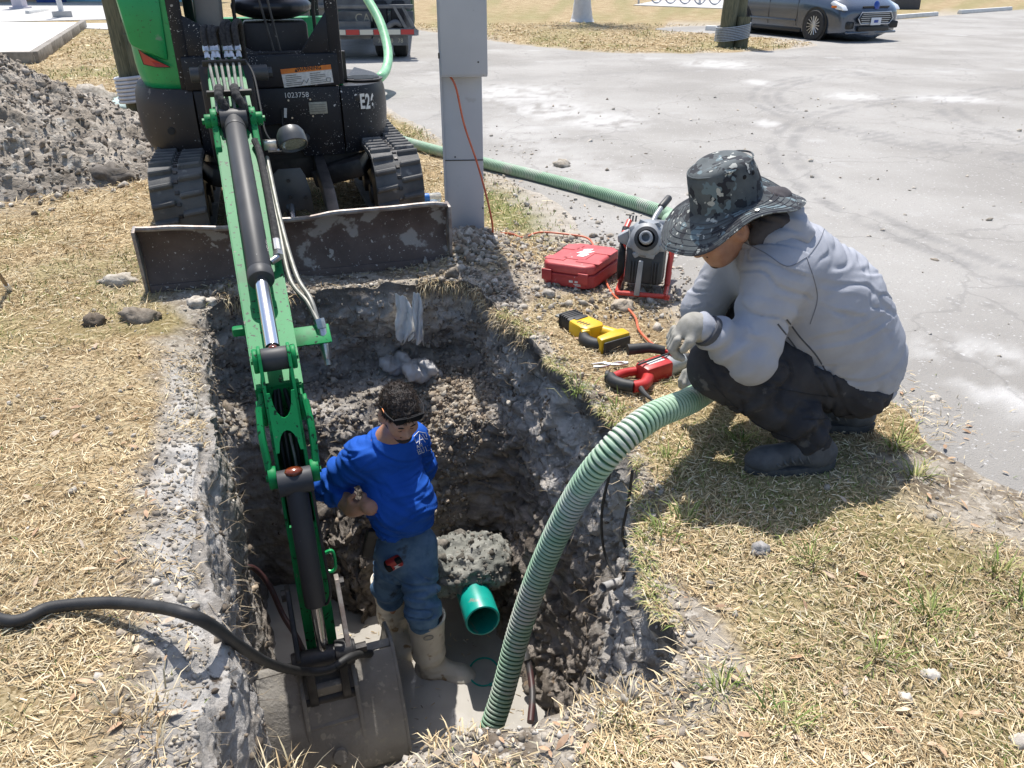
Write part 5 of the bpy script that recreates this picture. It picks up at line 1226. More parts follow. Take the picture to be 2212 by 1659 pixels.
seam(jb, [(1570, 800), (1640, 830), (1740, 850), (1800, 858)], 'seam', 'seam_denim', .0022); seam(jb, [(1540, 830), (1600, 890), (1660, 930), (1720, 950)], 'seam', 'seam_denim', .0022)
seam(jb, [(1735, 905), (1790, 905), (1842, 895), (1850, 910)], 'pocket_seam', 'seam_denim', .0022)
# shoes
def shoe(an, yaw, parent):
    c, s = math.cos(yaw), math.sin(yaw); f = Vector((c, s, 0)); g = Vector((-s, c, 0)); rm = np.array(Matrix((f, g, Vector((0, 0, 1)))).transposed()); b = Vector((an.x, an.y, .012))
    pr = [('e', T3(b - f * .045 + Vector((0, 0, .055))), (.055, .042, .055), rm), ('c', T3(b + f * .02 + Vector((0, 0, .065))), T3(b + f * .15 + Vector((0, 0, .045))), .048, .038, .05), ('e', T3(b + f * .165 + Vector((0, 0, .04))), (.065, .046, .036), rm), ('c', T3(b - f * .01 + Vector((0, 0, .10))), T3(b - f * .01 + Vector((0, 0, .06))), .046, .048, .03)]
    o = merge_iso('shoe', pr, .006, 'shoe_dark', parent, k=.04, it=1, cut=lambda G: .022 - G[:, 2])
    pts = []
    for t in np.linspace(0, 2 * math.pi, 40, endpoint=False):
        x = .06 + .165 * math.cos(t); y = (.050 + .008 * math.cos(t)) * math.sin(t); pts.append((b.x + f.x * x + g.x * y, b.y + f.y * x + g.y * y))
    m = MB(); m.prism(pts, .0, .036, 'xy', bev=.006); m.build('sole', 'shoe_sole', o)
    for k in range(5):
        q = b + f * (.02 + .026 * k); m = MB(); m.tube(catmull([T3(q + g * .05 + Vector((0, 0, .05 - .002 * k))), T3(q + g * .045 + f * .012 + Vector((0, 0, .075 - .006 * k))), T3(q + Vector((0, 0, .118 - .011 * k)) + f * .01), T3(q - g * .045 + f * .012 + Vector((0, 0, .075 - .006 * k))), T3(q - g * .05 + Vector((0, 0, .05 - .002 * k)))], 5), .0045, n=6); m.build('overlay_strip', 'lamp_shell', o)
    return o
shoe(LAN + Vector((.0, -.01, 0)), R(186), pb); shoe(RAN, R(172), pb)
# gloves: one hangs over the knee, one steadies the hose
gA = fingers(LWR + Vector((.0, .0, .0)), (-.62, .05, -.30), (.1, 1, 0), (-.35, 0, .9), ln=.085, r=.0135, curl=(45, 55, 30), spread=.029, thumb=-1)
gl_ = merge_iso('glove', gA + [('c', T3(LWR + Vector((.045, .0, -.03))), T3(LWR + Vector((-.02, 0, 0))), .046, .040, .03)], .0045, 'glove', pb, k=.014, it=1)
m = MB(); cf = LWR + Vector((.04, 0, -.028)); ax_ = (LWR - LEL).normalized(); m.lathe([(.050, 0), (.053, .006), (.053, .02), (.048, .024)], T3(cf), ax_, 24); m.build('cuff', 'seam_dark', gl_)
gB = fingers(RWR, (-.55, -.5, -.55), (.6, -.7, 0), (-.3, .2, .9), ln=.08, r=.013, curl=(20, 40, 35), spread=.024, thumb=1)
merge_iso('glove', gB + [('c', T3(RWR + Vector((.03, .05, .06))), T3(RWR), .044, .040, .03)], .005, 'glove', pb, k=.022, it=1)
# hat
hm = frame_m(HB + Vector((-.015, .01, .128)), (-.93, -.12, -.33), (-.34, -.08, .94))
def hat():
    V = []; F = []; n = 64; rows = []
    prof = [(.0, .128), (.055, .130), (.082, .126), (.096, .113), (.101, .08), (.106, .04), (.111, .004), (.113, -.004), (.14, -.013), (.17, -.024), (.20, -.036), (.218, -.043), (.2195, -.046), (.217, -.048), (.17, -.029), (.12, -.01), (.104, .0), (.098, .06), (.088, .10), (.0, .120)]
    for r, z in prof:
        row = []
        for i in range(n):
            a = 2 * math.pi * i / n; w = max(0, (r - .115) / .105); rx, ry = r * .95, r * 1.08
            dz = w * (.030 * math.cos(2 * a) + .012 * math.sin(3 * a + .6) + .010 * math.cos(5 * a)) - w * .022 * (1 if math.sin(a) < -.0 else .2) * abs(math.sin(a))
            dn = .006 * float(vnoise(np.array([math.cos(a) * 2]), np.array([math.sin(a) * 2]), np.array([z * 18]), 4)[0]) * (r > .03)
            row.append(len(V)); V.append(((rx + dn) * math.cos(a), (ry + dn) * math.sin(a), z + dz + (.006 * math.cos(a * 2) if .05 < r < .1 and z > .105 else 0)))
        rows.append(row)
    for A, B in zip(rows, rows[1:]):
        for i in range(n): j = (i + 1) % n; F.append((A[i], A[j], B[j], B[i]))
    return V, F
m = MB(hm); m.mesh(*hat()); bmesh.ops.remove_doubles(m.bm, verts=m.bm.verts, dist=.0005); bmesh.ops.recalc_face_normals(m.bm, faces=m.bm.faces); ht = m.build('bucket_hat', 'camo_cloth', pb, 60)
for r in (.135, .15, .165, .18, .195, .208, .215):
    m = MB(hm); pts = []
    for i in range(72):
        a = 2 * math.pi * i / 72; w = max(0, (r - .115) / .105); z = float(np.interp(r, [.113, .14, .17, .20, .218], [-.004, -.013, -.024, -.036, -.043]))
        dz = w * (.030 * math.cos(2 * a) + .012 * math.sin(3 * a + .6) + .010 * math.cos(5 * a)) - w * .022 * (1 if math.sin(a) < -.0 else .2) * abs(math.sin(a))
        pts.append((r * .95 * math.cos(a), r * 1.08 * math.sin(a), z + dz + .0008))
    m.tube(pts, .0011, n=4, closed=True); m.build('brim_stitching', 'seam_dark', ht)
m = MB(hm); m.tube([(.0955 * .94 * math.cos(a), .0955 * 1.08 * math.sin(a), .116) for a in np.linspace(0, 2 * math.pi, 40, endpoint=False)], .003, n=6, closed=True); m.build('crown_seam', 'camo_cloth', ht)
for a, z, rr in ((R(20), .085, .1005), (R(40), .082, .1005)):
    m = MB(hm); c = Vector((rr * .945 * math.cos(a), rr * 1.11 * math.sin(a), z)); m.lathe([(0, .004), (.004, .004), (.0075, .002), (.008, -.002)], c, (math.cos(a), math.sin(a), 0), 14); m.build('eyelet', 'black_plastic', ht)
m = MB(hm); m.lathe([(.0, .003), (.0035, .003), (.008, .002), (.0085, 0)], (.17, .03, .006), (.1, 0, 1), 14); m.build('snap_button', 'fitting_steel', ht)
# glasses under the brim and chin beard
m = MB(HMB)
for s in (-1, 1):
    m.prism([(s * .012, .014), (s * .056, .016), (s * .060, -.004), (s * .045, -.016), (s * .016, -.012)], -.112, -.108, 'xz', bev=.0015); m.tube([(s * .06, -.105, .01), (s * .084, -.03, .012), (s * .086, .03, .0)], .003, n=6)
m.build('glasses', 'lens_dark', pb)
V, F = isosurface([('e', (0, -.080, -.092), (.026, .02, .018)), ('c', (-.022, -.1, -.043), (.022, -.1, -.043), .005, .005, .01)], .004, .012); raw('beard', in_head(V, HMB), F, 'beard', pb, True)
# ================================================================== HOSES, TOOLS AND OTHER THINGS ROUND THE TRENCH
def hose_mat():
    m = mat('suction_hose', (.28, .45, .30), (.38, .53, .39), scale=7, rough=.6, spots=[((.50, .53, .46), 4, .48, .14, 5), ((.36, .34, .29), 16, .66, .08, 5)])
    N, L, b = sock(m); old = b.inputs['Base Color'].links[0].from_socket
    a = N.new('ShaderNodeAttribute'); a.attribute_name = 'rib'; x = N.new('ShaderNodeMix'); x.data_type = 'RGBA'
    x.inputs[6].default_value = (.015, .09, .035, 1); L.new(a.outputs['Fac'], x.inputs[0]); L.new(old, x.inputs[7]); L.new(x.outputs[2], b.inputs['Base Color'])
hose_mat()
def ribbed_hose(name, pts, r, pitch, depth, label, n=20, per=8):
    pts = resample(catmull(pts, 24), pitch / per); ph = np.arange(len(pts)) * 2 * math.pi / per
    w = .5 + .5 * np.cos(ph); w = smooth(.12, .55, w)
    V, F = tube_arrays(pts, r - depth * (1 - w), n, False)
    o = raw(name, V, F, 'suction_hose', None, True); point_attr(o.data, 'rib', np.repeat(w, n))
    return tag(o, label, 'hose')
HR = .047
hp = [(-.155, 1.93, WATER - .09), (-.12, 1.95, -1.2)] + [T3(PT(u, v, t)) for u, v, t in ((1085, 1500, 2.98), (1122, 1360, 2.92), (1168, 1230, 2.80), (1235, 1090, 2.62), (1310, 985, 2.46))]
hp += [T3(PT(1400, 905, 2.50)), T3(PT(1500, 860, 2.72)), (.90, 2.80, .09), (1.12, 3.2, .05), (1.22, 3.8, .05), (1.20, 4.45, .05), (1.05, 5.0, .05)]
hp += [T3(P(u, v, .05)) for u, v in ((1440, 462), (1300, 418), (1150, 378), (1000, 340), (900, 313), (835, 293))]
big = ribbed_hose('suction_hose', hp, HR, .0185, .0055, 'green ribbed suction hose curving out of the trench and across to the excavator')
m = MB(); e0 = Vector(P(835, 293, .05)); e1 = Vector(P(822, 290, .05)); m.cyl(e0, e1, .056, n=20, bev=.004); m.cyl(e1, e1 + (e1 - e0) * .7, .045, n=20); 
big_c = m.build('hose_clamp', 'tube_steel', big)
# smooth pale-green hose hanging from the truck
mat('pale_hose', (.22, .50, .27), (.30, .58, .34), scale=8, rough=.4, spots=[((.12, .36, .18), 30, .6, .1)])
tz = 11.5
th = [PY(u, v, y) for u, v, y in ((735, -120, 12.6), (770, -40, 12.4), (795, 0, 12.2), (822, 50, 11.9), (838, 110, 11.5), (834, 150, 11.1), (815, 172, 10.75))]
q = P(800, 182, .05); th += [Vector((q.x, q.y, .07)), Vector((q.x - .8, q.y - .2, .06))]
V, F = tube_arrays(resample(catmull([T3(p) for p in th], 14), .06), .062, 16); o = raw('truck_hose', V, F, 'pale_hose', None, True); tag(o, 'smooth pale green hose drooping in front of the tank truck', 'hose')
# black hose from the left edge down onto the bucket
bhp = [(-2.3, 1.75, .02), (-1.75, 1.70, .025)] + [T3(P(0, 1338, .03)), T3(P(110, 1312, .03)), T3(P(230, 1302, .035)), T3(P(330, 1310, .06)), T3(P(400, 1325, .09))]
bhp += [T3(PT(u, v, t)) for u, v, t in ((455, 1350, 2.03), (510, 1390, 2.22), (580, 1432, 2.66), (650, 1450, 3.02), (710, 1446, 3.10), (755, 1420, 3.16), (790, 1412, 3.28), (815, 1418, 3.42), (835, 1450, 3.6), (862, 1540, 3.62), (872, 1640, 3.5))]
m = MB(); m.tube(resample(catmull(bhp, 14), .012), .0168, n=14); o = m.build('black_hose', 'hose_black', None, 60); tag(o, 'thick black rubber hose running from the lawn over the bucket', 'hose')
for u, v, t in ((600, 1440, 2.90), (722, 1441, 3.115)):
    a, b = PT(u, v, t), PT(u + 24, v + (6 if u < 700 else -12), t + .03); m = MB(); m.cyl(a, b, .0178, n=14); m.build('tape_wrap', 'black_plastic', o)
# looped hose against the left wall
mat('hose_grey', (.05, .05, .052), (.12, .115, .11), scale=12, rough=.6); mat('hose_red', (.055, .022, .022), (.04, .038, .038), scale=9, rough=.5, mix=(.45, .55))
lp = [PT(u, v, t) for u, v, t in ((545, 1560, 3.3), (528, 1420, 3.42), (516, 1300, 3.55), (520, 1240, 3.62), (545, 1226, 3.7), (580, 1262, 3.74), (612, 1330, 3.72), (640, 1375, 3.64), (660, 1420, 3.62), (665, 1460, 3.7))]
m = MB(); m.tube(resample(catmull([T3(p) for p in lp], 12), .012), .0135, n=12); o = m.build('loop_hose', 'hose_red', None, 60); tag(o, 'thin dark hose standing in a loop against the left trench wall', 'hose')
# short hose in the water on the right
sp_h = [PT(u, v, t) for u, v, t in ((1133, 1408, 3.62), (1143, 1440, 3.6), (1150, 1500, 3.5), (1146, 1560, 3.38))]
m = MB(); m.tube(resample(catmull([T3(p) for p in sp_h], 10), .012), .016, n=12); o = m.build('drain_hose', 'hose_red', None, 60); tag(o, 'short dark hose end with steel collar lying beside the right wall', 'hose')
m = MB(); m.cyl(sp_h[0] + Vector((-.005, .012, .012)), sp_h[0].lerp(sp_h[1], .55), .0185, n=14, bev=.003); m.build('collar', 'fitting_steel', o)
# hanging cables and conduit stub on the right wall
cb = [[(1366, 1018, 2.50), (1358, 1080, 2.62), (1345, 1150, 2.74), (1355, 1190, 2.78), (1380, 1235, 2.72), (1388, 1262, 2.70), (1370, 1272, 2.74), (1345, 1262, 2.78)],
      [(1318, 1020, 2.62), (1302, 1090, 2.74), (1300, 1150, 2.82), (1308, 1200, 2.86), (1330, 1245, 2.82), (1348, 1262, 2.78)]]
ca = thing('hanging_cable', PT(1345, 1262, 2.78), 'two black cables hanging in a loop down the right trench wall', 'cable')
for c in cb:
    m = MB(); m.tube(catmull([T3(PT(*q)) for q in c], 10), .0052, n=8); m.build('strand', 'hose_black', ca)
mat('grey_conduit', (.30, .30, .30), (.42, .41, .40), scale=20, rough=.5, spots=[((.2, .19, .18), 30, .6, .1)])
a, b, c = PT(1302, 1270, 2.66), PT(1345, 1256, 2.74), PT(1392, 1250, 2.86)
m = MB(); pts = resample(catmull([T3(a), T3(b), T3(c)], 10), .01); V, F = tube_arrays(pts, .017, 16, False); V2, F2 = tube_arrays(pts, .0135, 16, False)
m.mesh(V, F); m.mesh(V2, [f[::-1] for f in F2]); o = m.build('conduit_stub', 'grey_conduit', None, 60); tag(o, 'broken grey conduit stub poking out of the right trench wall', 'pipe')
# teal drain pipe with its cement collar
mat('teal_pvc', (.0, .27, .22), (.01, .34, .28), scale=8, rough=.35, spots=[((.2, .26, .22), 14, .62, .08, 5)])
p0, p1 = Vector((-.135, 2.62, -1.125)), Vector((-.215, 2.93, -1.165))
axp = (p1 - p0).normalized()
m = MB(); m.lathe([(.072, .32), (.072, .0), (.075, -.002), (.080, .0), (.083, .006), (.083, .32)], T3(p0), axp, 40); o = m.build('drain_pipe', 'teal_pvc', None, 40); tag(o, 'open teal plastic drain pipe jutting from a cement collar', 'pipe')
mat('grey_cement', (.13, .135, .12), (.25, .25, .225), scale=7, rough=.9, bump=.006, bscale=60, spots=[((.36, .36, .33), 30, .62, .06)])
V, F = isosurface([('e', T3(p1 + Vector((-.12, -.03, .09))), (.15, .11, .08)), ('e', T3(p1 + Vector((.05, -.02, .09))), (.13, .10, .07)), ('e', T3(p1 + Vector((-.02, .1, .04))), (.24, .15, .13))], .010, .08)
V = V + vnormals(V, F) * (.045 * fbm(V[:, 0], V[:, 1], V[:, 2], 8, 4, 3) + .03 * fbm(V[:, 0], V[:, 1], V[:, 2], 22, 4, 3, ridged=True))[:, None]
o = raw('cement_collar', V, F, 'grey_cement', None, True); tag(o, 'rough grey cement lump packed round the teal pipe', 'concrete')
rc = P(1045, 1452, WATER); m = MB(); m.tube([(rc.x + .072 * math.cos(a), rc.y + .085 * math.sin(a), WATER + .004) for a in np.linspace(0, 2 * math.pi, 40, endpoint=False)], .0045, n=8, closed=True)
m.tube([(rc.x + .03, rc.y - .078, WATER + .006), (rc.x + .06, rc.y - .085, WATER + .006), (rc.x + .085, rc.y - .055, WATER + .008)], .008, n=8); o = m.build('pipe_ring', 'teal_pvc', None, 60); tag(o, 'thin teal plastic ring floating on the muddy water', 'ring')
# scrap plastic on the far wall and ledge
mat('plastic_film', (.85, .84, .81), (.74, .71, .66), scale=8, rough=.35, spec=.5, bump=.003, bscale=40); mat('rag_cloth', (.38, .37, .36), (.5, .49, .48), scale=9, rough=.9)
def film(name, u0, v0, y, pts, label, matn='plastic_film'):
    """a crumpled sheet: strips between two pixel polylines on the wall"""
    A, B = pts; V = []; F = []; n = 24; k = 9
    la = catmull([(u, v, 0) for u, v in A], 10); lb = catmull([(u, v, 0) for u, v in B], 10); la = la[np.linspace(0, len(la) - 1, n).astype(int)]; lb = lb[np.linspace(0, len(lb) - 1, n).astype(int)]
    for i in range(n):
        for j in range(k):
            q = la[i] + (lb[i] - la[i]) * j / (k - 1); p = PY(q[0], q[1], y)
            p.y += -.015 + .03 * math.sin(j * 1.4 + i * .25) * (.4 + i / n) + .012 * math.sin(j * 3 + i * .9) - .05 * (i / n) * 0
            V.append(T3(p))
    for i in range(n - 1):
        for j in range(k - 1): a = i * k + j; F.append((a, a + 1, a + k + 1, a + k))
    V = np.array(V); F = np.array(F); Nn = vnormals(V, F); V2 = V + Nn * .0015; n0 = len(V)
    o = raw(name, np.vstack([V, V2]), np.vstack([F[:, ::-1], F + n0]), matn, None, True); return tag(o, label, 'plastic')
film('plastic_sheet', 0, 0, 3.93, ([(853, 632), (856, 670), (855, 705), (868, 738)], [(880, 640), (897, 680), (904, 712), (884, 730)]), 'torn white plastic sheet hanging on the far trench wall, left piece')
film('plastic_sheet', 0, 0, 3.90, ([(893, 630), (890, 670), (897, 710), (890, 735)], [(908, 632), (914, 665), (912, 690), (918, 742)]), 'torn white plastic sheet hanging on the far trench wall, narrow right piece')
for i, (u, v, w) in enumerate(((855, 790, .11), (905, 806, .13))):
    c = P(u, v, -.50); pr = [('e', (c.x + .05 * math.cos(k * 2.1), c.y + .05 * math.sin(k * 2.1), c.z + .01 * k), (w * .6, .06, .03), rotm(20 * k, 15, 40 * k)) for k in range(4)]
    V, F = isosurface(pr, .009, .03); V = V + vnormals(V, F) * (.02 * fbm(V[:, 0], V[:, 1], V[:, 2], 22, 3, 9 + i, ridged=True))[:, None]
    o = raw('rag', V, F, 'rag_cloth', None, True); tag(o, ('small crumpled grey rag on the far ledge, left of the larger one', 'larger crumpled grey rag on the far ledge behind the standing person')[i], 'rag')

# ------------------------------------------------------------------ electrical pole
mat('grey_enamel', (.40, .435, .48), (.44, .475, .52), scale=2, rough=.45, spots=[((.10, .085, .07), 40, .73, .02, 4), ((.33, .34, .36), 6, .64, .1, 5)])
pl0 = Vector((-.305, 4.90, 0)); PM = Matrix.Translation(pl0) @ Matrix.Rotation(R(4), 4, 'Z')
po = thing('electrical_post', pl0, 'square grey metal electrical post with a cabinet, set in gravel by the blade', 'post')
m = MB(PM); m.box((0, 0, 1.1), (.245, .16, 2.6), bev=.006); m.build('column', 'grey_enamel', po)
m = MB(PM); m.box((-.118, -.086, 1.25), (.012, .012, 2.3), bev=.002); m.build('corner_rail', 'grey_enamel', po)
m = MB(PM); m.box((.018, -.125, 1.56), (.27, .11, 1.14), bev=.006); cbx = m.build('cabinet', 'grey_enamel', po)
m = MB(PM); m.box((.022, -.184, 1.56), (.262, .008, 1.115), bev=.002); m.build('cabinet_door', 'grey_enamel', cbx)
m = MB(PM); m.box((0, -.0815, .50), (.246, .004, .006)); m.build('joint_strip', 'dark_steel', po)
m = MB(PM); m.box((-.122, -.13, 1.1), (.01, .02, .03)); m.build('latch', 'dark_steel', cbx)
for x, z in ((.10, 1.07), (-.05, .52), (.115, .2)):
    m = MB(PM); m.cyl((x, -.19 if z > 1 else -.083, z), (x, -.186 if z > 1 else -.079, z), .005, n=8); m.build('screw', 'dark_steel', po)
# orange extension cord: out of the cabinet, down to the ground, over to the machines
mat('orange_cord', (.52, .10, .035), (.60, .16, .08), scale=20, rough=.45)
cz = PM @ Vector((-.07, -.12, 1.0))
op = [T3(cz), T3(PY(985, 190, 4.72)), T3(PY(1003, 270, 4.70)), T3(PY(1030, 350, 4.66)), T3(PY(1050, 420, 4.62)), T3(PY(1063, 480, 4.58)), T3(P(1066, 512, .03)), T3(P(1080, 505, .06)), T3(P(1105, 505, .04)), T3(P(1130, 513, .02)), T3(P(1165, 502, .02)), T3(P(1215, 505, .02)), T3(P(1270, 515, .02)), T3(P(1285, 545, .02)),
      T3(P(1285, 570, .02)), T3(P(1310, 575, .03)), T3(P(1330, 560, .03)), T3(P(1312, 555, .04)), T3(P(1305, 590, .02)), T3(P(1320, 630, .02)), T3(P(1350, 660, .02)), T3(P(1372, 685, .02)), T3(P(1380, 712, .02)), T3(P(1400, 735, .02)), T3(P(1412, 745, .02))]
m = MB(); m.tube(resample(catmull(op, 12), .012), .0062, n=8); o = m.build('extension_cord', 'orange_cord', None, 60); tag(o, 'orange extension cord dropping from the grey cabinet and trailing to the tools', 'cord')
# ------------------------------------------------------------------ red tool case
def rz(v): return Matrix.Rotation(R(v), 4, 'Z')
def basis(o, x, y):
    x = Vector(x).normalized(); z = x.cross(Vector(y)).normalized(); y = z.cross(x); m = Matrix((x, y, z)).transposed().to_4x4(); m.translation = o; return m
c0 = P(1168, 610, .015); c1 = P(1272, 632, .015); c2 = P(1305, 568, .015)
CW = (c1 - c0).length; xd = (c1 - c0).normalized(); yd = Vector((-xd.y, xd.x, 0))
CM = basis(c0, xd, yd) @ Matrix.Translation((CW / 2, .21, .0)) @ Matrix.Rotation(R(-3), 4, 'Y')
CD = .40; w2, d2 = CW / 2 + .01, CD / 2
mat('case_red', (.33, .030, .032), (.40, .045, .045), scale=7, rough=.55, spots=[((.55, .35, .33), 20, .66, .05, 5), ((.28, .10, .09), 5, .62, .1, 5)])
mat('case_lid_red', (.42, .055, .058), (.50, .085, .085), scale=7, rough=.5, spots=[((.62, .42, .40), 20, .655, .05, 5), ((.30, .10, .09), 5, .64, .1, 5)])
tc = thing('tool_case', T3(CM.translation), 'scuffed red plastic tool case lying closed on the gravel', 'case')
oct_ = lambda w, d, c: [(-w + c, -d), (w - c, -d), (w, -d + c), (w, d - c), (w - c, d), (-w + c, d), (-w, d - c), (-w, -d + c)]
m = MB(CM); m.prism(oct_(w2, d2, .04), .0, .062, 'xy', bev=.008); m.build('case_base', 'case_red', tc)
m = MB(CM); m.prism(oct_(w2 - .003, d2 - .003, .04), .068, .125, 'xy', bev=.016, seg=3); lid = m.build('case_lid', 'case_lid_red', tc)
m = MB(CM); m.prism(oct_(w2 + .004, d2 + .004, .042), .058, .070, 'xy', bev=.003); m.build('case_seam', 'case_red', tc)
for x, y, sx, sy in ((-.10, .10, .10, .09), (.11, .09, .10, .10), (-.10, -.11, .12, .06), (.10, -.11, .14, .05), (0, .0, .13, .2)):
    m = MB(CM); m.box((x, y, .126), (sx, sy, .005), bev=.002, seg=1); m.build('raised_panel', 'case_lid_red', lid)
for x in (-.11, .11):
    m = MB(CM); m.box((x, -d2 - .006, .06), (.06, .014, .06), bev=.004); m.build('latch', 'case_red', tc)
bolt = [(-.02, .06), (.035, .075), (.022, .035), (.052, .03), (.018, -.02), (.035, -.03), (.01, -.075), (-.028, -.07), (-.018, -.02), (-.045, -.012), (-.015, .03)]
m = MB(CM @ Matrix.Translation((.01, .02, .1295)) @ rz(12)); m.prism(bolt, 0, .0012, 'xy'); m.build('white_mark', 'paint_white', lid, 0)
m = MB(CM)
for x_, z_, w_, h_ in ((.035, .036, .022, .012), (.075, .037, .034, .010), (.072, .023, .042, .004), (.076, .016, .034, .003)): m.box((x_, -d2 - .001, z_), (w_, .003, h_))
m.build('worn_print', 'decal_white', tc)
# ------------------------------------------------------------------ drain-cleaning machine
g0 = P(1385, 655, .0); DM = Matrix.Translation((.68, 3.79, .02)) @ rz(-14) 
mat('machine_grey', (.25, .265, .28), (.32, .335, .35), scale=9, rough=.45); mat('machine_black', (.025, .026, .028), (.05, .05, .05), scale=14, rough=.5, spots=[((.2, .19, .18), 30, .68, .05, 5)])
mat('frame_red', (.50, .045, .03), (.56, .07, .05), scale=9, rough=.4)
dc = thing('drain_machine', T3(DM.translation), 'grey and black drain-cleaning machine in a red tubular frame', 'machine')
m = MB(DM); fx, fy = .125, .34
m.tube(catmull([(-fx, -.03, .02), (fx, -.03, .02), (fx, -.02, .02), (fx, fy, .02)], 4), .013, n=10); m.tube(catmull([(-fx, -.03, .02), (-fx, fy, .02)], 4), .013, n=10); m.build('base_frame', 'frame_red', dc)
for sx in (-1, 1):
    m = MB(DM); m.tube([(sx * fx, .12, .03), (sx * fx, .16, .12), (sx * .135, .24, .26), (sx * .12, .33, .30)], .016, n=10); fr2 = m.build('side_rail', 'frame_red', dc)
    m = MB(DM); m.cyl((sx * .135, .23, .24), (sx * .13, .27, .28), .019, n=12); m.build('rail_grip', 'machine_black', fr2)
    for k in range(3):
        m = MB(DM); m.cyl((sx * (.085 + .017 * k), .33, .30), (sx * (.085 + .017 * k), .35, .325), .005, n=6); m.build('grip_rib', 'machine_black', fr2)
m = MB(DM); m.box((0, .16, .13), (.20, .24, .20), rot=(R(-12), 0, 0), bev=.02); hb = m.build('motor_housing', 'machine_black', dc)
for sx in (-.07, -.055, -.04, .045, .06, .075):
    m = MB(DM); m.box((sx, .03, .12), (.007, .012, .11), rot=(R(-12), 0, 0), bev=.002); m.build('cooling_fin', 'machine_black', hb)
m = MB(DM); ax2 = Vector((0, -.80, .35)).normalized(); dcn = Vector((0, .11, .27))
m.lathe([(0, -.16), (.085, -.15), (.108, -.10), (.112, -.03), (.108, .0), (.095, .02), (.085, .05), (.055, .07), (.05, .075)], dcn, ax2, 32); dr = m.build('drum', 'machine_grey', dc)
for k in range(8):
    a = k * math.pi / 4 + .3; u_ = Vector((1, 0, 0)); v_ = ax2.cross(u_); c = dcn + ax2 * .035 + (u_ * math.cos(a) + v_ * math.sin(a)) * .085
    m = MB(DM); m.box(T3(c), (.03, .02, .05), rot=(R(24), a, 0), bev=.006); m.build('drum_rib', 'machine_grey', dr)
for sx in (-1, 1):
    m = MB(DM); m.prism([(sx * .09, -.035), (sx * .15, -.02), (sx * .155, .015), (sx * .10, .05)], -.02, .03, 'xz', bev=.008); m.bm.transform(Matrix.Translation(dcn)) ; m.build('drum_lug', 'machine_grey', dr)
m = MB(DM); m.lathe([(.05, .06), (.062, .066), (.062, .085), (.045, .09)], dcn, ax2, 28); m.build('nose_ring', 'machine_black', dc)
m = MB(DM); m.lathe([(.020, .13), (.022, .085), (.034, .085), (.034, .138), (.027, .142), (.020, .14), (.020, .10), (0, .10)], dcn, ax2, 24); m.build('cable_outlet', 'machine_grey', dc)
m = MB(DM); m.prism([(-.035, .02), (-.005, .02), (.0, .21), (-.022, .21)], -.055, -.04, 'xz', bev=.004); m.build('support_leg', 'machine_grey', dc)
m = MB(DM); m.tube([(0, .26, .29), (.02, .33, .34), (.045, .41, .37)], .014, n=10); m.build('handle', 'machine_grey', dc)
m = MB(DM); m.cyl((.04, .40, .367), (.075, .49, .40), .02, n=14, bev=.004); m.build('handle_grip', 'machine_black', dc)
m = MB(DM); m.box((.05, .27, .31), (.06, .1, .03), rot=(R(-30), 0, 0), bev=.008); m.cyl((.085, .27, .32), (.085, .28, .345), .01); m.build('switch_box', 'machine_grey', dc)
for k in range(6):
    rr = .052 + .005 * k; m = MB(DM); m.tube([(-.115 - .004 * k, .10 + rr * .9 * math.cos(a), .15 + rr * 1.3 * math.sin(a)) for a in np.linspace(0, 2 * math.pi, 24, endpoint=False)], .0042, n=6, closed=True); m.build('power_cord', 'hose_black', dc)
# ------------------------------------------------------------------ yellow reciprocating saw lying on its side
mat('tool_yellow', (.62, .38, .008), (.68, .43, .015), scale=12, rough=.4); mat('tool_black', (.018, .018, .019), (.03, .03, .03), scale=20, rough=.6); mat('tool_grey', (.33, .345, .355), (.40, .41, .42), scale=14, rough=.4)
ta = P(1222, 688, .03); tb = P(1335, 745, .03)
SM = basis(ta, tb - ta, Vector((0, 0, 1)).cross(tb - ta)); SL = (tb - ta).length; k_ = SL / .40
SM = SM @ Matrix.Scale(k_, 4) @ Matrix.Diagonal((1, 1.25, 1.25, 1))
rs = thing('reciprocating_saw', T3(ta), 'yellow and black cordless reciprocating saw lying on its side in the grass', 'power saw')
m = MB(SM); m.prism([(-.01, -.03), (.02, -.045), (.12, -.052), (.12, .045), (.02, .042), (-.01, .028)], -.032, .034, 'xy', bev=.014); nb = m.build('nose_boot', 'tool_black', rs)
for k in range(4):
    m = MB(SM); m.prism([(.012 + .018 * k, -.047), (.02 + .018 * k, -.049), (.02 + .018 * k, .045), (.012 + .018 * k, .043)], -.034, .037, 'xy', bev=.003); m.build('boot_rib', 'tool_black', nb)
m = MB(SM); m.prism([(.10, -.055), (.20, -.06), (.24, -.05), (.25, .03), (.22, .05), (.10, .048)], -.034, .036, 'xy', bev=.012); m.build('motor_housing', 'tool_yellow', rs)
m = MB(SM); m.prism([(.10, -.03), (.13, -.03), (.13, .035), (.10, .035)], .03, .040, 'xy', bev=.006); m.build('grey_cover', 'tool_black', rs)
m = MB(SM); m.tube(catmull([(.235, .035, 0), (.30, .052, 0), (.35, .05, 0)], 6), [.026] * 13, n=12); m.build('upper_bridge', 'tool_yellow', rs)
m = MB(SM); m.tube(catmull([(.215, -.045, 0), (.26, -.075, 0), (.32, -.072, 0), (.365, -.045, 0)], 6), .025, n=14); m.build('handle', 'tool_black', rs)
m = MB(SM); m.prism([(.205, -.06), (.235, -.075), (.25, -.045), (.235, -.02)], -.028, .03, 'xy', bev=.008); m.build('trigger_housing', 'tool_yellow', rs)
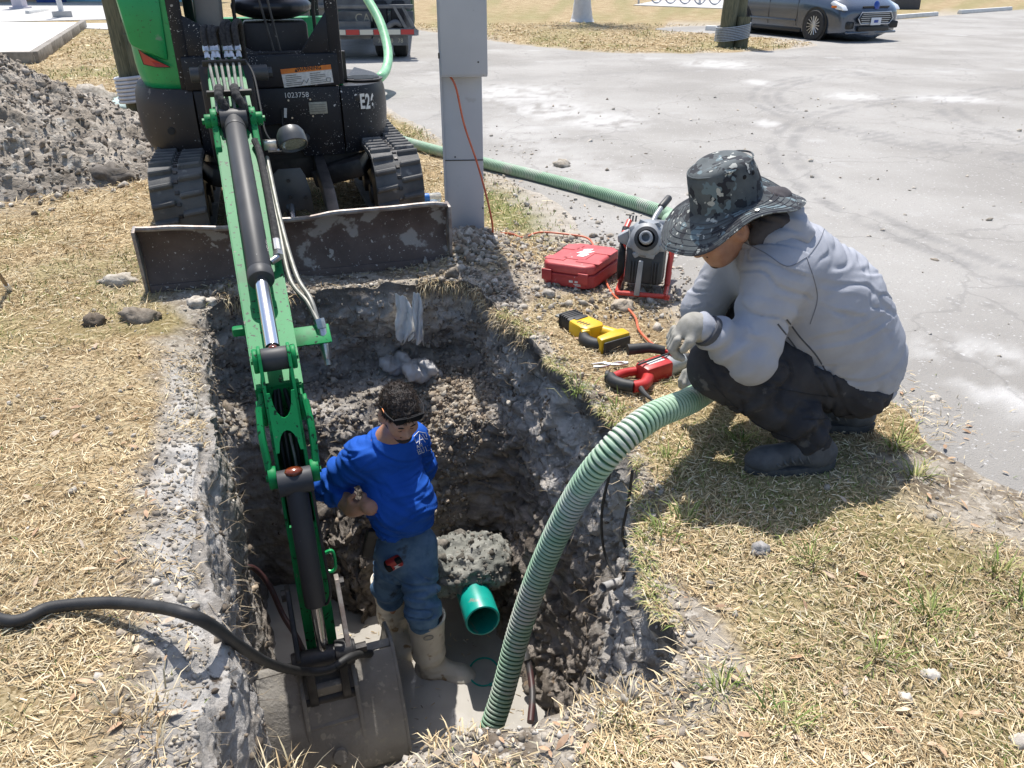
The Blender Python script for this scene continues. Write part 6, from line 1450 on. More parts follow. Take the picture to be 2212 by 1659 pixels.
m = MB(SM); m.prism([(.335, -.07), (.385, -.078), (.40, .065), (.335, .075), (.325, .03)], -.036, .038, 'xy', bev=.01); bt_ = m.build('battery_mount', 'tool_yellow', rs)
m = MB(SM); m.prism([(.392, -.074), (.404, -.073), (.416, .056), (.404, .06)], -.036, .028, 'xy', bev=.008); m.build('battery', 'tool_black', bt_)
m = MB(SM); m.prism([(-.01, -.012), (-.06, -.020), (-.065, .02), (-.01, .012)], -.004, .004, 'xy', bev=.001); m.build('shoe_plate', 'tube_steel', rs)
for k in range(4):
    m = MB(SM); m.box((.15 + .018 * k, -.03 + .003 * k, .036), (.007, .022, .003)); m.build('air_slot', 'tool_black', rs)
# ------------------------------------------------------------------ red rotary hammer
ta = P(1330, 828, .035); tb = P(1500, 770, .04); tl = (tb - ta)
HM = basis(ta, tl, Vector((0, 0, 1)).cross(tl)); k_ = tl.length / .46; HM = HM @ Matrix.Scale(k_, 4)
rh = thing('rotary_hammer', T3(ta), 'red corded rotary hammer drill lying on the trench edge', 'power drill')
m = MB(HM); m.prism([(.14, -.045), (.29, -.048), (.295, .05), (.14, .045)], -.042, .044, 'xy', bev=.016); m.build('motor_housing', 'tool_red', rh)
m = MB(HM); m.lathe([(.0, .285), (.046, .285), (.048, .30), (.044, .36), (.036, .385), (.0, .385)], (0, 0, 0), (1, 0, 0), 24); m.build('gear_case', 'tool_grey', rh)
m = MB(HM); m.lathe([(.028, .38), (.030, .39), (.030, .41), (.024, .415), (.022, .44), (.014, .455), (0, .455)], (0, 0, 0), (1, 0, 0), 20); m.build('chuck', 'tool_black', rh)
m = MB(HM); m.cyl((.45, 0, 0), (.53, 0, 0), .008, n=8); m.build('drill_bit', 'tube_steel', rh)
m = MB(HM); m.tube(catmull([(.155, .035, 0), (.09, .052, 0), (.02, .048, 0)], 6), .02, n=12); m.build('upper_bow', 'tool_red', rh)
m = MB(HM); m.tube(catmull([(.015, .055, 0), (.005, .02, 0), (.02, -.03, 0), (.045, -.065, 0)], 6), .026, n=14); m.build('grip', 'tool_black', rh)
m = MB(HM); m.tube(catmull([(.04, -.065, 0), (.09, -.075, 0), (.135, -.05, 0), (.16, -.025, 0)], 6), .026, n=14); m.build('lower_bow', 'tool_red', rh)
m = MB(HM); m.cyl((.015, .06, 0), (.0, .075, 0), .028, n=16, bev=.006); m.build('grip_cap', 'tool_black', rh)
m = MB(HM); m.tube(catmull([(.06, -.09, 0), (.05, -.13, -.005), (.048, -.17, -.01)], 6), [.014, .013, .012, .012, .011, .011, .010, .010, .009, .009, .008, .008, .007], n=10); m.build('cord_sleeve', 'tool_black', rh)
m = MB(HM); m.tube(catmull([(.048, -.17, -.01), (.052, -.21, -.02), (.045, -.26, -.03)], 6), .0055, n=8); m.build('power_cord', 'hose_black', rh)
m = MB(HM); m.cyl((.33, .04, .03), (.33, .055, .05), .03, n=14); m.tube([(.315, .05, .05), (.26, .09, .062), (.17, .13, .06)], [.02, .024, .026], n=14); m.build('side_handle', 'tool_black', rh)
m = MB(HM); m.cyl((.34, .01, .055), (.12, .0, .055), .0045, n=8); m.build('depth_rod', 'tool_black', rh)
m = MB(HM); m.box((.33, .012, .052), (.05, .05, .022), bev=.006); m.build('handle_clamp', 'tool_red', rh)
m = MB(HM); m.box((.22, .005, .0445), (.09, .035, .001)); m.build('name_label', 'decal_white', rh)
for k in range(4):
    m = MB(HM); m.box((.155 + .010 * k, .032, .0435), (.005, .02, .002)); m.build('air_slot', 'ink_black', rh)
# ------------------------------------------------------------------ pliers, small plug, bottle, stick
pm = basis(P(1280, 790, .022), P(1330, 786, .022) - P(1280, 790, .022), Vector((0, 1, 0)))
pr_ = thing('pliers', T3(pm.translation), 'steel pliers lying in the grass between the yellow saw and red drill', 'pliers')
for s in (-1, 1):
    m = MB(pm); m.tube(catmull([(.0, s * .012, 0), (.05, s * .016, 0), (.09, s * -.004 + .0, 0), (.13, s * -.012, 0), (.16, s * -.004, 0)], 5), [.006] * 8 + [.005] * 8 + [.004] * 5, n=8); m.build('jaw_handle', 'fitting_steel', pr_)
mat('clear_plastic', (.75, .82, .88), rough=.08, trans=.7, spec=.5); mat('blue_label', (.02, .16, .55), rough=.4)
b0 = P(918, 428, .04); b1 = P(962, 424, .04); wb_ = thing('water_bottle', T3(b0), 'clear plastic water bottle with blue label lying behind the blade', 'bottle')
bx_ = (b1 - b0).normalized()
m = MB(); m.lathe([(0, -.03), (.012, -.03), (.014, -.01), (.02, .0), (.032, .03), (.033, .08), (.030, .10), (.033, .12), (.033, .17), (.028, .18), (0, .178)], T3(b0 - bx_ * .06), bx_, 20); m.build('bottle_body', 'clear_plastic', wb_)
m = MB(); m.lathe([(.0335, .045), (.034, .05), (.034, .085), (.0335, .09)], T3(b0 - bx_ * .06), bx_, 20); m.build('label_band', 'blue_label', wb_)
m = MB(); m.cyl(b0 - bx_ * .105, b0 - bx_ * .085, .0145, n=14); m.build('cap', 'blue_label', wb_)
mat('weathered_wood', (.30, .24, .17), (.20, .155, .11), scale=18, rough=.9, bump=.002, bscale=120)
s0, s1 = P(-25, 560, .25), P(22, 628, .0); stk = thing('wooden_stake', T3(s1), 'thin wooden stake leaning at the left edge of the lawn', 'stake')
m = MB(); m.cyl(s0, s1, .012, .010, n=8); m.build('shaft', 'weathered_wood', stk); m = MB(); m.cyl(s1, s1.lerp(s0, .2), .016, .013, n=8); m.build('pale_tip', 'plastic_film', stk)
# ================================================================== BACKGROUND
mat('white_paint', (.70, .70, .70), (.62, .62, .62), scale=6, rough=.7, bump=.002, bscale=40); mat('concrete_light', (.42, .41, .39), (.50, .49, .47), scale=3, rough=.9, bump=.002, bscale=60, spots=[((.33, .32, .3), 8, .6, .1, 5)])
mat('sand_white', (.60, .57, .52), (.68, .65, .60), scale=5, rough=.95, bump=.008, bscale=30); mat('timber_grey', (.20, .18, .155), (.30, .275, .24), scale=9, rough=.9, bump=.004, bscale=50, stretch=(1, 1, 1))
mat('post_wood', (.085, .088, .055), (.15, .145, .09), scale=9, rough=.85, bump=.006, bscale=40, stretch=(6, 6, .6), spots=[((.05, .055, .035), 14, .6, .1)])
mat('cable_galv', (.36, .37, .38), (.45, .46, .47), scale=30, rough=.4, metal=.6); mat('kerb_white', (.62, .61, .58), (.70, .69, .66), scale=7, rough=.85, bump=.003, bscale=40)
# --- timber-edged sand box and pavements, upper left
sb = thing('sand_box', P(75, 138), 'timber-edged bed of white sand in the upper left', 'sandbox')
a, b, c = P(-60, 146), P(78, 137), P(183, 60); d = Vector((-26, c.y + 1.0, 0)); a2 = Vector((-22, a.y - .3, 0))
m = MB(); m.prism([(a2.x, a2.y), (b.x, b.y), (c.x, c.y), (d.x, d.y)], .0, .14, 'xy'); m.build('sand', 'sand_white', sb)
def timber(p, q, name='timber', w=.14, h=.20, z=.0):
    p, q = Vector(p), Vector(q); L_ = (q - p).length; mm = basis(p, q - p, Vector((-(q - p).y, (q - p).x, 0))); m = MB(mm); m.box((L_ / 2, 0, h / 2 + z), (L_ - .012, w, h), bev=.012); return m.build(name, 'timber_grey', sb)
n = 5
for k in range(n): timber(b.lerp(c, k / n), b.lerp(c, (k + 1) / n))
for k in range(3): timber(b.lerp(a2, k / 3) + Vector((0, -.02, 0)), b.lerp(a2, (k + 1) / 3) + Vector((0, -.02, 0)))
def slab(name, px, z, matn, th=.05):
    pts = [P(u, v) if not isinstance(u, tuple) else Vector((*u, 0)) for u, v in px]; m = MB(); m.prism([(p.x, p.y) for p in pts], z - th, z, 'xy'); o = m.build(name, matn); tag(o, kind='structure'); return o
slab('pavement', [(-120, 82), (175, 62), (262, 66), (275, 50), (-120, 58)], .02, 'concrete_light'); slab('pavement', [(-150, 52), (270, 42), (300, 4), (-150, 4)], .02, 'concrete_light')
# wall, bins and columns behind
mat('pale_blue_wall', (.22, .50, .62), (.26, .54, .66), scale=2, rough=.8); mat('tan_block', (.36, .28, .21), (.42, .33, .25), scale=4, rough=.9); mat('bin_blue', (.015, .05, .22), (.02, .07, .28), scale=5, rough=.5); mat('lilac_column', (.55, .52, .58), rough=.7)
wy = P(160, 6).y
bl_ = thing('low_building', (-24, wy, 0), 'pale blue walled building with tan block base at the far upper left', 'building')
m = MB(); m.box((-23.5, wy + 1.2, 1.6), (18, .3, 3.2)); m.build('wall', 'pale_blue_wall', bl_); m = MB(); m.box((-26.5, wy + .95, .5), (6.5, .25, 1.0)); m.build('block_base', 'tan_block', bl_)
m = MB(); m.box((-23.5, wy + .2, 3.35), (19, 4.2, .25), bev=.03); m.build('roof', 'white_paint', bl_)
for i, (u, v) in enumerate(((100, 6), (125, 6))):
    q = P(u, v); bn = thing('blue_bin', q, ('left blue wheeled bin against the pale wall', 'right blue wheeled bin beside the white pole')[i], 'bin'); m = MB(); m.prism([(-.3, 0), (.3, 0), (.36, 1.0), (-.36, 1.0)], -.3, .3, 'xz', bev=.03); m.bm.transform(Matrix.Translation(q)); m.build('bin_body', 'bin_blue', bn)
    m = MB(); m.box((q.x, q.y, 1.04), (.76, .7, .07), bev=.02); m.build('bin_lid', 'bin_blue', bn)
q = P(45, 19); cl_ = thing('column', q, 'square lilac-white column at the top left corner', 'column'); m = MB(); m.box((q.x, q.y, 1.6), (.42, .42, 3.2), bev=.02); m.build('shaft', 'lilac_column', cl_); m = MB(); m.box((q.x, q.y, .04), (.6, .6, .08)); m.build('foot', 'lilac_column', cl_)
q = P(136, 38); wp = thing('white_pole', q, 'thin white pole on a square concrete foot near the pavement', 'pole'); m = MB(); m.cyl((q.x, q.y, .1), (q.x, q.y, 3.4), .085, n=16); m.build('shaft', 'white_paint', wp); m = MB(); m.box((q.x, q.y, .1), (.6, .5, .22), rot=(0, 0, .5), bev=.02); m.build('foot', 'concrete_light', wp)
ws_a, ws_b = P(60, 31), P(102, 24)
def stop_at(p, q, label):
    p, q = Vector(p), Vector(q); o = thing('wheel_stop', (p + q) / 2, label, 'wheel stop', 'white concrete wheel stops'); L_ = (q - p).length; mm = basis(p, q - p, Vector((-(q - p).y, (q - p).x, 0)))
    m = MB(mm); m.prism([(-.09, 0), (.09, 0), (.06, .13), (-.06, .13)], 0, L_, 'yz', bev=.015); m.build('bar', 'kerb_white', o)
    for x in (.3, L_ - .3): m = MB(mm); m.cyl((x, 0, .125), (x, 0, .134), .02, n=10); m.build('anchor', 'dark_steel', o)
stop_at(ws_a, ws_b, 'white wheel stop on the pavement at the top left'); stop_at(P(1925, 42), P(2022, 34), 'white wheel stop just right of the parked car'); stop_at(P(2072, 30), P(2182, 22), 'white wheel stop farthest right by the far grass'); stop_at(P(1525, 66), P(1612, 70), 'white wheel stop partly hidden behind the wooden posts')
# leaning steel legs behind the wooden post
mat('galv_blue', (.24, .27, .33), (.30, .33, .39), scale=6, rough=.5)
sf = thing('steel_frame_leg', P(262, 72), 'blue-grey steel A-frame legs standing behind the leaning wooden post', 'frame'); f0 = P(262, 72)
for dx, dy in ((-1.0, 0.0), (-.55, .35)):
    m = MB(); m.cyl(f0 + Vector((dx * .02, 0, 0)), PY(205 + (18 if dx > -.9 else 0), -60, f0.y + dy), .06, n=12); m.build('leg', 'galv_blue', sf)
m = MB(); m.cyl(f0, f0 + Vector((0, 0, .12)), .14, n=16); m.build('foot', 'concrete_light', sf)
# --- leaning wooden post with a board, bound with tubing
def wood_post(o, p0, p1, r, name='trunk', n=18):
    p0, p1 = Vector(p0), Vector(p1); pts = np.array([p0.lerp(p1, t) for t in np.linspace(0, 1, 14)]); V, F = tube_arrays(pts, r, n)
    V = np.array(V); nz = fbm(V[:, 0] * 3, V[:, 1] * 3, V[:, 2] * .5, 3, 3, 12); ctr = np.vstack([np.repeat(pts, n, 0)]); V = V + (V - ctr) * (nz * .10)[:, None]; m = MB(); m.mesh([tuple(v) for v in V], F); return m.build(name, 'post_wood', o)
q0 = Vector((-4.62, 9.75, 0)); up = PY(255, 0, 9.75)
wp0 = thing('wooden_post', q0, 'leaning dark wooden post bound with white tubing behind the excavator', 'post')
dirp = (up - PY(308, 240, 9.75)).normalized()
base0 = PY(306, 246, 9.75); base0 = base0 - dirp * (base0.z / dirp.z); wood_post(wp0, base0, base0 + dirp * 3.2, .155)
bd0 = base0 + Vector((.17, -.16, 0)); 
m = MB(basis(bd0, Vector((1, .1, 0)), Vector((0, 1, 0)))); m.box((0, 0, .42), (.2, .05, .9), bev=.006); m.build('board', 'post_wood', wp0)
mat('tubing_white', (.45, .46, .50), (.55, .56, .60), scale=9, rough=.4)
for k in range(7):
    z = .16 + .042 * k; c = base0 + dirp * (z / dirp.z) + Vector((.09, -.05, 0)); m = MB(); m.tube([(c.x + .27 * math.cos(a), c.y + .22 * math.sin(a), z + .03 * math.cos(a)) for a in np.linspace(0, 2 * math.pi, 40, endpoint=False)], .020, n=8, closed=True); m.build('tubing_coil', 'tubing_white', wp0)
mat('teal_concrete', (.33, .44, .42), (.42, .52, .50), scale=6, rough=.85, spots=[((.5, .48, .44), 12, .6, .08)])
cq = P(272, 232); V, F = isosurface([('e', (cq.x, cq.y, .02), (.36, .30, .10)), ('e', (cq.x + .3, cq.y - .05, .0), (.3, .25, .09))], .02, .08); V = V + vnormals(V, F) * (.02 * fbm(V[:, 0], V[:, 1], V[:, 2], 8, 3, 3))[:, None]
o = raw('concrete_footing', V, F, 'teal_concrete', None, True); tag(o, 'pale teal concrete footing at the foot of the leaning wooden post', 'concrete')
# --- cluster of bound posts across the lot
q0 = P(1578, 102); cp = thing('bound_posts', q0, 'three greenish wooden posts lashed with steel cable on the grass tip', 'post')
wood_post(cp, q0 + Vector((.12, .25, 0)), q0 + Vector((.16, .3, 3.0)), .19); wood_post(cp, q0 + Vector((-.12, 0, 0)), q0 + Vector((-.10, .02, .98)), .165, 'left_stub'); wood_post(cp, q0 + Vector((.20, -.03, 0)), q0 + Vector((.21, 0, .60)), .145, 'right_stub')
for k in range(9):
    z = .17 + .032 * k; m = MB(); m.tube([(q0.x + .03 + .36 * math.cos(a), q0.y + .1 + .33 * math.sin(a), z + .05 * math.cos(a - .2)) for a in np.linspace(0, 2 * math.pi, 40, endpoint=False)], .013, n=6, closed=True); m.build('cable_turn', 'cable_galv', cp)
# --- palm with whitewashed trunk
pq = P(1257, 48); pt = thing('palm_tree', pq, 'palm tree with whitewashed trunk standing on the far grass', 'tree')
zs_ = [0, .05, .15, .4, .8, 1.3, 2.2, 3.2, 4.2, 5.0]; rs_ = [.40, .37, .33, .285, .245, .22, .20, .19, .18, .17]
pts = np.array([(pq.x + .035 * z - .18 * z * (z < 99) * 0 - .05 * z, pq.y, z) for z in zs_]); V, F = tube_arrays(catmull(pts, 6), np.interp(np.linspace(0, 9, 55), range(10), rs_), 22); V = np.array(V); V += (.015 * fbm(V[:, 0], V[:, 1], V[:, 2] * 2, 9, 3, 4))[:, None]
m = MB(); m.mesh([tuple(v) for v in V], F); m.build('trunk', 'white_paint', pt)
mat('palm_leaf', (.06, .10, .022), (.11, .15, .04), scale=8, rough=.6); fv, ff = [], []
top = Vector(pts[-1])
for k in range(26):
    az = k * 2.399; el = R(75 - 4.2 * k); L_ = 2.1; prev = None
    for j in range(13):
        t = j / 12; e2 = el - t * 1.25; p = top + Vector((math.cos(az), math.sin(az), 0)) * (L_ * t * math.cos(el - t * .5)) + Vector((0, 0, L_ * t * math.sin(el - t * .7)))
        sd_ = Vector((-math.sin(az), math.cos(az), 0)); fw = Vector((math.cos(az), math.sin(az), -.3))
        for s in (-1, 1):
            w = .55 * math.sin(math.pi * min(1, .12 + t * .9)); tip = p + sd_ * s * w + fw * .22 + Vector((0, 0, -.28 * w)); i = len(fv); fv += [T3(p), T3(p + fw * .05), T3(tip)]; ff.append((i, i + 1, i + 2))
        if prev is not None: i = len(fv); fv += [T3(prev), T3(p), T3(p + Vector((0, 0, .04))), T3(prev + Vector((0, 0, .04)))]; ff.append((i, i + 1, i + 2, i + 3))
        prev = p
m = MB(); m.mesh(fv, ff); m.build('crown', 'palm_leaf', pt)
# --- bicycle stand on a slab at the far edge of the grass
slab('concrete_pad', [(1368, 12), (1625, 22), (1640, 2), (1420, 2)], .03, 'concrete_light')
br = thing('bicycle_stand', P(1480, 8), 'row of grey looped bicycle stand hoops on a far concrete pad', 'bike rack'); ra, rb_ = P(1375, 8), P(1600, 14)
for k in range(6):
    c = ra.lerp(rb_, .2 + .14 * k); m = MB(); m.tube([(c.x + .34 * math.cos(a) * .9, c.y + .1 * math.cos(a), .42 + .36 * math.sin(a)) for a in np.linspace(0, 2 * math.pi, 26, endpoint=False)], .028, n=8, closed=True); m.build('hoop', 'galv_blue', br)
for t in (.02, .62):
    c = ra.lerp(rb_, t); m = MB(); m.box((c.x, c.y, .6), (.09, .09, 1.2), bev=.01); m.build('upright', 'white_paint', br)
m = MB(); m.cyl(ra + Vector((0, 0, .8)), rb_ + Vector((0, 0, .8)), .035, n=10); m.build('top_rail', 'galv_blue', br)
mat('dark_stone', (.06, .062, .07), (.10, .10, .11), scale=30, rough=.8)
q = P(1952, 20); gs = thing('stone_marker', q, 'low dark speckled stone block right behind the parked car', 'stone'); m = MB(); m.prism([(-.55, 0), (.55, 0), (.5, .62), (.2, .72), (-.5, .6)], -.25, .25, 'xz', bev=.04); m.bm.transform(Matrix.Translation(q)); m.build('block', 'dark_stone', gs)
# ------------------------------------------------------------------ parked car
mat('car_paint', (.060, .080, .115), (.066, .088, .125), scale=2, rough=.25, metal=.35, coat=1.0); mat('car_black', (.012, .012, .013), rough=.5); mat('tyre', (.022, .022, .023), (.035, .035, .035), scale=14, rough=.85); mat('alloy', (.55, .56, .57), rough=.28, metal=.85); mat('car_glass', (.02, .025, .03), rough=.05, coat=1.0); mat('headlamp', (.72, .74, .76), rough=.08, coat=1.0); mat('amber', (.7, .16, .01), rough=.2); mat('plate_white', (.62, .64, .68), rough=.5); mat('emblem_blue', (.02, .06, .3), rough=.2)
wf = P(1762, 87); wr = Vector((6.12, 22.38, 0)); fwd = (wf - wr); fwd.z = 0; WB = fwd.length; fwd.normalize(); sid = Vector((fwd.y, -fwd.x, 0)); sid = sid if sid.x < 0 else -sid      # sid: towards the near (camera's left) flank
lat = -sid                                                              # across to the far flank
CAR = Matrix((fwd, -lat * -1, Vector((0, 0, 1)))).transposed().to_4x4(); CAR = Matrix((fwd, Vector((0, 0, 1)).cross(fwd), Vector((0, 0, 1)))).transposed().to_4x4()
leftv = Vector((0, 0, 1)).cross(fwd)                                    # local +Y
near = -1 if leftv.dot(lat) > 0 else 1
hw = .90; ctr = wf + lat * (hw - .12); CAR.translation = ctr + fwd * 0     # origin under the front axle centre
car = thing('parked_car', ctr, 'dark blue-grey hatchback car parked nose out beyond the grass tip', 'car')
st = [(.93, .30, .62, .72), (.88, .22, .72, .82), (.70, .20, .84, .88), (.40, .18, .98, .90), (0, .18, 1.05, .905), (-.35, .17, 1.10, .91), (-.8, .17, 1.12, .912), (-1.6, .17, 1.13, .912), (-2.4, .18, 1.12, .91), (-3.0, .20, 1.10, .90), (-3.35, .26, 1.0, .85), (-3.45, .34, .9, .78)]
V = []; F = []; k = 14
for x, z0, z1, w in st:
    for j in range(k):
        t = j / (k - 1) * 2 - 1; a = abs(t)
        if a > .72: zz = z0 + (z1 - z0) * (1 - a) / .28 * .42; yy = w * (1 - .06 * (a - .72) / .28)
        elif a > .45: zz = z0 + (z1 - z0) * (.42 + .45 * (.72 - a) / .27); yy = w * (1.0 - .03 * (.72 - a) / .27)
        else: zz = z0 + (z1 - z0) * (.87 + .13 * math.sqrt(max(0, 1 - (a / .45) ** 2))); yy = w * .97 * a / .45
        V.append((x - (.10 * (yy / w) ** 4 if x > .6 else 0), math.copysign(yy, t) if a > 1e-6 else 0, zz))
n = len(st)
for i in range(n - 1):
    for j in range(k - 1): a = i * k + j; F.append((a, a + 1, a + k + 1, a + k))
    F.append((i * k, (i + 1) * k, (i + 1) * k + k - 1, i * k + k - 1))
F.append(tuple(range(k))); F.append(tuple((n - 1) * k + j for j in range(k)))
m = MB(CAR); m.mesh(V, F); bmesh.ops.recalc_face_normals(m.bm, faces=m.bm.faces); bmesh.ops.subdivide_edges(m.bm, edges=m.bm.edges[:], cuts=1, use_grid_fill=True, smooth=.4); body = m.build('car_body', 'car_paint', car, 40)
m = MB(CAR); m.prism([(.05, 1.04), (-.75, 1.50), (-1.3, 1.60), (-2.3, 1.60), (-2.9, 1.50), (-3.35, 1.10)], -.62, .62, 'xz', bev=.08, seg=3); m.build('cabin', 'car_glass', car)
m = MB(CAR); m.prism([(-.72, 1.50), (-1.3, 1.615), (-2.3, 1.62), (-2.95, 1.51), (-2.9, 1.49), (-2.3, 1.58), (-1.3, 1.58), (-.75, 1.47)], -.63, .63, 'xz', bev=.02); m.build('roof', 'car_paint', car)
def wheel(x, s):
    y = s * .84
    m = MB(CAR); m.lathe([(.20, -.10), (.25, -.11), (.31, -.10), (.33, -.06), (.33, .06), (.31, .10), (.25, .11), (.20, .10)], (x, y, .325), (0, 1, 0), 40); ty = m.build('wheel', 'tyre', car)
    m = MB(CAR); m.lathe([(.215, .07), (.222, .095), (.205, .10), (.195, .075), (.10, .07), (0, .07)], (x, y, .325), (0, s, 0), 36); m.build('rim', 'car_black', ty)
    for q in range(15):
        a = q * 2 * math.pi / 15; c, sn = math.cos(a), math.sin(a); m = MB(CAR); m.cyl((x + .04 * c, y + s * .085, .325 + .04 * sn), (x + .205 * c, y + s * .10, .325 + .205 * sn), .012, .014, n=6); m.build('spoke', 'alloy', ty)
    m = MB(CAR); m.lathe([(0, .105), (.035, .103), (.05, .085)], (x, y, .325), (0, s, 0), 16); m.build('hub', 'alloy', ty)
    m = MB(CAR); m.lathe([(.200, .098), (.222, .104), (.226, .09)], (x, y, .325), (0, s, 0), 36); m.build('rim_lip', 'alloy', ty)
    m = MB(CAR); m.lathe([(.335, 0), (.385, 0), (.385, .016), (.335, .016), (.335, 0)], (x, s * .895, .335), (0, s, 0), 32); m.build('wheel_arch', 'car_black', car)
for x in (0, -WB):
    for s in (-1, 1): wheel(x, s)
m = MB(CAR); m.prism([(-.45, .15), (-2.2, .15), (-2.2, .25), (-.45, .25)], -.90, .90, 'xz', bev=.03); m.build('sill', 'car_black', car)
for s in (-1, 1):
    m = MB(CAR); m.prism([(.80, .66), (.70, .76), (.42, .86), (.34, .80), (.55, .68)], min(s * .60, s * .885), max(s * .60, s * .885), 'xz', bev=.03); hl_ = m.build('headlight', 'headlamp', car)
    m = MB(CAR); m.box((.50, s * .882, .735), (.16, .02, .05), bev=.01); m.build('indicator', 'amber', hl_)
    m = MB(CAR); m.box((.84, s * .66, .36), (.12, .22, .15), rot=(0, 0, s * -.35), bev=.03); m.build('fog_intake', 'car_black', car)
    m = MB(CAR); m.box((-1.6, s * .905, .40), (1.9, .018, .045), bev=.01); m.build('door_strip', 'car_paint', car)
    for xs_ in (-.62, -1.62): m = MB(CAR); m.box((xs_, s * .908, .66), (.008, .006, .75)); m.build('door_gap', 'car_black', car)
    m = MB(CAR); m.box((-.45, s * .98, 1.12), (.14, .2, .12), bev=.04); m.build('mirror', 'car_paint', car)
m = MB(CAR); m.prism([(-.52, .50), (-.44, .40), (.44, .40), (.52, .50), (.44, .62), (-.44, .62)], .86, .925, 'yz', bev=.02); gr = m.build('grille', 'car_black', car)
for kz in range(5): m = MB(CAR); m.box((.93, 0, .425 + .042 * kz), (.02, .92 - .05 * abs(kz - 2), .013), bev=.004); m.build('grille_bar', 'alloy', gr)
m = MB(CAR); m.tube([(.932, y, z) for y, z in ((-.53, .50), (-.44, .39), (.44, .39), (.53, .50), (.44, .63), (-.44, .63))], .014, n=8, closed=True); m.build('grille_frame', 'alloy', gr)
m = MB(CAR); m.box((.90, 0, .29), (.08, .95, .1), bev=.02); m.build('lower_intake', 'car_black', car); m = MB(CAR); m.box((.955, 0, .44), (.014, .31, .16), bev=.006); npl = m.build('number_plate', 'plate_white', car); m = MB(CAR); m.box((.9635, 0, .44), (.002, .13, .06)); m.build('plate_print', 'emblem_blue', npl)
m = MB(CAR); m.box((.88, 0, .735), (.04, .8, .04), bev=.012); m.build('upper_bar', 'car_black', car); m = MB(CAR); m.lathe([(0, .012), (.075, .010), (.09, 0)], (.895, 0, .77), (1, 0, .25), 20); m.build('emblem', 'emblem_blue', car)
m = MB(CAR); m.box((.86, 0, .205), (.10, 1.5, .05), bev=.02); m.build('chin_spoiler', 'car_paint', car)
# ------------------------------------------------------------------ tank truck, rear view
mat('tank_green', (.012, .075, .045), (.016, .095, .055), scale=3, rough=.4); mat('truck_grey', (.10, .105, .115), (.16, .165, .17), scale=5, rough=.6); mat('reflect_red', (.45, .04, .04), rough=.3); mat('reflect_white', (.60, .58, .50), rough=.3); mat('letter_tan', (.45, .42, .34), rough=.6)
ty_ = 15.55
TR = Matrix.Translation((PY(748, 75, ty_).x, ty_, 0)) @ rz(6)
TL = TR @ Matrix.Translation((0, 0, -.5))
tk = thing('tank_truck', T3(TR.translation), 'green tank truck seen from behind on the road beyond the excavator', 'truck')
rgt = 1.2
m = MB(TL); m.box((0, .0, .98), (2.5, .12, .12), bev=.01); bm_ = m.build('bumper', 'truck_grey', tk)
sx = -1.25
for i in range(10):
    w = .25; m = MB(TL); m.box((-1.25 + w * (i + .5), -.066, .98), (w - .01, .008, .085)); m.build('reflective_strip', 'reflect_red' if i % 2 else 'reflect_white', bm_)
m = MB(TL); m.box((.45, .35, 1.16), (1.6, .05, .30), bev=.01); bk_ = m.build('rear_board', 'truck_grey', tk)
text('CAREY', .21, facing(TL, .48, .322, 1.19), 'letter_tan', 'lettering', bk_)
for x in (1.1, 1.25): m = MB(TL); m.prism([(x - .03, 1.04), (x + .03, 1.04), (x - .17, 1.40), (x - .22, 1.40)], -.05, .05, 'xz'); m.build('bumper_brace', 'truck_grey', tk)
m = MB(TL); m.box((.3, .05, 1.40), (1.9, .12, .06), bev=.01); m.build('upper_rail', 'truck_grey', tk)
m = MB(TL); m.prism([(-.9, 1.05), (-.2, 1.05), (-.55, 2.0), (-.9, 2.0)], .1, .4, 'xz', bev=.02); m.build('hose_tray', 'truck_grey', tk)
m = MB(TL); m.lathe([(0, 0), (.55, .03), (.85, .10), (1.02, .25), (1.05, .5), (1.05, 6.0), (0, 6.2)], (0, .55, 2.45), TR.to_3x3().inverted() @ (TR.to_3x3() @ Vector((0, 1, 0))), 40); tn_ = m.build('tank', 'tank_green', tk)
m = MB(TL); m.box((.55, .52, 1.95), (1.1, .1, .55), bev=.03); pn_ = m.build('rear_panel', 'tank_green', tk); text('CAREY', .15, facing(TL, .86, .465, 1.83), 'decal_white', 'lettering', pn_, bold=.004)
m = MB(TL); m.box((.45, .6, 1.5), (1.5, .2, .36)); m.build('cross_member', 'truck_grey', tk)
m = MB(TL); m.box((0, 3.2, 1.0), (.9, 6.2, .3)); m.build('chassis', 'truck_grey', tk); m = MB(TL); m.box((0, 7.6, 1.7), (2.4, 2.0, 2.2), bev=.12); m.build('cab', 'tank_green', tk)
for s in (-1, 1):
    m = MB(TL); m.box((s * .80, .08, .86), (.64, .02, .24), bev=.004); fl = m.build('mud_flap', 'truck_grey', tk)
    if s > 0: text('Local', .075, facing(TL, .68, .068, .93), 'letter_tan', 'lettering', fl); text('781-58   78', .10, facing(TL, .80, .068, .82), 'letter_tan', 'lettering', fl)
    for dx in (-.17, .17):
        m = MB(TR); m.lathe([(.25, -.13), (.42, -.14), (.49, -.11), (.50, -.05), (.50, .05), (.49, .11), (.42, .14), (.25, .13)], (s * .80 + dx, .62, .50), TR.to_3x3().inverted() @ (TR.to_3x3() @ Vector((1, 0, 0))), 36); w = m.build('tyre', 'tyre', tk)
        for g in (-.07, -.025, .025, .07): m = MB(TR); m.lathe([(.5025, -.006), (.5025, .006)], (s * .80 + dx + g, .62, .50), (1, 0, 0), 36); m.build('tread_groove', 'ink_black', w)
m = MB(TL); m.tube(catmull([(.75, -.02, 1.06), (.9, -.02, 1.14), (1.0, .02, 1.1), (1.06, .1, 1.05)], 6), .05, n=12); m.build('hose_elbow', 'truck_grey', tk)
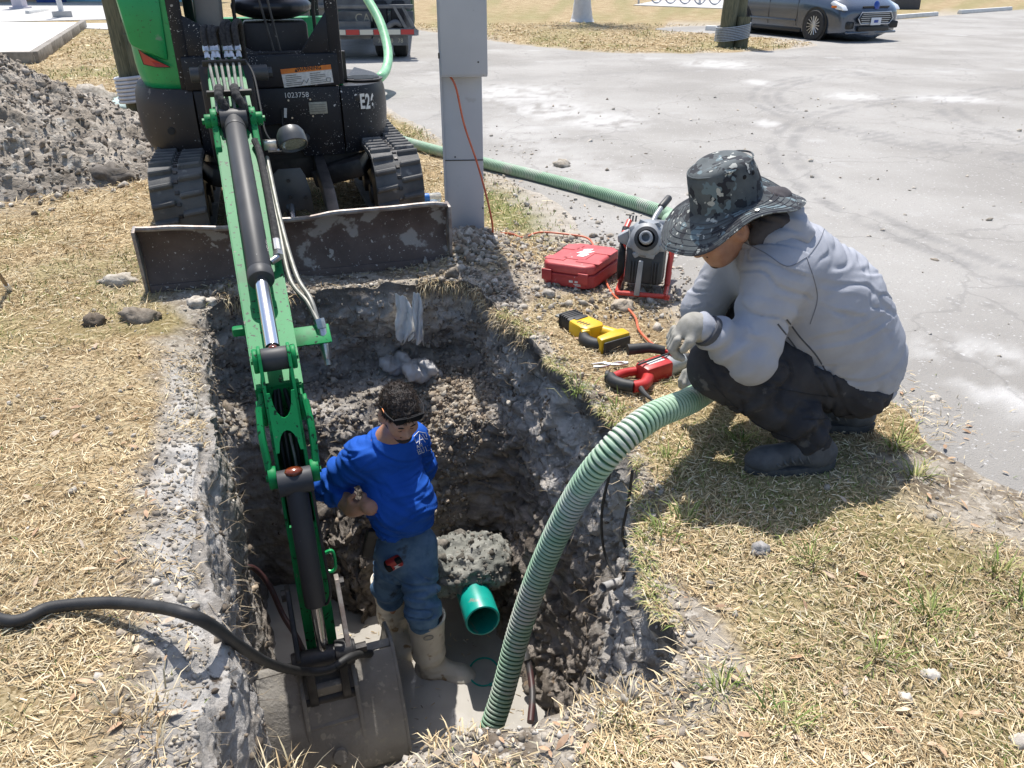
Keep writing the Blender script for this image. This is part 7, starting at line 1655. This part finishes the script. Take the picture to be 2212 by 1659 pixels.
# ================================================================== LOOSE SOIL, STONES, GRASS AND LITTER
mat('loose_stone', (1, 1, 1), (.62, .60, .58), scale=30, rough=.92, bump=.003, bscale=120, attr='Col'); mat('grass_blade', (1, 1, 1), rough=.75, spec=.15, attr='Col'); mat('dry_leaf', (1, 1, 1), (.75, .7, .65), scale=60, rough=.7, attr='Col')
def ico_arrays(sub):
    b = bmesh.new(); bmesh.ops.create_icosphere(b, subdivisions=sub, radius=1.0); V = np.array([v.co for v in b.verts]); F = np.array([[v.index for v in f.verts] for f in b.faces]); b.free(); return V, F
ROCKS = []
for sd_ in range(7):
    V, F = ico_arrays(2); n1 = fbm(V[:, 0], V[:, 1], V[:, 2], 1.3, 3, 200 + sd_ * 7); n2 = fbm(V[:, 0], V[:, 1], V[:, 2], 3.5, 2, 300 + sd_ * 7, ridged=True)
    V = V * (1 + .62 * n1 + .26 * n2)[:, None] * np.array([1, .85, .68]); ROCKS.append((V, F))
ROCKS1 = []
for sd_ in range(6):
    V, F = ico_arrays(1); V = V * (1 + .75 * fbm(V[:, 0], V[:, 1], V[:, 2], 2.1, 2, 400 + sd_ * 7))[:, None] * np.array([1, .8, .62]); ROCKS1.append((V, F))
def rand_rot(n, g):
    q = g.normal(size=(n, 4)); q /= np.linalg.norm(q, axis=1)[:, None]; w, x, y, z = q.T
    return np.stack([np.stack([1 - 2 * (y * y + z * z), 2 * (x * y - z * w), 2 * (x * z + y * w)], 1), np.stack([2 * (x * y + z * w), 1 - 2 * (x * x + z * z), 2 * (y * z - x * w)], 1), np.stack([2 * (x * z - y * w), 2 * (y * z + x * w), 1 - 2 * (x * x + y * y)], 1)], 1)
def scatter_rocks(name, pos, size, col, parent=None, src=None, g=None):
    src = src or ROCKS1; g = g or np.random.default_rng(3); n = len(pos); Rm = rand_rot(n, g); VV, FF, CC = [], [], []; base = 0; which = g.integers(0, len(src), n)
    for k, (V, F) in enumerate(src):
        i = np.nonzero(which == k)[0]
        if len(i) == 0: continue
        v = np.einsum('nij,vj->nvi', Rm[i], V) * size[i][:, None, None] + pos[i][:, None, :]
        f = F[None] + (np.arange(len(i)) * len(V))[:, None, None] + base
        VV.append(v.reshape(-1, 3)); FF.append(f.reshape(-1, 3)); CC.append(np.repeat(col[i], len(V), 0)); base += len(i) * len(V)
    o = raw(name, np.concatenate(VV), np.concatenate(FF), 'loose_stone', parent, False); col_attr(o.data, 'Col', np.concatenate(CC)); o['kind'] = 'stuff'; return o
def pick(g, pal, n, jit=.12):
    pal = np.array(pal); c = pal[g.integers(0, len(pal), n)]; return np.clip(c * (1 + g.normal(0, jit, (n, 1))), .01, .9)
GREY = [(.40, .36, .30), (.47, .43, .365), (.32, .275, .22), (.53, .49, .43), (.24, .20, .155)]; BROWN = [(.34, .27, .20), (.42, .345, .26), (.25, .195, .14), (.48, .41, .32)]; DARK = [(.12, .095, .07), (.18, .145, .11), (.26, .22, .175)]
g = np.random.default_rng(11)
# stones and clods stuck in the trench faces and on the rubble slope
TV = q.copy() if 'q' in globals() and hasattr(q, 'copy') and getattr(q, 'ndim', 0) == 2 else None
me_ = trench.data; TV = np.empty(len(me_.vertices) * 3, np.float32); me_.vertices.foreach_get('co', TV); TV = TV.reshape(-1, 3).astype(float)
rb_m = np.empty(len(TV), np.float32); me_.attributes['rubble'].data.foreach_get('value', rb_m)
i = np.nonzero((rb_m > .35))[0]; i = g.choice(i, 4600); pos = TV[i] + g.normal(0, .008, (4600, 3)); scatter_rocks('rubble_slope', pos, np.exp(g.normal(math.log(.0075), .5, 4600)), pick(g, BROWN + GREY[:1], 4600), g=g)
i = np.nonzero((TV[:, 2] < -.03) & (TV[:, 2] > -1.3))[0]; i = g.choice(i, 2600); sz = np.exp(g.normal(math.log(.0065), .6, 2600)); cl = np.where((TV[i, 2] < -.5)[:, None], pick(g, DARK + BROWN[:2], 2600), pick(g, GREY + DARK, 2600)); scatter_rocks('trench_clods', TV[i] + g.normal(0, .003, (2600, 3)), np.minimum(sz, .028), cl, g=g)
i = np.nonzero((TV[:, 2] < -.45) & (TV[:, 2] > -.62) & (TV[:, 1] > 3.4))[0]; i = g.choice(i, 700); i2 = np.nonzero((TV[:, 2] < -.04) & (TV[:, 2] > -.62) & (TV[:, 1] > 3.3))[0]; i = np.r_[i, g.choice(i2, 1500)]
scatter_rocks('ledge_clods', TV[i] + g.normal(0, .005, (2200, 3)), np.exp(g.normal(math.log(.009), .5, 2200)), pick(g, GREY[:3] + DARK[2:], 2200), g=g)
# loose clods on the trench lip, the gravel round the post, dust and grit along the paving
def lip_points(n, wid, g, sel=None):
    j = g.integers(0, NT, n); d = np.abs(g.normal(0, wid, n)); p = RIM[j] - INW[j] * d[:, None]; 
    if sel is not None: k = sel(p[:, 0], p[:, 1]); p = p[k]
    return p
p = np.vstack([lip_points(2400, .07, g), lip_points(2600, .16, g, lambda x, y: (x < -.6) & (y < 3.9)), lip_points(2200, .09, g, lambda x, y: (y < 1.6) & (x > -.5)), lip_points(2400, .22, g, lambda x, y: (y > 3.7))])
zz = gz(p[:, 0], p[:, 1]); n = len(p); scatter_rocks('lip_clods', np.c_[p, zz + .002], np.minimum(np.exp(g.normal(math.log(.0042), .65, n)), .020), pick(g, GREY[:4], n), g=g)
n = 1300; a = g.uniform(0, 2 * np.pi, n); r = np.abs(g.normal(0, .17, n)); x, y = -.27 + r * np.cos(a) * 1.1, 4.56 + r * np.sin(a) * 1.25; kp = rimdist(x, y) > -.01; x, y = x[kp], y[kp]; scatter_rocks('gravel_heap', np.c_[x, y, gz(x, y) + .006], np.minimum(np.exp(g.normal(math.log(.014), .5, len(x))), .04), pick(g, GREY, len(x)), g=g)
n = 3200; x = g.uniform(-.6, 2.0, n); y = g.uniform(3.0, 9.0, n); rd = roaddist(x, y); kp = (np.abs(rd + .25) < .75) & (g.uniform(size=n) < np.exp(-np.abs(rd + .1) / .35)); x, y = x[kp], y[kp]
n2 = 1500; x2 = g.uniform(-.2, 1.0, n2); y2 = g.uniform(3.5, 4.9, n2); kp = (rimdist(x2, y2) > .02); x = np.r_[x, x2[kp]]; y = np.r_[y, y2[kp]]
n3 = 500; u3 = g.uniform(.4, 6, n3); y3 = g.uniform(3, 11, n3); kp = roaddist(u3, y3) < 0; x = np.r_[x, u3[kp]]; y = np.r_[y, y3[kp]]
scatter_rocks('road_grit', np.c_[x, y, np.maximum(gz(x, y), 0) + .008], np.minimum(np.exp(g.normal(math.log(.0075), .6, len(x))), .032), pick(g, GREY[:4], len(x)), g=g)
n = 1100; x = g.uniform(-2.5, 2.5, n); y = g.uniform(.85, 4.0, n); rd = roaddist(x, y); hd = rimdist(x, y); kp = (hd > .03) & (rd > .05); x, y = x[kp], y[kp]; scatter_rocks('lawn_pebbles', np.c_[x, y, gz(x, y) + .004], np.minimum(np.exp(g.normal(math.log(.0045), .6, len(x))), .016), pick(g, GREY[:4], len(x)), g=g)
# --- spoil heap at the left
hx, hy = -4.75, 7.0
hp_ = thing('soil_heap', (hx, hy, 0), 'large heap of grey excavated soil and clods at the left edge', 'soil heap')
ra_ = np.linspace(0, 1, 110); th_ = np.linspace(0, 2 * np.pi, 260, endpoint=False); RR, TT = np.meshgrid(ra_, th_, indexing='ij')
rad = 1.75 + .22 * np.sin(TT * 2 + 1.0) + .16 * np.sin(TT * 3 + 2.2) + .12 * np.sin(5 * TT)
HX, HY = hx + RR * rad * np.cos(TT) * 1.02, hy + RR * rad * np.sin(TT) * 1.0
HZ = .98 * np.clip(1 - RR, 0, 1) ** .95 * (1 - .15 * np.cos(TT * 2)) - .03
HZ = HZ + (.10 * fbm(HX, HY, HZ, 2.2, 4, 51) + .085 * fbm(HX, HY, HZ, 7, 4, 52, ridged=True) + .05 * fbm(HX, HY, HZ, 19, 3, 53, ridged=True)) * smooth(1.0, .82, RR)
mat('heap_soil', (.22, .19, .155), (.38, .34, .29), scale=4, rough=.95, bump=.02, bscale=30, spots=[((.44, .415, .37), 13, .58, .08, 6), ((.07, .058, .045), 6, .60, .1, 6)])
raw('mound', np.stack([HX.ravel(), HY.ravel(), HZ.ravel()], 1), grid_faces(110, 260), 'heap_soil', hp_, True)
n = 15000; k = g.integers(0, HX.size, n); wgt_ = g.uniform(size=n) < (.25 + .75 * RR.ravel()[k]); k = k[wgt_]; n = len(k)
scatter_rocks('heap_clods', np.c_[HX.ravel()[k], HY.ravel()[k], HZ.ravel()[k]] + g.normal(0, .008, (n, 3)), np.minimum(np.exp(g.normal(math.log(.0115), .55, n)), .055), pick(g, [(.29, .255, .215), (.35, .315, .27), (.42, .38, .33), (.23, .195, .16)], n), hp_, src=ROCKS1, g=g)
n = 420; a = g.uniform(0, 2 * np.pi, n); r = 1.7 + np.abs(g.normal(0, .22, n)); x, y = hx + r * np.cos(a), hy + r * np.sin(a); scatter_rocks('heap_spill', np.c_[x, y, gz(x, y) + .01], np.minimum(np.exp(g.normal(math.log(.018), .6, n)), .07), pick(g, GREY, n), hp_, g=g)
# --- larger stones and clods, one by one
def stone(u, v, r, label, pal=GREY, z=None, k=0, sc=(1, 1, .75), name='rock', cat='rock'):
    p = P(u, v); zz = float(gz(p.x, p.y)[0]) if z is None else z; V, F = ico_arrays(3); V = V * (1 + .6 * fbm(V[:, 0] + k, V[:, 1], V[:, 2], 1.5, 4, 500 + k) + .28 * fbm(V[:, 0], V[:, 1] + k, V[:, 2], 4, 3, 540 + k, ridged=True))[:, None] * np.array(sc) * r
    o = raw(name, V + np.array((p.x, p.y, zz + r * sc[2] * .22)), F, 'loose_stone', None, False); col_attr(o.data, 'Col', np.repeat(pick(g, pal, 1), len(V), 0)); return tag(o, label, cat)
stone(205, 232, .27, 'large grey soil boulder lying behind the heap near the leaning post', k=1)
stone(232, 395, .13, 'dark clod with dry turf on it between the heap and the left track', [(.14, .125, .11)], k=2, sc=(1.35, 1, .85), name='turf_clod', cat='clod'); stone(160, 405, .09, 'pale stone just left of the turf clod by the track', GREY[3:4], k=3)
stone(128, 372, .10, 'pale angular stone low on the front of the soil heap', k=4, z=.12); stone(425, 655, .045, 'pale stone under the left end of the blade', GREY[3:4], k=5); stone(455, 648, .03, 'small pale stone right of the one under the blade end', GREY[3:4], k=6)
stone(1640, 1195, .026, 'grey stone at the edge of the crouching person\'s shadow', [(.30, .29, .28)], k=7); stone(1215, 360, .07, 'grey rubble lump on the paving left of the ribbed hose', GREY[:1], k=8)
stone(1185, 640, .035, 'pale stone in front of the red tool case', GREY[3:4], k=9); stone(1345, 668, .05, 'brown clod at the foot of the drain machine', BROWN, k=10, name='clod', cat='clod'); stone(2020, 865, .02, 'small pale stone on the paving right of the crouching person', GREY[3:4], k=11)
stone(300, 690, .06, 'dark turf clod with roots left of the trench, larger one', DARK, k=12, sc=(1.5, .9, .7), name='turf_clod', cat='clod'); stone(205, 700, .05, 'dark turf clod left of the trench, smaller one farther left', DARK[:1], k=13, name='turf_clod', cat='clod')
stone(2010, 1460, .018, 'pale chalky stone in the straw at the right', GREY[3:4], k=14); stone(1955, 1510, .016, 'chalky stone lowest in the straw near the bottom right', GREY[3:4], k=15); stone(2205, 1608, .02, 'white lump at the bottom right corner', GREY[3:4], k=16)
stone(255, 610, .06, 'grey crusty clod left of the blade end', GREY[:3], k=17, sc=(1.6, .8, .7), name='clod', cat='clod'); stone(1385, 1372, .04, 'pale stone stuck low in the right trench wall', GREY[1:2], k=18, z=-.42)
# --- grass: lying straw and short blades, thinning with distance
def blades(pos, az, ln, wd, pitch, bend, col, name, label=None, parent=None):
    n = len(pos); d = np.stack([np.cos(az), np.sin(az), 0 * az], 1); s = np.stack([-np.sin(az), np.cos(az), 0 * az], 1); up = np.array([0, 0, 1.0])
    d1 = d * np.cos(pitch)[:, None] + up * np.sin(pitch)[:, None]; d2 = d * np.cos(pitch - bend)[:, None] + up * np.sin(pitch - bend)[:, None]
    roll = np.random.default_rng(len(pos)).uniform(-.9, .9, n); s = s * np.cos(roll)[:, None] + np.cross(d1, s) * np.sin(roll)[:, None]
    m1 = pos + d1 * (ln * .55)[:, None]; t = m1 + d2 * (ln * .45)[:, None]; w = (wd / 2)[:, None]
    V = np.stack([pos - s * w, pos + s * w, m1 + s * w * .85, m1 - s * w * .85, t], 1).reshape(-1, 3); b = (np.arange(n) * 5)[:, None]
    F = np.concatenate([b + np.array([[0, 1, 2]]), b + np.array([[0, 2, 3]]), b + np.array([[3, 2, 4]])], 0)
    o = raw(name, V, F, 'grass_blade', parent, False); col_attr(o.data, 'Col', np.repeat(col, 5, 0)); tag(o, label, 'grass' if label else None, kind='stuff'); return o
STRAW = [(.55, .43, .26), (.63, .52, .34), (.46, .34, .19), (.70, .61, .43), (.38, .27, .145), (.58, .46, .28), (.50, .42, .26)]; GREEN = [(.16, .23, .05), (.22, .28, .08), (.28, .32, .11), (.12, .19, .05)]; YG = [(.44, .41, .19), (.38, .37, .16)]
N0 = 560000; r = np.exp(g.uniform(math.log(.80), math.log(26), N0)); an = g.uniform(-1, 1, N0) * np.where(r < 3, .92, .74); x, y = r * np.sin(an), r * np.cos(an)
kp = (y > .72); x, y, r = x[kp], y[kp], r[kp]; hd = rimdist(x, y); kp = hd > .004; x, y, r, hd = x[kp], y[kp], r[kp], hd[kp]
rd = roaddist(x, y); kp = rd > np.where(y < 3.2, -.45, -.06) * g.uniform(size=len(x)) ** 5; x, y, r, rd, hd = x[kp], y[kp], r[kp], rd[kp], hd[kp]
dm, du, gm = masks(x, y, rd, hd); nz1 = fbm(x, y, 0, 3.2, 3, 88)
keep = g.uniform(size=len(x)) < np.clip(1 - .93 * np.maximum(dm, du), 0, 1) * np.clip(.72 + .75 * nz1, .25, 1); keep &= np.hypot((x + 4.75) / 1.8, (y - 7) / 1.8) > .9
x, y, r, gm, hd, rd = x[keep], y[keep], r[keep], gm[keep], hd[keep], rd[keep]; n = len(x); sc = np.clip(r / 3.2, 1, 6.5)
isg = g.uniform(size=n) < gm * .72 + .025; up_ = isg | (g.uniform(size=n) < .22)
ln = np.where(up_, g.uniform(.013, .036, n), g.uniform(.014, .052, n)) * np.clip(sc, 1, 2.2); wd = g.uniform(.0014, .0036, n) * sc
pit = np.where(up_, g.uniform(.5, 1.45, n), np.abs(g.normal(0, .17, n))); bend = np.where(up_, g.uniform(.1, .9, n), g.uniform(-.1, .35, n))
cl = np.where(isg[:, None], np.where((g.uniform(size=n) < .3)[:, None], pick(g, YG, n), pick(g, GREEN, n)), pick(g, STRAW, n, .16)) * (1 + .30 * fbm(x, y, 0, 2.1, 4, 91))[:, None]
z = np.where(rd < 0, np.maximum(gz(x, y, rd, hd), .009), gz(x, y, rd, hd)) + np.where(up_, -.003, g.uniform(.001, .013, n))
print('blades', n)
ln = ln * (1 + .45 * fbm(x, y, 0, 5, 2, 93)); az_ = 5.0 * fbm(x, y, 0, 1.4, 2, 95) + g.normal(0, .95, n) + np.pi * g.integers(0, 2, n)
blades(np.c_[x, y, z], az_, ln, wd, pit, bend, cl, 'lawn_grass', 'dry straw and short green grass covering the lawn')
# overhanging turf along the right lip, dark rootlets below the lips
def fringe(n, sel, pal, l0, l1, name, label, drop=.0, pit=(.0, 1.1), inw=(.0, 1.0), spread=.05, w=(.002, .0045)):
    j = g.integers(0, NT, n * 4); cl_ = fbm(RIM[j, 0], RIM[j, 1], 0, 5, 2, 66); j = j[sel(RIM[j, 0], RIM[j, 1]) & (g.uniform(size=len(j)) < smooth(-.15, .45, cl_))][:n]; n = len(j)
    p = RIM[j] - INW[j] * np.abs(g.normal(0, spread, n))[:, None] + INW[j] * .012; zz = gz(p[:, 0], p[:, 1]) - drop * g.uniform(size=n); az = np.arctan2(INW[j, 1], INW[j, 0]) + g.normal(0, .7, n)
    return blades(np.c_[p, zz], az, g.uniform(l0, l1, n), g.uniform(*w, n), g.uniform(*pit, n), g.uniform(.5, 1.9, n), pick(g, pal, n, .15), name, label)
fringe(3600, lambda x, y: (x > -.15) & (y > 1.5) & (y < 3.6), STRAW + GREEN[:2] + YG + YG, .02, .065, 'lip_turf', 'long dry and green grass hanging over the right trench lip', spread=.045)
fringe(1500, lambda x, y: (x < -.4) | (y < 1.5), STRAW, .02, .07, 'lip_straw', 'loose straw along the left and near trench lip', spread=.10, pit=(-.2, .7))
fringe(3800, lambda x, y: y > 3.3, STRAW + DARK, .03, .11, 'far_lip_roots', 'dry roots and straw along the far trench lip', drop=.06, spread=.03, pit=(-1.2, .6))
i = np.nonzero((TV[:, 2] < -.04) & (TV[:, 2] > -.75))[0]; i = g.choice(i, 2600); n = len(i); blades(TV[i], g.uniform(0, 2 * np.pi, n), g.uniform(.03, .12, n), g.uniform(.0012, .0026, n), g.uniform(-1.4, .3, n), g.uniform(-.8, 1.2, n), pick(g, [(.30, .24, .16), (.42, .35, .25), (.14, .11, .08)], n), 'wall_roots', 'fine roots sticking out of the trench walls')
# tall green tufts
def tufts(pts, name, label, nb=46, pal=GREEN + YG, l=(.04, .11), rad=.035):
    A = []
    for u, v in pts: p = P(u, v); k = nb; a = g.uniform(0, 6.28, k); rr = np.abs(g.normal(0, rad, k)); A.append(np.c_[p.x + rr * np.cos(a), p.y + rr * np.sin(a), a])
    A = np.vstack(A); n = len(A); blades(np.c_[A[:, :2], gz(A[:, 0], A[:, 1])], A[:, 2] + g.normal(0, .5, n), g.uniform(*l, n), g.uniform(.002, .005, n), g.uniform(.5, 1.4, n), g.uniform(.2, 1.2, n), pick(g, pal, n), name, label)
tufts([(2290 * .864, 1190 * .864), (1945, 950), (2240 * .864, 1120 * .864), (1600, 960), (1440, 1000), (1480, 1130), (1430, 1160), (1900, 1420), (2010, 1330), (2150, 1240), (2200, 1300), (1750, 1210), (1330, 890), (1250, 850), (1700, 1560), (1560, 1500)], 'grass_tufts', 'scattered longer green grass tufts')
tufts([(600, 1705), (640, 1700), (300, 1560), (330, 1500), (330, 1600), (250, 1540), (1345, 1535), (180, 1000)], 'straw_tufts', 'coarse dry straw clumps on the near trench lip', 40, STRAW, (.03, .09), .04)
# fallen leaves
n = 1000; r = np.exp(g.uniform(math.log(.85), math.log(9), n)); an = g.uniform(-.8, .8, n); x, y = r * np.sin(an), r * np.cos(an); kp = (rimdist(x, y) > .03) & (roaddist(x, y) > -.25); x, y = x[kp], y[kp]; n = len(x)
L_ = g.uniform(.014, .050, n); W_ = L_ * g.uniform(.22, .42, n); az = g.uniform(0, 6.28, n); til = g.normal(0, .22, n); prof_ = [(-.5, 0, 0), (-.2, .42, .06), (.15, .46, .08), (.5, 0, .02), (.15, -.46, .08), (-.2, -.42, .06)]
d = np.c_[np.cos(az), np.sin(az), til]; s = np.c_[-np.sin(az), np.cos(az), g.normal(0, .2, n)]; c0 = np.c_[x, y, gz(x, y) + .012]
V = np.stack([c0 + d * (L_ * a)[:, None] + s * (W_ * b)[:, None] + np.array([0, 0, 1.0]) * (L_ * c)[:, None] for a, b, c in prof_], 1).reshape(-1, 3); b = (np.arange(n) * 6)[:, None]
F = np.concatenate([b + np.array([[0, 1, 5]]), b + np.array([[1, 2, 5]]), b + np.array([[2, 4, 5]]), b + np.array([[2, 3, 4]])]); o = raw('fallen_leaves', V, F, 'dry_leaf', None, True); col_attr(o.data, 'Col', np.repeat(pick(g, [(.55, .38, .24), (.46, .30, .18), (.62, .48, .34), (.50, .42, .33), (.36, .23, .14)], n), 6, 0)); tag(o, 'dry brown leaves strewn over the lawn', 'leaves', kind='stuff')
for nm in ('rubble_slope', 'trench_clods', 'ledge_clods', 'lip_clods', 'gravel_heap', 'road_grit', 'lawn_pebbles'):
    tag(bpy.data.objects[nm], {'rubble_slope': 'brown sunlit rubble slope behind the standing person', 'trench_clods': 'small stones and clods stuck in the trench walls', 'ledge_clods': 'loose clods on the far trench ledge and wall', 'lip_clods': 'loose pale clods along the trench lip', 'gravel_heap': 'grey gravel heaped round the foot of the post', 'road_grit': 'grit and small stones strewn on the paving edge', 'lawn_pebbles': 'small pale pebbles scattered in the straw'}[nm], 'gravel')

# strands over the standing person's hair
hv = g.choice(len(HAIR_V), 5200); hp3 = HAIR_V[hv] - HAIR_N[hv] * .002; n = len(hp3); hd3 = HAIR_N[hv] * .55 + g.normal(0, .55, (n, 3)); 
hd3 /= np.linalg.norm(hd3, axis=1)[:, None]; blades(hp3, np.arctan2(hd3[:, 1], hd3[:, 0]), g.uniform(.008, .024, n), g.uniform(.0012, .0024, n), np.arcsin(hd3[:, 2]), g.uniform(.2, 1.3, n), pick(g, [(.014, .010, .008), (.022, .015, .011), (.035, .023, .017)], n), 'hair_strands', None, hair_o)

# bits of straw and scum afloat on the water
n = 420; x = g.uniform(-1.0, .2, n); y = g.uniform(1.5, 3.0, n); kp = rimdist(x, y) < -.2; x, y = x[kp], y[kp]; n = len(x)
blades(np.c_[x, y, np.full(n, WATER + .003)], g.uniform(0, 6.28, n), g.uniform(.008, .035, n), g.uniform(.002, .006, n), np.zeros(n), np.zeros(n), pick(g, STRAW + [(.6, .58, .54), (.2, .17, .13)], n), 'floating_straw', 'bits of straw floating on the muddy water')

tufts([(300, 676), (285, 680), (320, 682), (205, 692), (240, 380), (228, 384), (255, 600)], 'clod_straw', 'dry straw stuck to the dark turf clods', 26, STRAW, (.03, .09), .05)

_c = bpy.data.objects['cement_collar'].data; cv = np.empty(len(_c.vertices) * 3, np.float32); _c.vertices.foreach_get('co', cv); cv = cv.reshape(-1, 3).astype(float); cv = cv[g.choice(len(cv), 900)]
o = scatter_rocks('collar_crumbs', cv, np.exp(g.normal(math.log(.0075), .55, 900)), pick(g, [(.15, .14, .12), (.20, .185, .16), (.26, .24, .21)], 900), g=g); tag(o, 'grey crumbs of cement and clay on the lump above the teal pipe', 'gravel')
